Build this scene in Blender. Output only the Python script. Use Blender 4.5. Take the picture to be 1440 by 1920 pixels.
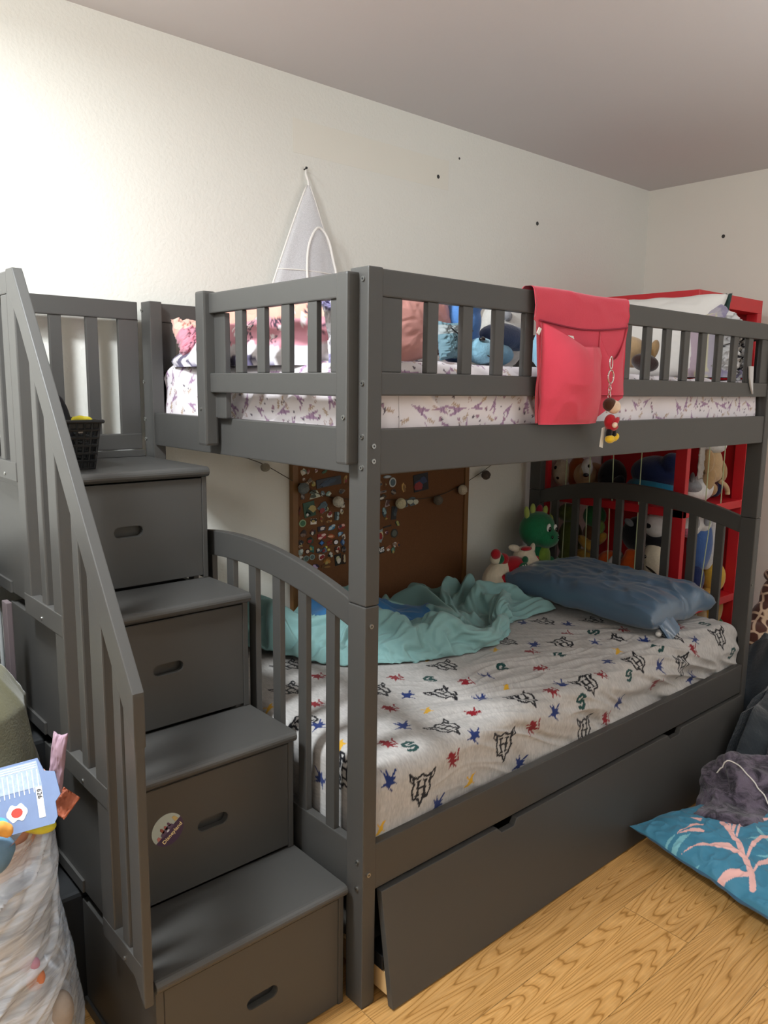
import bpy, bmesh, math, random
import numpy as np
from mathutils import Vector, Matrix, Euler, noise as mnoise
for _o in list(bpy.data.objects): bpy.data.objects.remove(_o)
SC = bpy.context.scene
COL = SC.collection
PI = math.pi

# ---------------------------------------------------------------- camera, light, exposure
cam_d = bpy.data.cameras.new('camera'); cam = bpy.data.objects.new('camera', cam_d); COL.objects.link(cam)
cam.location = (-1.0297, -1.2198, 1.4164)
cam.rotation_euler = (1.41130, -0.01384, -0.72143)
cam_d.sensor_fit = 'VERTICAL'; cam_d.sensor_height = 24.0
cam_d.lens = 1470.0 / 1920.0 * 24.0
cam_d.clip_start = 0.02; cam_d.clip_end = 50
SC.camera = cam

def area(name, loc, rot, sx, sy, power, color):
    d = bpy.data.lights.new(name, 'AREA'); d.shape = 'RECTANGLE'; d.size = sx; d.size_y = sy
    d.energy = power; d.color = color
    o = bpy.data.objects.new(name, d); COL.objects.link(o); o.location = loc; o.rotation_euler = rot
    return o
area('ceiling_lamp_light', (-1.0, 0.15, 2.35), (0, 0, 0), 0.26, 0.26, 52, (0.91, 0.965, 1.0))
pd = bpy.data.lights.new('ceiling_lamp_globe', 'POINT'); pd.energy = 25; pd.shadow_soft_size = .13; pd.color = (0.92, 0.97, 1.0)
po = bpy.data.objects.new('ceiling_lamp_globe', pd); COL.objects.link(po); po.location = (-1.12, 0.10, 2.10)
area('ceiling_fill_light', (1.25, -1.55, 1.70), (PI, 0, 0), 0.35, 0.35, 30, (0.94, 0.97, 1.0))  # unseen fill aimed upward, added to brighten the ceiling and right wall
area('window_light', (2.2, -2.30, 1.45), (PI/2, 0, 0), 1.1, 1.1, 4, (0.68, 0.82, 1.0))
area('side_fill_light', (-2.1, -1.6, 2.05), (0, math.radians(-84), 0), 0.5, 0.5, 12, (1.0, 0.96, 0.93))  # added fill from the left with no fixture, lifts the right wall
W = bpy.data.worlds.new('world'); SC.world = W; W.use_nodes = True
W.node_tree.nodes['Background'].inputs[0].default_value = (0.6, 0.65, 0.7, 1)
W.node_tree.nodes['Background'].inputs[1].default_value = 0.05
vs = SC.view_settings
vs.view_transform = 'Standard'; vs.look = 'None'; vs.gamma = 1; vs.exposure = 0.08; vs.use_curve_mapping = False

# ---------------------------------------------------------------- materials
def lin(h):
    if isinstance(h, str):
        c = [int(h[i:i+2], 16) / 255 for i in (0, 2, 4)]
    else: c = h
    return tuple((x/12.92 if x <= .04045 else ((x+.055)/1.055)**2.4) for x in c)
MATS = {}
def mat(name, col=None, rough=.6, bump=0.0, bscale=60, var=0.06, vscale=8, sheen=0, metal=0, alpha=1, attr=False, spec=.5, coat=0, bdist=.003):
    if name in MATS: return MATS[name]
    m = bpy.data.materials.new(name); m.use_nodes = True; MATS[name] = m
    nt = m.node_tree; n = nt.nodes; b = n['Principled BSDF']; L = nt.links
    b.inputs['Roughness'].default_value = rough; b.inputs['Metallic'].default_value = metal
    b.inputs['Specular IOR Level'].default_value = spec
    b.inputs['Sheen Weight'].default_value = sheen; b.inputs['Alpha'].default_value = alpha
    b.inputs['Coat Weight'].default_value = coat
    tc = n.new('ShaderNodeTexCoord')
    if attr:
        a = n.new('ShaderNodeAttribute'); a.attribute_name = 'Col'; src = a.outputs['Color']
    else:
        rgb = n.new('ShaderNodeRGB'); rgb.outputs[0].default_value = (*lin(col), 1); src = rgb.outputs[0]
    if var:
        nz = n.new('ShaderNodeTexNoise'); nz.inputs['Scale'].default_value = vscale; nz.inputs['Detail'].default_value = 3
        L.new(tc.outputs['Object'], nz.inputs['Vector'])
        mr = n.new('ShaderNodeMapRange'); mr.inputs[3].default_value = 1 - var; mr.inputs[4].default_value = 1 + var
        L.new(nz.outputs[0], mr.inputs[0])
        mx = n.new('ShaderNodeVectorMath'); mx.operation = 'MULTIPLY'
        L.new(src, mx.inputs[0]); L.new(mr.outputs[0], mx.inputs[1]); src = mx.outputs[0]
    L.new(src, b.inputs['Base Color'])
    if bump:
        nb = n.new('ShaderNodeTexNoise'); nb.inputs['Scale'].default_value = bscale; nb.inputs['Detail'].default_value = 2
        L.new(tc.outputs['Object'], nb.inputs['Vector'])
        bp = n.new('ShaderNodeBump'); bp.inputs['Strength'].default_value = bump; bp.inputs['Distance'].default_value = bdist
        L.new(nb.outputs[0], bp.inputs['Height']); L.new(bp.outputs[0], b.inputs['Normal'])
    return m
PAINT = mat('grey_paint', '42413f', rough=.42, bump=.05, bscale=25, var=.03, vscale=5)
DARK = mat('dark_gap_paint', '33322f', rough=.6)
STEEL = mat('bolt_steel', 'a6a6a2', rough=.38, metal=1, var=0)
BLK = mat('black_plastic', '15171a', rough=.45)
def plush_mat(name, col, **k):
    return mat(name, col, rough=.95, bump=.55, bscale=170, var=.18, vscale=45, sheen=.35, spec=.15, **k)

# ---------------------------------------------------------------- mesh helpers
ORG = {}
def link(name, me, parent=None, loc=(0, 0, 0)):
    o = bpy.data.objects.new(name, me); COL.objects.link(o)
    if parent is not None:
        o.parent = parent; ORG[o.name] = ORG[parent.name]
    else:
        o.location = loc; ORG[o.name] = tuple(loc)
    return o
def meta(o, label, cat, group=None, kind=None):
    if label: o['label'] = label
    if cat: o['category'] = cat
    if group: o['group'] = group
    if kind: o['kind'] = kind
    return o
def thing(name, label, cat, loc, group=None):
    o = bpy.data.objects.new(name, None); COL.objects.link(o); o.empty_display_size = .05
    o.location = loc; ORG[o.name] = tuple(loc)
    return meta(o, label, cat, group)
def mk(name, verts, faces, m, parent=None, loc=None, smooth=False, mi=None, col=None, merge=False, label=None):
    """verts in world coordinates; the object's origin is its parent's (or loc)"""
    org = np.array(ORG[parent.name]) if parent is not None else np.array(loc if loc is not None else np.mean(np.array(verts), axis=0))
    v = np.array(verts, dtype=float) - org
    me = bpy.data.meshes.new(name)
    f = faces.tolist() if isinstance(faces, np.ndarray) else faces
    me.from_pydata(v.tolist(), [], f)
    for x in (m if isinstance(m, (list, tuple)) else [m]): me.materials.append(x)
    if mi is not None: me.polygons.foreach_set('material_index', np.array(mi, dtype=np.int32))
    if col is not None:
        ca = me.color_attributes.new('Col', 'FLOAT_COLOR', 'POINT')
        c4 = np.ones((len(v), 4)); c4[:, :3] = col
        ca.data.foreach_set('color', c4.ravel())
    if merge:
        bm = bmesh.new(); bm.from_mesh(me); bmesh.ops.remove_doubles(bm, verts=bm.verts, dist=1e-5)
        bmesh.ops.recalc_face_normals(bm, faces=bm.faces); bm.to_mesh(me); bm.free()
    if smooth: me.polygons.foreach_set('use_smooth', [True]*len(me.polygons))
    me.update()
    o = link(name, me, parent, tuple(org))
    if label: o['label'] = label
    return o
def bm_out(bm):
    bm.verts.index_update()
    r = ([tuple(v.co) for v in bm.verts], [[v.index for v in f.verts] for f in bm.faces]); bm.free(); return r
def join(lst):
    V = []; F = []
    for v, f in lst:
        o = len(V); V += list(v); F += [[i+o for i in q] for q in f]
    return V, F
def boxg(x0, x1, y0, y1, z0, z1, bev=.002):
    bm = bmesh.new()
    bmesh.ops.create_cube(bm, size=1)
    for v in bm.verts: v.co = ((x0+x1)/2 + v.co.x*(x1-x0), (y0+y1)/2 + v.co.y*(y1-y0), (z0+z1)/2 + v.co.z*(z1-z0))
    if bev: bmesh.ops.bevel(bm, geom=list(bm.edges), offset=bev, segments=2, affect='EDGES', profile=.6)
    return bm_out(bm)
def prismg(poly, axis, a, b, bev=.002):
    """poly: 2D points; axis 'x': (y,z), 'y': (x,z), 'z': (x,y)"""
    bm = bmesh.new()
    def P(p, t): return {'x': (t, p[0], p[1]), 'y': (p[0], t, p[1]), 'z': (p[0], p[1], t)}[axis]
    f = bm.faces.new([bm.verts.new(P(p, a)) for p in poly])
    r = bmesh.ops.extrude_face_region(bm, geom=[f])
    for v in [g for g in r['geom'] if isinstance(g, bmesh.types.BMVert)]: v.co['xyz'.index(axis)] = b
    bmesh.ops.recalc_face_normals(bm, faces=bm.faces)
    if bev:
        es = [e for e in bm.edges if e.calc_face_angle(0) > .6]
        bmesh.ops.bevel(bm, geom=es, offset=bev, segments=2, affect='EDGES', profile=.6)
    bmesh.ops.triangulate(bm, faces=[f for f in bm.faces if len(f.verts) > 4])
    return bm_out(bm)
def cylg(p0, p1, r, n=12, r1=None):
    p0 = Vector(p0); p1 = Vector(p1); d = p1-p0; q = d.to_track_quat('Z', 'Y').to_matrix()
    r1 = r if r1 is None else r1
    V = []
    for p, rr in ((p0, r), (p1, r1)):
        for i in range(n):
            t = 2*PI*i/n; V.append(tuple(p + q @ Vector((rr*math.cos(t), rr*math.sin(t), 0))))
    F = [[i, (i+1) % n, n+(i+1) % n, n+i] for i in range(n)] + [list(range(n))[::-1], list(range(n, 2*n))]
    return V, F
def tubeg(pts, r, n=8, closed=False):
    pts = [Vector(p) for p in pts]; N = len(pts); V = []; F = []
    up = None
    for i, p in enumerate(pts):
        if closed: t = (pts[(i+1) % N] - pts[i-1])
        else: t = pts[min(i+1, N-1)] - pts[max(i-1, 0)]
        t.normalize()
        if up is None:
            up = t.orthogonal().normalized()
        else:
            up = (up - t*up.dot(t)); up.normalize()
        s = t.cross(up)
        rr = r[i] if isinstance(r, (list, tuple)) else r
        for k in range(n):
            a = 2*PI*k/n; V.append(tuple(p + up*(rr*math.cos(a)) + s*(rr*math.sin(a))))
    M = N if closed else N-1
    for i in range(M):
        j = (i+1) % N
        for k in range(n): F.append([i*n+k, i*n+(k+1) % n, j*n+(k+1) % n, j*n+k])
    if not closed: F += [list(range(n))[::-1], [(N-1)*n+k for k in range(n)]]
    return V, F
def spline(pts, n=8, closed=False):
    P = [Vector(p) for p in pts]; N = len(P); out = []
    for i in range(N if closed else N-1):
        if closed: a, b, c, d = P[i-1], P[i], P[(i+1) % N], P[(i+2) % N]
        else: a, b, c, d = P[max(i-1, 0)], P[i], P[i+1], P[min(i+2, N-1)]
        for k in range(n):
            t = k/n
            out.append(.5*((2*b) + (c-a)*t + (2*a-5*b+4*c-d)*t*t + (3*b-a-3*c+d)*t**3))
    if not closed: out.append(P[-1])
    return out
def ellg(c, r, rot=(0, 0, 0), sub=3):
    bm = bmesh.new(); bmesh.ops.create_icosphere(bm, subdivisions=sub, radius=1)
    M = Euler(rot).to_matrix()
    for v in bm.verts: v.co = Vector(c) + M @ Vector((v.co.x*r[0], v.co.y*r[1], v.co.z*r[2]))
    return bm_out(bm)
def blob(name, ells, m, parent=None, loc=None, vox=.006, lab=None):
    """union of ellipsoids (c, r[, rot]) as one smooth continuous mesh"""
    v, f = join([ellg(*e) for e in ells])
    o = mk(name, v, f, m, parent, loc, smooth=True)
    if len(ells) > 1:
        md = o.modifiers.new('r', 'REMESH'); md.mode = 'VOXEL'; md.voxel_size = vox; md.use_smooth_shade = True
        ms = o.modifiers.new('s', 'SMOOTH'); ms.iterations = 6; ms.factor = .6
        dg = bpy.context.evaluated_depsgraph_get(); ev = o.evaluated_get(dg)
        me = bpy.data.meshes.new_from_object(ev); old = o.data
        o.modifiers.clear(); o.data = me; bpy.data.meshes.remove(old); me.name = name
        if not me.materials: me.materials.append(m)
    if lab: o['label'] = lab
    return o

# fold tables: whole-number second differences of a cloth surface, row by row (x, y, z planes of each row)
def sim_grid(D):
    nu, nv, q, s = D
    e = np.array(s, dtype=float).reshape(nu, 3, nv).transpose(0, 2, 1)
    return np.cumsum(np.cumsum(e, axis=1), axis=0)*q
def draped(name, P, m, parent=None, loc=None, col=None, thick=.006, lev=2):
    nu, nv = P.shape[:2]
    o = mk(name, P.reshape(-1, 3), gridf(nu, nv), m, parent, loc, smooth=True, col=col)
    if thick:
        s = o.modifiers.new('thickness', 'SOLIDIFY'); s.thickness = thick; s.offset = -1
    sb = o.modifiers.new('smooth', 'SUBSURF'); sb.levels = 1; sb.render_levels = lev
    return o
COMFORTER_FOLDS = (92, 54, 0.0015, [
351,-8,-8,-7,-8,-8,-8,-8,-7,-6,-5,-5,-4,-4,-3,-3,-3,-3,-3,-2,-3,-2,-3,-2,-2,-3,-2,-2,-2,-3,-2,-2,-3,-2,-3,-2,-3,-3,-3,-3,-3,-3,-3,-3,-4,-3,-4,-3,-4,-4,-6,-7,-1,8,350,4,5,4,4,3,4,3,4,4,4,4,5,4,4,4,5,4,4,4,5,4,4,4,5,4,4,5,4,5,5,4,5,5,5,5,6,5,6,6,7,7,7,7,8,8,9,10,10,11,13,15,13,11,8,0,0,0,0,0,0,0,0,0,0,0,0,0,0,0,0,0,0,0,0,0,0,0,0,0,0,0,0,0,0,0,0,0,0,0,0,0,0,0,0,0,0,0,0,0,0,0,0,0,0,0,0,0,
4,-1,2,1,3,-1,0,1,0,-2,1,1,0,-1,-3,0,4,0,-2,0,4,0,0,-3,-1,3,1,-2,-1,1,0,1,-1,-2,2,-1,0,0,-1,-1,-2,-1,-1,2,-1,-2,-2,5,-2,-7,-4,4,5,11,-3,-1,1,2,-1,-1,-1,2,1,-3,0,2,-1,-2,-1,0,1,0,-2,-1,2,2,0,-2,-1,2,0,-1,1,2,2,3,-3,-2,2,-1,0,3,1,1,2,-2,-4,1,0,4,-1,2,1,-1,1,3,1,-7,0,2,3,-2,-5,2,2,3,-3,2,0,-2,-1,0,2,-2,-2,-1,4,1,-3,1,0,2,0,-1,0,-3,1,1,0,1,3,3,-3,-1,-1,-3,1,3,1,-1,0,-6,6,0,-5,1,2,1,-4,-2,2,1,
5,0,2,-2,2,1,-1,1,-1,1,-3,-1,2,3,1,-2,-2,4,1,-2,-2,-1,2,3,-3,-2,2,4,-2,-3,-1,0,4,-1,-3,2,-2,-1,-1,2,1,-4,-2,4,-1,-1,-1,-1,-3,-7,1,3,11,6,-2,0,-1,-1,3,2,0,0,0,3,-5,0,2,2,0,-4,-2,1,1,-1,-3,1,3,3,-3,-1,2,1,0,-4,0,0,3,1,0,2,-2,-1,-1,3,1,1,0,-3,2,-1,1,2,3,-3,4,-1,-5,0,0,-1,2,4,-2,-2,-2,-2,7,-1,3,1,-1,-4,0,5,0,-3,-3,3,4,0,-1,-2,4,0,-5,-1,1,4,1,-1,-4,1,2,-3,-3,4,1,-3,0,3,-1,-2,-8,5,4,2,-3,-2,-1,1,1,-2,
4,1,1,3,-4,1,2,-2,2,0,0,-2,-2,-2,6,1,-3,-4,7,1,-4,1,0,0,4,-2,-2,0,4,0,-2,-2,-2,5,-1,-2,2,-3,-1,-3,1,-1,0,2,-1,1,-4,-3,-3,-3,1,11,7,5,-3,1,-1,1,1,2,-1,-1,1,2,4,-5,-3,2,2,2,-2,-2,2,1,-1,-2,-4,0,5,0,-1,0,2,0,-4,1,2,3,-4,-1,3,0,0,-2,2,2,2,-1,-1,1,-2,1,2,3,-1,-5,-3,1,0,0,-1,-1,7,-2,2,-2,-8,3,2,2,6,1,-5,-3,7,1,-5,-6,-1,3,7,1,-3,-3,6,1,-4,-2,4,0,0,-7,3,-4,0,0,5,3,-1,-1,-2,1,-2,-4,6,2,-2,-3,-1,5,-2,-3,
4,2,-3,3,1,-1,1,1,-1,0,0,1,-1,1,-5,3,1,-1,-5,3,5,-1,1,1,-1,2,-1,-1,-2,3,2,-2,-1,0,1,-2,-2,-1,1,-3,-3,2,0,-1,1,0,2,-10,-1,2,9,9,1,0,-3,3,-1,-1,0,0,4,-1,-2,-1,3,4,-1,-3,0,3,1,0,-1,1,0,-2,-1,-3,-1,1,1,-2,0,4,0,-2,-1,-1,3,1,-1,-1,3,-1,-3,3,4,1,-1,-2,-1,0,4,3,-4,-6,-3,4,0,-1,2,1,-3,4,-2,1,1,-7,-4,3,2,8,3,-2,-7,6,4,-3,-6,-5,-1,5,-3,2,0,9,1,-7,-2,0,2,1,-2,3,2,1,-4,2,3,-1,-3,-3,4,-6,6,-2,1,0,3,-1,-8,3,
5,-3,3,-3,1,5,0,1,0,-2,2,0,-2,1,1,-2,1,0,0,-2,0,4,0,0,1,0,0,-1,2,0,-1,-1,-1,0,-1,-1,-3,-1,-1,3,-1,-2,2,-3,0,1,-1,-6,-4,9,11,3,1,0,-2,-2,5,-2,-1,1,-1,3,-2,-1,0,-1,3,1,1,-1,0,2,0,0,2,-2,1,1,-3,-1,-2,1,-2,-1,4,-2,-1,2,1,1,-2,-1,0,4,1,-1,1,3,-1,2,0,-3,-2,4,-10,-3,4,2,0,0,-3,5,4,-5,0,-3,1,7,-4,-2,-1,-2,2,5,-1,-6,4,6,2,-5,-8,-2,7,0,-3,-1,4,1,-2,4,-2,-1,-4,2,4,3,0,-4,0,2,-2,-1,3,0,-1,3,-4,1,0,-8,2,3,
4,0,-2,3,0,0,4,-2,2,2,-3,1,0,-3,3,2,-1,1,0,0,-3,0,1,1,0,0,0,1,0,0,0,-1,-2,-2,0,-1,0,-1,0,-3,2,1,-2,2,-2,-3,0,-3,-1,12,8,0,0,-1,-3,-1,-1,6,-2,-2,2,-3,5,0,-5,1,-2,2,2,2,0,-2,1,-1,2,3,-2,0,2,-1,-1,1,-3,-1,0,0,2,-1,1,1,3,0,-5,-1,3,2,0,1,2,0,2,-1,-3,-7,-4,3,11,-8,0,1,1,-5,6,1,-4,1,0,-1,2,0,0,0,-1,-2,0,-3,0,5,5,2,-3,-9,0,7,-2,-6,4,6,-1,1,2,-2,-1,-1,-6,1,6,2,-3,-2,2,1,1,-1,0,-2,2,-3,-3,2,2,-2,
5,1,-3,-2,4,-1,1,2,-3,4,0,0,1,-1,0,1,1,1,0,0,-1,-2,-1,1,3,0,0,0,-1,0,0,0,-1,-6,-2,-1,1,3,-1,1,-4,3,0,1,-1,-5,-2,-1,8,8,4,1,0,-2,-2,3,-4,-2,4,0,-2,0,-1,4,3,-3,1,-1,-5,1,4,0,1,0,-2,-1,4,-1,0,0,1,-1,3,-3,-2,3,-1,0,-1,0,2,3,1,-4,-2,2,3,-1,1,1,3,-2,-4,-7,6,11,-7,-6,0,-1,3,1,-6,6,1,3,1,-6,0,-8,0,2,4,0,-1,0,-3,0,-1,9,4,-1,-9,0,7,-4,-4,5,4,-2,1,3,0,0,-1,-9,-1,7,3,-4,-1,2,-1,-2,0,3,-1,-2,2,2,-2,-3,
4,-1,3,-3,-2,5,-3,3,2,-2,4,-1,1,-1,-2,1,0,1,0,1,0,-1,1,-3,0,4,0,-1,1,0,0,0,-1,-1,-1,0,-2,-3,0,3,-2,-4,3,2,-3,-3,-5,5,9,6,-2,1,1,0,-3,0,4,-3,-3,4,2,2,-2,-4,2,3,0,-1,0,-4,-1,3,0,3,0,0,-3,2,0,0,-1,1,0,2,-1,0,-1,-3,2,1,1,1,3,0,-4,0,2,1,2,0,0,1,-3,2,8,-1,-9,-5,0,2,-4,3,3,-3,3,-3,1,4,-2,-2,-6,-2,0,4,3,3,-2,-5,-2,-1,8,7,0,-8,1,5,-6,-4,3,0,-4,-2,3,2,3,0,-5,2,5,2,-1,-1,-4,-2,-1,3,1,0,0,0,0,-1,
4,-1,-1,4,-2,-4,4,-2,6,0,-2,4,-1,1,-3,-2,2,-1,-1,0,5,-1,-1,2,-3,0,4,-1,-1,1,0,1,-1,-1,0,-1,-1,-1,-2,-2,4,-4,1,1,-3,-5,1,8,6,2,-1,2,2,-4,-2,-2,1,5,-3,-5,1,2,3,1,-1,1,1,-1,3,1,-3,-2,0,1,0,3,0,-4,1,0,0,0,0,2,1,-1,-2,1,-2,1,0,0,4,1,-1,-2,1,2,1,1,-3,1,5,5,5,-9,-6,-6,0,3,-1,-4,2,3,2,1,-5,0,5,1,-5,-1,-6,-1,7,7,1,-4,-2,-6,-2,6,7,0,-7,2,2,-6,-3,0,-1,3,-1,2,2,2,-3,-3,5,4,0,-3,-1,2,1,-3,-4,1,-2,-3,1,5,
5,0,-1,2,1,-4,-4,3,1,4,2,-4,1,2,0,-2,-1,2,1,-1,-2,4,0,0,2,-4,-1,5,-3,-2,4,-1,0,0,-3,-3,0,1,0,-2,1,1,1,-1,-4,-1,4,6,6,1,3,1,-3,-4,-2,-2,-2,2,3,-3,-2,2,1,3,0,0,1,3,-4,3,2,-1,-3,-1,2,-1,3,2,-4,-1,1,-1,0,-1,2,1,1,1,-4,-5,1,2,1,6,1,-2,-2,4,-1,1,-1,-1,4,6,-3,-4,-6,-2,0,-2,5,-2,-1,3,1,2,1,-5,-1,8,-1,-7,4,-7,-3,3,4,2,4,-2,-9,-3,5,8,1,-7,4,3,-9,-2,4,0,4,2,0,1,-2,-7,1,4,1,-3,-6,8,1,-11,4,3,3,-2,1,-3,
4,2,0,-1,2,0,0,-3,-4,1,7,2,0,0,0,-2,1,0,1,0,0,-1,1,0,-1,1,-1,0,2,-3,-2,0,-1,0,0,1,1,0,0,0,-4,2,-3,-4,2,2,3,8,7,2,0,-9,-5,4,-3,3,-4,-2,3,3,0,-4,0,1,0,1,-1,0,4,-2,1,2,1,-1,-1,1,-1,2,2,-5,-2,1,0,-2,-1,0,3,1,0,0,-1,2,-2,2,6,-2,0,1,2,-3,4,2,-4,-1,-4,-11,-4,13,0,0,-1,3,-2,-2,1,4,4,1,-6,1,1,-1,-1,4,-7,-4,3,-1,1,6,1,-8,-2,3,8,2,-3,2,2,-1,-2,1,1,-2,-3,-3,2,2,-5,5,1,-2,-5,3,2,-2,-1,1,1,1,-3,0,
5,-2,2,-4,2,4,0,1,-1,-2,-1,5,1,1,-1,0,0,-1,0,2,0,-3,1,1,1,0,-1,-2,2,-1,-4,-2,0,0,2,3,-1,1,-1,-1,0,-3,-4,-2,0,6,8,1,4,1,-3,-2,-1,0,-2,-2,4,-6,1,3,1,1,-4,-1,1,0,1,-1,0,0,0,1,0,1,1,-2,1,-1,3,4,-5,-3,2,-1,-1,-1,-1,1,7,1,-3,0,2,-1,2,3,-1,0,3,1,2,5,-1,-7,-14,-7,6,7,0,1,0,3,-1,-1,-3,-1,5,0,4,-4,2,-2,0,2,-2,-3,-1,1,-1,3,3,-2,-4,-2,2,8,-1,0,4,-2,1,0,-3,-4,-1,-1,-1,5,-3,0,2,-1,2,-3,-2,1,3,1,-2,0,-4,2,
4,1,-1,1,-5,5,0,2,-1,0,0,0,4,0,1,-1,-1,1,-1,1,-1,0,-1,2,0,1,0,-1,-4,2,1,0,-1,1,-1,0,-2,1,-1,-1,1,-1,-5,1,1,6,5,4,0,-6,-3,4,3,-4,-2,0,0,-2,-3,2,1,1,1,-2,-1,-1,1,0,1,0,-1,0,0,1,-2,-1,0,1,2,4,5,-5,-4,4,2,0,-1,-1,0,5,-2,-1,1,0,0,3,2,1,0,0,3,2,-4,-17,-10,5,9,3,0,2,-1,0,3,-2,2,-3,0,4,-5,6,-1,-1,0,0,0,-2,-2,-2,5,1,-1,1,-2,-2,-2,3,7,-2,-4,0,2,1,-1,-3,-3,6,-3,-3,6,-2,-1,0,2,-3,-2,6,2,-6,-4,4,5,-5,
5,1,0,0,-2,-3,3,2,1,-1,-1,1,0,4,1,-1,0,0,0,0,-2,1,1,-2,-4,4,3,-3,2,-1,-2,-1,1,0,0,0,1,-2,-1,-3,-2,1,-2,1,7,5,2,5,-3,-1,-2,1,-2,-2,-2,4,-3,2,-6,-2,1,0,0,0,-1,1,-1,1,1,1,0,-1,1,0,-2,0,1,2,-2,0,4,5,0,-2,-2,-1,1,1,-3,-1,3,0,1,1,1,3,2,1,-1,2,0,-8,-12,-5,2,7,3,3,0,-5,3,3,1,3,0,-2,0,1,0,-6,5,2,-1,0,2,-2,0,1,-2,0,0,4,3,-5,-5,-1,1,1,4,3,-4,-5,-3,0,-1,1,6,-5,-3,3,2,2,0,4,-2,3,-7,-5,-4,3,6,1,
5,0,0,0,0,-3,0,3,1,0,0,0,-1,2,2,0,0,1,-1,-1,2,-1,-1,-3,0,-1,3,2,-1,0,-1,0,-1,-1,2,0,0,-3,0,1,-4,-3,0,0,6,5,6,-2,-3,5,5,-2,-5,-2,-2,0,4,1,0,-6,-4,1,1,-1,0,-1,1,-1,0,1,2,0,1,-1,2,-3,0,0,-2,1,-1,3,2,1,-2,1,2,1,2,-3,0,1,0,1,1,1,3,2,-1,0,-6,-14,-5,4,7,4,3,-1,0,0,-3,0,2,3,2,0,-2,2,1,-1,1,2,-2,1,0,-1,0,1,-1,-1,2,2,1,0,-4,-2,-2,3,4,-1,1,0,-4,-5,-2,-4,2,5,-4,-1,5,6,2,4,-3,-14,-6,5,4,-3,6,-1,
5,-2,1,0,1,1,-1,-2,4,-2,1,-1,-3,1,3,3,0,0,0,-1,3,-2,-1,1,-2,-3,0,5,-1,1,1,-1,0,-2,1,-2,-1,1,0,1,-1,-3,-2,-7,7,9,5,0,-2,2,2,-3,-3,-2,-2,-4,4,5,2,-3,-6,-1,-1,-1,1,0,-1,0,-1,1,1,2,0,-1,2,0,-1,0,-2,-2,1,1,0,3,6,-1,-2,-1,3,1,1,-2,0,1,0,3,2,-2,1,-6,-11,-4,-1,6,4,5,1,-1,0,4,-2,-5,0,2,3,4,-4,1,2,0,2,1,-2,-2,0,1,-1,3,-2,0,2,-1,1,0,1,-4,0,-1,-4,0,-1,1,5,1,-1,-8,0,4,3,-3,2,4,8,-4,-13,-8,0,1,11,5,-9,3,
5,0,-3,2,4,-1,0,-1,0,2,-3,1,0,-3,3,3,0,-2,-1,-3,2,4,-2,1,1,-1,-7,0,7,1,-1,0,1,1,-2,-2,-2,-1,-1,-3,4,0,3,2,5,2,-4,8,2,-2,-2,-4,-3,0,-2,2,-6,1,5,-1,1,-5,2,0,0,-2,0,-1,-2,0,1,2,0,1,-1,3,-3,1,0,1,0,-1,3,1,-1,2,2,-4,0,4,1,0,-2,-1,4,-2,1,-1,-5,-9,-2,4,2,1,3,4,5,-6,0,0,4,-1,-4,-2,1,5,1,-2,5,-1,0,3,-2,-3,1,3,-1,2,-2,-1,2,0,-1,1,2,0,-6,-6,-3,-1,5,-1,0,5,3,-2,-9,-1,5,7,-2,5,-4,-13,-6,11,2,2,-2,1,2,-2,
5,1,1,-1,1,0,-2,-1,1,3,-2,1,1,-5,1,2,-2,0,1,0,0,4,-1,0,2,-2,-1,-5,-2,1,4,4,0,0,-3,0,0,-3,-2,-5,-1,6,7,7,0,3,1,-1,1,-2,-2,-5,-1,1,-2,0,-1,-2,1,1,-2,1,-1,1,-1,2,0,1,-1,-2,0,0,0,-1,0,2,1,-1,3,-1,1,-1,-1,1,2,1,0,-2,-3,1,3,2,1,-2,2,4,-4,-3,-9,-2,-1,3,9,4,-1,4,-4,-3,0,1,0,-1,-2,0,0,0,5,-1,3,1,-1,4,1,-3,3,-1,-1,0,0,-5,3,1,-1,1,-2,3,2,-1,-3,-3,-4,-3,-2,1,3,6,-2,-8,2,0,4,-4,-10,3,0,5,10,5,-1,-3,-3,-2,
5,0,2,0,-1,1,0,-1,-1,2,0,-4,4,0,-4,3,-1,-1,3,0,-1,1,2,-2,3,-1,1,-1,-4,-1,-1,2,4,1,-3,0,-1,-1,-1,-4,-6,5,8,8,1,1,5,-1,-3,-5,-5,-2,3,0,-2,-2,1,0,-1,2,-1,-3,-1,3,-1,1,1,-1,2,-2,-1,-1,1,1,0,0,3,-2,2,2,-1,1,-3,-1,1,2,-1,3,-1,-2,0,1,2,3,-3,0,-1,-9,-2,2,2,-2,6,8,4,-5,-7,2,0,1,-1,0,-4,2,0,1,2,1,1,5,-3,1,4,-1,0,1,-2,0,-1,-2,-3,6,-1,-1,-4,1,4,1,2,-2,-8,-3,4,-3,-3,2,6,-5,-3,-3,-5,1,-3,2,11,-2,8,5,3,-6,-5,-1,
5,-1,2,1,0,0,1,0,-2,-2,3,-2,1,2,-3,0,3,-1,0,2,-2,0,2,2,-2,3,-2,1,1,-1,-1,0,-1,-1,-1,-2,1,-1,-1,0,0,6,2,2,6,0,-1,-4,1,-4,-5,2,1,-1,-2,0,-2,0,0,3,-1,0,-3,-2,4,-2,0,0,1,2,-2,0,-1,2,1,-2,1,3,-2,1,-3,2,1,-1,-1,2,2,3,0,-1,-1,0,0,1,3,-4,-7,-3,0,0,4,6,-1,3,4,-12,0,4,0,-4,3,3,-2,-3,0,1,2,4,-1,2,0,0,3,2,-2,0,-1,-2,4,-3,-3,-2,3,-3,0,-5,3,2,-1,2,0,1,-1,3,-1,-3,-3,6,-6,-5,-8,-1,10,-1,9,8,-3,2,-2,-7,-1,1,
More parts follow.
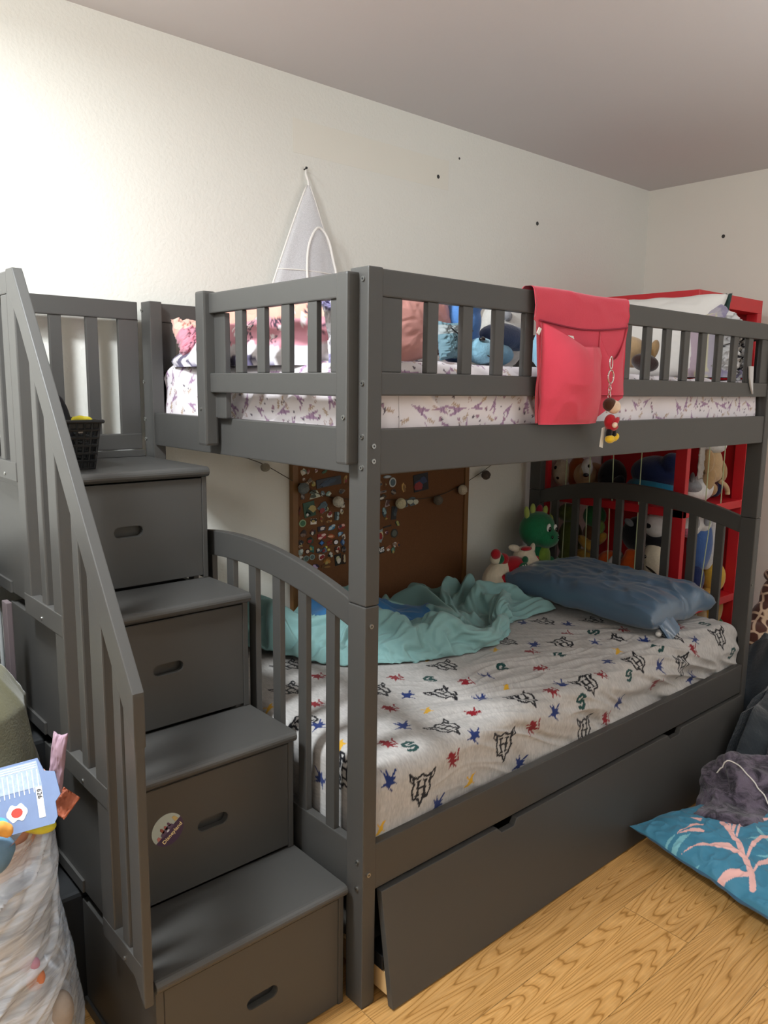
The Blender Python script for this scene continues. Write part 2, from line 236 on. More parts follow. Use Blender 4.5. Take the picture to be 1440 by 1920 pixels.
5,1,0,1,0,1,0,0,-1,-2,-1,2,0,2,-1,-1,3,1,-2,1,-1,-1,0,2,3,-2,0,0,1,0,-1,-1,-1,-2,2,-2,-2,1,-3,0,6,5,4,2,2,-1,-1,-4,-3,1,2,-1,-4,-1,-1,-1,0,-3,2,1,1,0,0,-3,-2,2,0,2,-1,0,1,0,1,-1,-1,2,-3,0,2,-3,1,1,1,1,0,-1,2,2,2,0,-1,1,-1,1,-2,-4,-5,1,0,3,1,4,3,-3,-4,2,-1,2,0,-2,0,3,0,-4,0,0,1,3,3,0,-1,-2,0,5,0,0,2,-3,2,2,-3,-3,-4,-2,-1,0,0,4,3,-3,3,1,-1,2,1,-2,-6,0,0,-6,-4,0,10,12,-3,4,0,-8,-5,-1,-1,4,
5,-1,1,0,2,1,-2,-2,0,1,1,3,-3,-2,1,1,1,2,0,-1,1,-1,1,-1,1,0,1,0,-1,-1,1,0,-1,0,0,-1,0,-2,-2,1,4,6,6,2,0,-3,-5,2,-3,0,-4,0,1,-2,-2,-3,4,-4,0,3,6,1,0,-1,-4,-3,0,2,2,-3,-2,0,2,-2,1,2,-2,-2,-1,1,0,0,3,1,1,0,0,1,2,-1,-1,-1,3,1,-3,-5,-1,-1,2,2,4,-1,-2,-2,-6,4,6,-1,0,1,-3,1,1,-2,-1,-1,0,0,1,1,0,-4,-2,4,6,3,0,-3,0,3,-4,-4,0,-1,0,2,-4,0,4,5,-1,1,-1,-1,-4,-1,2,-1,-7,-1,12,4,-2,6,5,-8,-6,-2,-6,2,8,-2,
6,-1,-1,2,-1,1,0,-2,-2,0,2,2,0,0,1,-2,-1,3,3,-1,-3,3,0,-3,-2,5,2,-2,-4,-1,-1,2,1,-2,0,1,0,-2,-2,7,9,4,2,-3,-1,0,-2,-2,0,-3,-3,-1,1,0,-1,-4,0,4,-2,2,4,2,0,1,1,-5,0,-2,-1,2,0,-2,-2,2,0,-2,3,-2,0,2,0,-2,0,-1,-1,3,2,-1,1,3,0,-3,0,1,-3,-3,-1,3,1,1,1,3,-4,-5,2,2,0,1,0,1,-2,-2,7,-2,-4,-1,-1,-1,1,1,4,-3,-2,-5,1,2,3,1,-6,5,2,-5,-2,6,2,-6,-2,-2,2,6,8,2,-2,-4,-2,-6,0,2,5,-5,7,10,0,-8,1,0,-7,-6,-1,2,4,2,
5,0,-1,0,1,-2,3,1,-1,1,-3,1,4,-2,-1,-3,2,1,-2,0,1,-2,3,4,-4,-1,4,1,1,-1,-3,-5,2,3,-3,-3,-1,2,4,7,8,0,2,-1,-4,-1,0,-3,-1,-5,-1,2,0,-1,-2,4,-7,5,-4,0,1,0,0,1,3,3,-3,-1,-3,0,0,-2,0,0,0,2,2,2,-5,-1,4,2,-1,0,0,-2,2,3,-1,1,2,1,0,-4,-4,-2,1,-1,4,1,1,-5,0,-3,2,3,1,0,0,3,0,-4,3,3,-1,-3,-1,-1,-3,0,3,3,-6,-4,-2,2,-1,1,1,-3,4,4,-6,0,6,1,0,0,-3,-3,3,7,2,2,0,-4,-2,-4,3,10,-5,-1,6,-1,-10,-3,-2,-4,4,10,-7,3,
5,3,-3,0,0,0,-2,2,3,-3,1,-1,0,0,1,0,-2,0,-4,-1,3,-1,1,5,2,-4,-6,4,4,2,1,-2,-5,2,1,0,-1,-3,6,9,6,0,-3,0,-1,-2,-1,-5,-2,0,3,-2,0,-2,-1,1,-3,-1,5,-4,-3,5,2,-5,-2,6,2,0,-2,-4,0,1,-1,0,1,1,-3,0,4,-1,-1,1,2,1,0,-1,-1,3,2,0,0,0,-1,-2,-5,0,1,5,-2,-1,-2,-4,-1,6,0,3,-2,1,0,1,2,-2,-4,5,3,-2,-4,1,1,-4,-2,4,0,-3,-4,-3,-1,3,1,-2,1,3,1,-3,0,3,0,3,3,-3,-5,3,4,0,0,3,3,2,-5,4,4,-6,-7,2,-1,-8,1,6,2,-1,3,-2,
6,-1,2,-2,1,0,0,0,1,-3,1,1,-1,3,1,0,-3,-3,3,0,-2,0,-3,1,-2,-2,1,-4,3,3,2,6,-2,-5,3,1,0,1,9,3,2,3,-2,-2,-2,-5,1,2,-3,-2,-2,1,-4,3,-2,0,0,-4,3,4,1,-4,3,3,-2,-7,3,3,1,-3,-3,3,1,-2,-3,-2,2,-3,2,1,1,0,1,0,0,4,-1,-1,4,1,-5,3,0,-3,-1,1,2,-4,2,-2,-2,5,3,-1,3,-9,5,-1,0,0,2,0,-3,-2,2,4,-3,-3,0,4,0,1,1,-3,-5,-5,1,5,-2,1,-5,3,2,-1,-4,1,0,-1,3,5,-1,-5,6,2,-6,2,7,8,1,-9,-3,5,-4,-11,2,3,2,9,0,-5,2,-3,
5,0,1,-4,0,0,4,3,-1,0,-2,-1,1,3,0,0,1,-1,2,1,-1,-3,-2,-2,0,-1,-1,1,-4,-2,0,4,7,0,-5,-3,0,12,6,5,-2,-1,0,-3,-1,0,-8,2,-1,2,1,-4,0,-1,-1,-3,4,-2,-3,-1,2,2,0,-1,3,3,-5,0,2,-2,1,0,-1,-2,2,-3,-2,3,0,-1,-1,0,0,0,1,2,4,1,0,3,2,-3,-5,-3,5,0,-3,1,-2,1,-1,1,-1,1,-1,3,-3,3,0,-2,2,6,0,-2,-3,-1,3,-1,-5,-1,4,1,1,0,0,-1,-1,1,2,-7,-1,-4,0,0,1,-2,0,1,0,2,4,1,-4,7,3,0,5,-1,0,0,-6,-11,3,1,-7,5,5,-4,9,-2,-5,4,
6,-1,-1,3,-2,1,-4,2,3,1,-4,0,2,2,1,1,-1,-1,2,2,-1,-1,-1,-5,1,3,0,-1,-3,-3,-2,-2,4,4,-2,0,1,10,6,4,-2,-2,0,-2,-6,0,1,-6,1,4,-3,-1,2,-2,-1,-1,-2,1,1,-1,-3,2,1,0,-2,3,2,-3,1,2,1,-1,-2,2,-1,1,-3,-1,0,1,1,0,-1,-1,0,-1,2,4,-1,3,2,-2,-3,0,-1,-1,0,-1,-1,1,1,-5,3,1,2,3,-2,0,0,1,-1,3,2,-2,2,-2,0,-1,3,-6,-4,3,2,1,3,2,-4,-3,2,0,-4,-5,1,2,-2,1,-1,-1,-2,1,2,1,-1,1,8,7,-6,-6,-6,3,4,-2,-8,4,3,-2,4,2,0,7,-2,-4,
5,1,0,1,0,0,0,-6,1,5,0,-3,1,2,0,1,2,-2,1,3,0,-2,0,-2,0,3,0,-2,-1,0,-2,-7,2,2,1,3,8,5,4,-1,-1,-4,-2,-1,-1,-4,2,-1,0,-7,3,2,-2,1,-1,-1,-2,0,0,3,-1,-4,1,6,-3,0,-2,0,0,5,1,-3,0,-1,1,-3,1,3,1,-1,-1,-2,0,3,0,-3,1,1,3,1,-1,0,0,-2,-3,-2,0,1,2,-1,-1,4,-1,0,-1,3,4,-5,0,0,0,-1,3,-1,1,4,-1,-1,0,3,-6,-7,7,2,-1,4,-2,-7,2,0,1,1,2,-3,0,3,1,-5,-5,-1,1,-1,4,-2,1,6,-6,-5,6,1,-6,-1,1,-3,8,5,1,6,-6,-2,4,-5,
6,1,0,-2,1,0,1,1,-5,1,4,-3,-1,2,1,0,2,1,-3,2,2,0,-2,-2,3,1,0,-1,0,-1,0,-5,-7,7,1,5,10,3,1,-3,-3,-5,-5,-1,5,2,-3,2,-4,-4,0,4,0,-1,-1,-3,3,-4,0,1,5,0,-5,0,7,-5,2,-3,1,2,0,3,1,-3,-2,3,1,1,-2,-3,0,1,-2,-1,3,0,-1,4,-1,0,-1,-3,-1,-2,-3,1,2,3,-1,2,4,-3,3,0,2,-5,-2,2,0,-2,2,1,1,3,-4,0,4,0,-2,4,1,-5,-4,6,-1,-1,3,-4,-6,5,3,4,-3,-2,1,-2,-1,0,-1,-5,-3,6,6,-4,0,-8,4,9,-3,-13,-4,1,8,5,0,7,3,1,-2,-6,-3,1,
6,-1,0,0,-1,-1,1,2,1,-2,3,1,-5,-1,5,-1,-1,3,-1,-2,5,-1,0,1,-2,1,-1,0,0,-2,-1,0,-8,-3,12,6,7,3,-2,-1,-3,-1,0,-2,-5,0,-3,-1,1,4,0,-1,-1,-1,-1,3,0,1,-5,-3,1,5,-1,-4,2,0,2,1,-4,3,0,0,3,2,-4,2,1,-2,0,0,-1,-2,-1,-2,0,3,0,1,4,-5,0,-1,-5,1,2,2,0,-1,2,-1,-2,5,-2,2,1,0,-5,3,0,-2,-1,2,3,3,0,-3,0,3,-4,1,5,1,-4,1,1,-5,3,2,-3,0,1,-2,4,0,1,-5,-7,-2,0,0,0,1,2,-3,4,5,5,-6,-8,0,1,5,3,7,2,-1,-2,-2,-1,-2,-5,2,
5,-1,-2,-2,2,4,-1,1,2,0,0,0,-1,-2,0,2,-2,3,1,-2,1,2,-3,2,1,-4,3,2,-1,0,-2,-1,-2,-4,3,13,3,1,-6,-5,0,3,-2,-4,-6,2,3,-2,3,3,2,-4,0,0,-1,3,5,0,-1,-5,-5,-1,4,-1,-2,5,-4,3,0,0,2,-1,-1,4,1,-1,0,-4,0,4,-2,-2,-1,1,-2,1,1,1,-1,-4,-3,-1,1,0,3,0,-1,0,0,1,3,-2,2,0,-2,0,4,-1,0,1,-3,-4,2,4,4,-1,-5,3,1,-2,4,5,-2,-2,2,-4,-4,6,1,-1,3,-4,-3,6,-3,-4,0,-1,-3,0,-1,0,-2,1,6,3,-8,-8,1,7,11,7,2,-2,-1,0,-6,-9,2,-1,3,-1,
6,1,0,-1,-5,0,4,3,1,0,-2,2,0,-3,-2,3,1,-1,2,-1,-4,4,2,-1,0,0,-3,2,1,-2,0,0,-1,2,6,4,-1,-5,-1,0,1,-8,-3,-1,5,-1,5,3,0,-3,-2,-2,2,0,-1,4,-3,2,4,0,-2,-7,1,2,-2,1,-1,-1,5,-2,-1,-2,1,0,5,0,1,0,-1,-1,2,0,-2,-2,0,-1,1,2,-7,-3,-1,1,1,0,-1,0,1,0,2,2,-1,3,0,-4,-1,2,2,2,0,0,2,-1,-7,0,2,3,0,-2,7,-5,1,6,3,-3,-3,-3,0,3,6,-1,-2,-1,-4,-1,6,0,-1,3,-1,-2,0,-4,-1,2,-9,-7,-1,4,11,10,4,0,-1,0,-4,-5,-2,-6,-3,0,4,3,
6,1,1,1,-1,-4,1,1,2,0,0,-1,2,-1,-1,0,2,-1,1,0,-2,-1,3,-1,1,0,-1,0,0,2,-2,-1,-1,3,4,-4,-2,1,4,-1,-6,1,-1,3,3,1,-1,1,-2,-1,-2,3,-4,2,-1,4,-1,-2,1,3,-1,-2,-4,4,-3,-3,2,-2,2,2,0,1,-1,0,0,0,1,3,-1,-3,0,4,0,-2,-1,2,0,-7,-3,-1,0,-1,1,0,1,1,1,2,0,-1,0,1,-1,-1,1,3,2,0,0,1,0,1,-4,-4,0,1,4,-2,0,6,-3,1,4,0,-3,2,-1,1,0,-1,-2,3,0,-3,-2,5,-1,-3,0,-3,1,2,-11,-6,0,5,11,10,5,-1,-4,-5,-4,-2,4,-5,-3,0,-2,6,-2,4,
6,2,0,1,1,-1,-2,-2,2,3,-2,-1,2,1,-1,-1,0,-3,1,3,0,-5,0,1,-2,2,0,2,4,-2,-1,-4,0,2,3,5,2,-6,-4,0,2,3,0,-1,1,-1,-3,3,-1,1,-2,0,2,-3,0,1,1,-1,0,-1,-3,5,0,-3,0,-5,3,0,-2,0,3,0,0,2,-1,-6,-1,1,2,1,-2,1,4,2,-1,-1,1,-5,-3,-3,0,-1,1,3,1,3,2,0,-3,0,1,-1,-1,1,3,2,-1,1,0,2,0,0,-2,-3,-1,-1,2,0,0,3,-1,0,0,-1,3,1,5,-6,-6,0,0,1,2,-1,-4,4,5,-3,-4,-1,-2,-6,-2,6,8,11,4,1,-5,-7,-7,-5,4,1,-5,4,0,-2,1,5,3,-1,
6,-1,2,2,1,0,-2,-2,0,2,0,-1,0,1,1,-3,-2,3,1,-3,1,1,-6,-3,3,3,3,0,0,0,-1,0,5,7,-2,-2,0,1,-1,0,-2,-4,1,4,0,-1,-3,-3,3,1,1,-1,1,-4,-1,-4,1,3,1,1,-3,-4,2,1,1,0,-5,6,-3,-1,0,3,-1,-3,0,3,-5,-1,1,1,0,1,5,3,2,0,-4,-5,-5,1,-1,3,1,1,2,0,0,0,2,-2,-1,0,2,2,-1,-1,1,1,0,2,-1,0,0,-2,-2,1,-3,2,1,1,1,-5,2,-2,-2,3,3,-2,-2,-1,0,1,0,1,-1,-1,4,5,1,-4,-6,-3,12,8,1,-3,-2,-6,-8,-5,0,5,0,2,-2,-2,6,2,-1,3,0,-1,
5,1,1,2,0,1,-1,-2,-6,1,0,5,-1,1,1,2,-1,-1,-2,-1,-3,5,1,0,1,-1,2,-3,-3,1,0,3,11,4,0,-4,-5,-1,1,-3,-4,2,4,-1,-1,-1,2,-3,-3,1,2,0,-3,2,0,0,-4,2,-1,1,3,-5,-5,0,0,4,0,-1,4,2,-2,-2,2,-3,-1,4,0,-1,-1,0,0,-1,-2,3,6,1,-3,-5,1,-4,2,2,2,0,-1,0,1,1,2,0,-1,-3,-1,5,-2,-1,2,0,0,-3,2,-1,-1,2,2,-1,3,-2,-2,-3,3,-3,-1,6,-1,-3,-3,-1,1,1,-1,-1,6,1,-1,-2,-2,-1,6,3,3,0,-6,2,3,-6,-8,-4,-1,2,5,1,-1,1,8,-5,-3,7,2,-7,6,-2,
6,2,0,0,1,0,0,-1,-2,-3,1,1,3,1,-2,1,2,-2,-2,1,-3,0,5,0,-1,2,0,-1,-1,-2,-1,9,8,-1,-2,0,-3,-4,-2,1,2,1,-3,-1,-3,2,2,0,-4,0,2,-2,0,0,-1,2,-3,-1,1,-1,1,2,-6,-5,2,3,2,-1,1,2,2,-2,-3,2,-3,1,3,-1,1,2,1,-2,0,0,0,0,-6,-1,0,4,1,1,1,1,-1,1,0,-2,-3,1,1,3,-1,-2,3,0,0,0,0,-1,-2,-1,2,2,1,1,-4,2,1,-3,-3,2,-4,3,4,-2,-5,1,-1,1,0,-2,2,6,2,-2,1,-3,-4,3,3,2,-1,-5,-5,-4,0,2,5,0,-2,4,3,1,-2,1,-3,-2,8,-2,-4,4,
6,2,0,2,0,-3,1,2,-2,-5,5,-1,-2,2,1,-1,2,-1,-5,3,1,-3,4,2,-3,0,3,1,-1,-1,-1,9,2,-1,0,-3,-2,1,0,-1,2,0,-3,-5,3,-1,-4,-1,6,-1,-3,1,-1,1,0,0,-2,0,-1,-4,0,3,-2,-3,1,1,3,-1,1,-1,1,1,-4,3,3,-5,5,2,-1,-3,1,0,3,2,-1,-10,-4,0,4,2,3,1,1,0,2,-1,-5,-3,1,0,2,2,0,0,2,1,-1,1,0,1,-1,-2,1,2,-2,1,0,0,0,-1,-6,2,3,-5,3,2,-1,-3,1,-2,4,0,-7,4,6,-1,1,2,-1,-3,-2,1,-1,-3,-3,4,4,4,0,-1,2,2,-4,-3,-6,2,3,-2,-1,10,-3,-1,
6,-3,3,1,1,-1,1,1,0,1,-3,1,-1,-6,3,4,1,-3,-3,-2,6,-3,-3,2,5,1,-1,2,-2,-3,7,7,-2,-1,-2,0,0,-2,-1,2,1,-1,-2,0,-2,-1,-1,4,-1,0,-1,-2,0,0,0,-3,3,0,-2,-5,1,1,0,1,3,-1,-1,3,-3,-2,-1,-1,1,-2,3,1,-2,0,0,1,1,2,0,-1,-6,-2,2,3,1,2,2,-1,0,0,-1,-1,-1,1,-1,2,-1,-1,3,1,0,1,1,-1,0,-5,1,2,5,-2,-2,-1,-1,1,-5,3,1,-5,0,3,0,1,-3,0,0,1,-1,1,3,-3,2,2,-3,-1,-2,6,0,1,0,2,6,3,-3,-6,-4,4,7,-2,-8,-7,1,6,-2,8,-2,-6,7,-3,
6,1,-1,0,1,-1,0,3,1,0,0,-1,0,-3,-3,1,2,1,1,-5,0,0,1,0,1,0,-1,2,1,1,13,-1,-3,-4,-2,-2,1,4,0,-1,-2,0,1,1,-2,-2,1,0,0,-1,-1,-1,0,0,0,1,-2,-2,-4,-1,0,3,1,1,0,1,-1,-2,1,-1,0,0,1,-3,-1,2,-1,1,0,0,2,2,1,-2,-4,3,0,0,0,1,0,1,-1,-2,0,0,3,2,2,-3,1,-1,0,1,0,-1,0,0,0,-2,-2,2,3,0,-1,-3,2,-1,-2,-1,5,-5,-5,3,1,0,0,-1,1,-1,0,0,3,-1,-4,4,1,-1,4,0,6,5,2,-2,-3,-5,-4,-2,6,6,-2,-5,0,-5,-1,3,4,-2,4,-3,-5,4,
6,0,0,-4,0,5,0,1,2,1,0,-1,1,-1,-6,1,1,-1,2,1,-6,0,2,4,-3,1,2,-2,2,8,4,-1,0,-3,-3,-3,-2,0,4,0,-3,0,3,-1,-3,1,2,-3,0,2,-3,1,0,-1,0,1,-4,-3,-2,0,0,2,3,0,0,1,0,-1,-4,1,-1,0,4,0,-4,-1,1,3,2,-1,-2,1,3,-5,1,2,2,-1,0,-1,-1,0,0,1,-2,1,2,0,-1,4,-1,2,-1,0,-1,0,0,0,0,4,-4,-1,1,1,0,-4,3,-1,-2,-2,1,0,-2,0,-2,1,3,-1,-3,2,-1,3,-4,3,1,2,-1,-2,2,3,1,1,-3,-4,-4,1,4,8,5,-1,-7,-7,1,7,-2,-5,8,-4,-4,8,-3,0,
6,2,-1,0,-1,0,3,0,2,1,-1,0,-1,-1,-2,-5,0,1,-1,1,0,3,-1,-1,3,0,1,1,0,7,0,-2,-1,-2,-2,2,-2,0,-4,1,5,0,-3,-1,2,0,-1,0,0,-1,1,0,-1,0,0,0,2,-3,-5,-1,0,1,2,1,0,0,3,-4,-2,1,-2,0,-2,2,-1,0,2,1,1,1,-1,0,-3,0,2,0,1,1,0,0,-1,-1,-1,1,2,1,-2,-1,2,2,2,-3,2,0,-1,1,0,0,0,3,-2,-2,-1,0,2,-1,-1,1,-2,-2,0,0,-2,-1,3,-2,2,2,0,-3,0,-1,1,0,5,1,-3,4,2,2,-4,-10,-2,3,3,7,6,1,-4,-7,-7,0,3,4,8,-6,-4,8,-3,-5,8,-4,
6,1,0,1,0,1,0,0,1,1,0,-1,0,1,-1,-3,-4,2,0,1,3,1,-1,-1,-2,0,2,-1,7,3,-2,-2,-2,-3,1,0,-1,-3,2,1,-2,0,3,2,0,-2,-1,-1,1,0,0,0,0,-1,1,-4,0,0,0,-1,-2,0,3,1,-1,1,0,0,-3,-1,1,-1,-2,3,3,-3,0,-2,0,3,1,0,-1,1,1,0,1,-1,-1,-1,-3,0,2,0,1,0,1,1,0,0,1,3,-1,-1,1,-1,0,0,0,0,-1,1,-2,0,1,1,-1,0,-1,-1,-2,0,0,1,4,-2,-4,0,2,1,1,1,2,-5,-3,1,6,-4,-1,-1,-1,4,3,2,6,0,-3,-6,-6,-3,2,5,5,-1,-3,7,-5,-3,7,-3,-4,3,
5,2,0,1,0,2,-1,-1,1,1,-1,1,-1,1,1,0,-5,2,-1,-1,3,2,0,-1,-2,-1,-1,3,5,0,-3,-2,0,2,-4,-3,5,1,-5,-2,1,2,3,3,-1,0,-1,0,-2,0,-2,1,0,0,0,-4,-1,4,1,-2,-2,-2,4,1,0,-3,1,-1,0,0,0,3,-1,-5,2,2,0,1,0,-2,-1,0,-3,4,1,2,1,2,-5,-1,2,0,-3,0,0,-1,2,2,1,0,1,1,0,1,-1,0,-1,0,0,1,-1,1,-1,-2,1,4,-5,0,6,-3,-5,-1,1,2,-4,2,0,-1,6,-1,0,1,1,0,-3,-5,2,8,2,-2,1,1,4,1,-5,-7,-5,-4,0,4,7,2,-6,-3,2,3,5,-6,-2,8,-3,-1,
6,2,0,-1,2,1,0,-2,-1,-1,3,-2,1,1,2,0,-3,-4,5,1,-2,3,-1,-3,-7,-1,-1,4,-5,-2,0,-1,0,7,4,0,0,1,4,0,2,0,-2,0,2,-2,-1,1,-1,-3,3,0,-1,-1,0,-1,-1,-2,4,0,-1,-2,2,4,-3,2,-3,-4,3,1,-3,-1,2,2,1,0,0,-1,-4,3,1,-6,2,1,1,0,0,0,4,-1,2,1,-1,-4,-1,1,0,1,1,0,-1,1,2,-1,0,0,0,-1,0,0,0,-1,2,-1,-2,3,0,-7,6,4,-5,0,-1,0,-4,-1,4,4,0,2,1,3,-2,3,0,1,0,2,0,0,0,0,-1,2,-2,-3,-6,-3,2,-1,-2,0,3,4,0,-5,-2,8,-4,-1,4,-4,
6,2,1,0,0,1,0,-1,1,-1,-2,2,-2,2,1,-1,0,0,-1,1,-1,-5,-2,-3,2,-6,3,-1,-5,0,1,3,3,2,8,5,0,0,0,1,-1,-1,0,-2,-1,1,1,-2,-2,1,-2,2,1,-2,1,-3,1,3,-1,-1,1,3,-4,1,0,-1,-3,2,-2,0,0,0,3,0,-2,2,-1,0,2,-1,-3,1,-2,0,1,-1,0,1,0,3,0,-1,1,0,0,-1,1,0,0,1,0,0,2,0,-2,-1,-1,1,0,-2,3,1,-1,-2,0,-3,5,-2,-4,4,3,-2,1,-4,-3,2,7,-1,1,5,2,-1,-2,-2,6,0,-1,1,1,1,1,-1,-5,-4,-2,-1,0,0,-3,5,1,1,1,-2,-4,-2,-2,1,9,-4,-4,2,
6,-1,2,2,1,0,1,-2,-1,0,1,-1,-1,-4,5,0,1,1,-3,0,-2,-6,-5,2,5,-1,-5,3,3,1,3,3,2,-2,-2,3,1,2,1,0,1,-1,-2,0,-1,0,-1,0,1,-1,2,-3,0,-1,1,-2,2,0,0,1,0,0,0,-2,0,-2,1,6,-5,-3,3,3,-1,-1,1,-1,-3,1,2,-2,1,-3,-1,-1,0,1,-1,-2,3,0,0,0,1,3,0,1,0,0,0,0,2,0,-1,1,-2,0,0,-1,0,-3,3,0,1,0,0,-3,-1,5,-7,0,6,1,0,-5,2,2,2,4,-3,3,1,-3,2,3,2,-2,0,3,-1,-3,-3,-6,-1,-5,-1,1,3,6,-1,-4,0,-1,-2,-1,2,2,3,-3,3,3,-3,-1,
6,1,2,0,-1,1,0,0,-2,1,-1,1,0,0,1,-2,0,1,-1,-5,0,-1,-3,-2,2,8,0,-2,4,1,4,0,-1,0,-1,-1,1,0,0,1,-1,0,1,0,0,-1,1,-1,-1,1,-1,-1,-2,0,0,1,-1,-2,4,3,-1,-1,2,-5,2,1,0,2,1,-1,-1,0,-2,1,2,0,-3,-2,-1,-2,-1,5,-4,-2,-1,0,1,2,-1,1,0,1,1,1,2,0,0,0,1,0,-1,0,-1,1,0,1,0,-3,0,-2,1,0,-1,3,-1,1,-4,5,4,-5,-1,3,-1,1,1,0,2,2,-1,-2,1,0,2,4,-2,-2,-1,0,-4,-3,-3,1,-1,1,2,1,3,0,2,-2,-3,-3,0,0,0,2,1,-1,-2,3,4,-5,
5,2,1,-1,-3,2,3,-1,0,1,-1,0,-3,3,0,-1,-3,0,1,0,-4,0,2,-1,0,6,5,-5,0,0,-1,2,0,-2,-1,-1,-1,-2,0,0,1,1,1,2,-1,0,-2,1,1,0,-2,3,2,-2,1,-1,0,3,2,1,0,0,0,-3,-1,0,2,-2,3,0,1,-2,0,2,-5,2,0,-2,-1,1,-1,-2,1,-1,0,1,1,2,1,1,0,0,0,0,-1,1,-1,0,-1,-1,0,1,1,-1,3,-2,-1,-2,0,1,-1,-1,-2,2,0,0,1,1,5,-2,1,0,-1,-2,3,0,-2,-1,5,-2,-2,1,0,-6,2,6,-6,-4,4,4,2,3,2,1,1,1,0,-1,0,-1,-1,0,-1,0,0,-1,-1,-1,-11,-2,5,1,
6,1,1,-3,1,0,2,0,-1,1,0,-2,2,0,-6,1,4,-3,-2,0,0,2,0,3,3,1,-1,1,-2,-2,-6,0,3,4,1,0,0,0,-1,-2,-1,0,-1,-2,0,-1,2,1,1,2,1,0,1,-2,1,0,2,4,0,-1,0,1,0,-2,-5,2,1,1,3,-1,-1,-2,2,0,1,-4,2,-1,3,3,-5,-3,2,-1,-1,-1,0,0,1,0,1,0,1,0,1,-1,-1,0,-1,1,0,-1,-1,2,0,-3,0,1,0,2,-1,-1,1,0,0,1,-1,-1,3,1,-2,1,0,-3,1,1,-7,5,0,-2,3,-4,-4,-1,1,4,5,-7,-5,1,1,1,3,5,3,3,2,2,0,0,1,2,-1,-1,-1,-2,-3,-1,-1,-9,0,5,
5,-4,1,3,1,0,0,2,-1,0,1,-2,2,-2,0,1,-2,-3,-2,-3,5,0,2,2,4,0,-1,-1,0,1,-2,-5,-3,-2,1,3,3,3,2,3,0,0,-2,-1,0,1,0,-2,-1,-1,3,-2,1,-1,1,1,5,0,-1,1,0,-1,0,-1,-2,-1,1,-4,4,0,2,2,-3,-2,2,-1,1,0,1,1,-1,-1,-1,1,-3,0,-1,1,1,1,-1,0,-1,0,-1,1,1,0,1,-1,-1,-2,0,-1,0,2,-2,2,0,-1,4,-2,2,-1,-1,2,2,-2,1,2,-5,-3,2,-2,-1,4,-4,-3,3,-2,-2,0,-4,2,1,1,1,3,-3,-4,-1,-2,0,-1,1,3,4,4,5,4,1,-1,-1,-4,-3,-3,-2,0,8,1,-7,4,
6,0,-2,1,3,-3,-4,3,5,-1,-1,-3,1,2,-1,-1,-5,3,-1,0,-1,1,4,6,6,-7,-4,1,-3,2,1,0,1,-2,-3,-4,-3,-1,0,2,4,3,5,0,-2,1,-1,2,0,-1,-1,0,-2,1,1,2,3,-8,2,6,1,-1,-5,2,2,1,-3,-1,-5,4,-1,3,2,-1,-2,3,0,3,-4,-2,6,-3,-2,0,1,-3,0,-1,0,1,2,1,1,-1,0,-1,0,-2,-2,-1,0,1,0,1,1,1,1,-3,0,-1,0,4,-3,-1,1,0,3,1,-1,1,-2,-3,-3,1,-1,1,5,-6,-2,8,-4,2,-1,-6,-1,0,-1,2,8,-3,-2,-3,-4,-1,-1,0,0,0,0,3,2,-1,0,2,1,2,3,1,-4,7,2,-5,
5,3,-2,3,-1,-4,1,3,0,-1,-1,1,-2,2,-2,-4,1,-4,4,1,-2,5,4,5,3,-7,-3,0,1,-3,2,0,-2,4,1,-2,-2,-2,0,-1,-2,0,1,5,4,1,-1,-1,-2,-1,0,1,-1,-1,1,2,1,-2,0,4,-1,-7,3,2,5,-1,-4,-4,5,1,-1,-2,1,1,-1,0,1,-2,1,0,3,0,-1,-2,-1,-2,0,0,0,-1,0,1,0,1,1,0,0,1,0,-1,0,0,0,-1,0,-2,2,-1,0,0,-1,2,-1,0,1,-1,0,1,-3,2,-1,0,3,2,-6,-4,4,2,-6,3,5,-3,-3,-1,-2,1,4,-4,1,9,0,0,-3,-2,-1,-1,-3,-2,-2,-2,-1,3,4,6,2,2,2,1,-3,-5,2,-1,
6,0,3,0,-3,1,1,0,-2,1,-1,-1,2,-1,-3,-2,1,-1,-1,5,0,3,6,7,-7,-2,-1,-3,3,-3,0,-1,0,-2,1,1,2,1,1,0,-2,-1,0,1,2,-3,0,-1,1,2,-1,-1,-1,0,1,-1,1,2,1,0,-2,-3,1,6,0,0,-4,2,2,0,1,-9,1,2,0,0,-1,4,-2,0,-1,0,2,0,-1,1,-1,0,1,0,-4,-1,-1,1,0,1,-1,1,1,1,0,0,0,-1,0,0,-4,4,0,5,-3,0,1,-1,-1,-1,1,-1,1,-5,0,1,3,3,-1,-4,-3,1,-1,0,3,1,-2,-2,0,1,1,5,-5,1,8,3,0,-2,-7,-4,4,4,1,-2,-2,-3,-3,-2,1,1,0,4,6,-4,-5,4,
5,0,1,-1,3,0,0,1,-1,-3,1,0,0,-4,0,1,0,0,1,2,4,1,4,7,-7,-2,-1,-1,-5,3,-1,0,1,-2,-2,2,2,1,-1,0,3,-1,-4,-4,1,4,1,0,1,-2,-1,1,0,-1,1,-3,0,6,1,-2,1,-1,1,2,1,-2,-1,3,-4,-3,-1,5,-2,-1,1,1,-1,-1,2,-1,-1,3,1,-1,1,-1,-2,0,0,1,0,-2,1,-1,-1,0,1,0,1,0,0,-1,-1,1,-1,2,0,-2,0,-1,2,-1,1,2,0,0,-1,-2,0,-2,-1,3,-4,-2,2,1,-2,2,2,-4,-3,1,7,-1,-2,-2,-2,3,6,-7,2,5,4,0,-1,-8,-5,1,5,6,4,2,1,-4,-3,-4,-3,-4,0,9,1,-3,
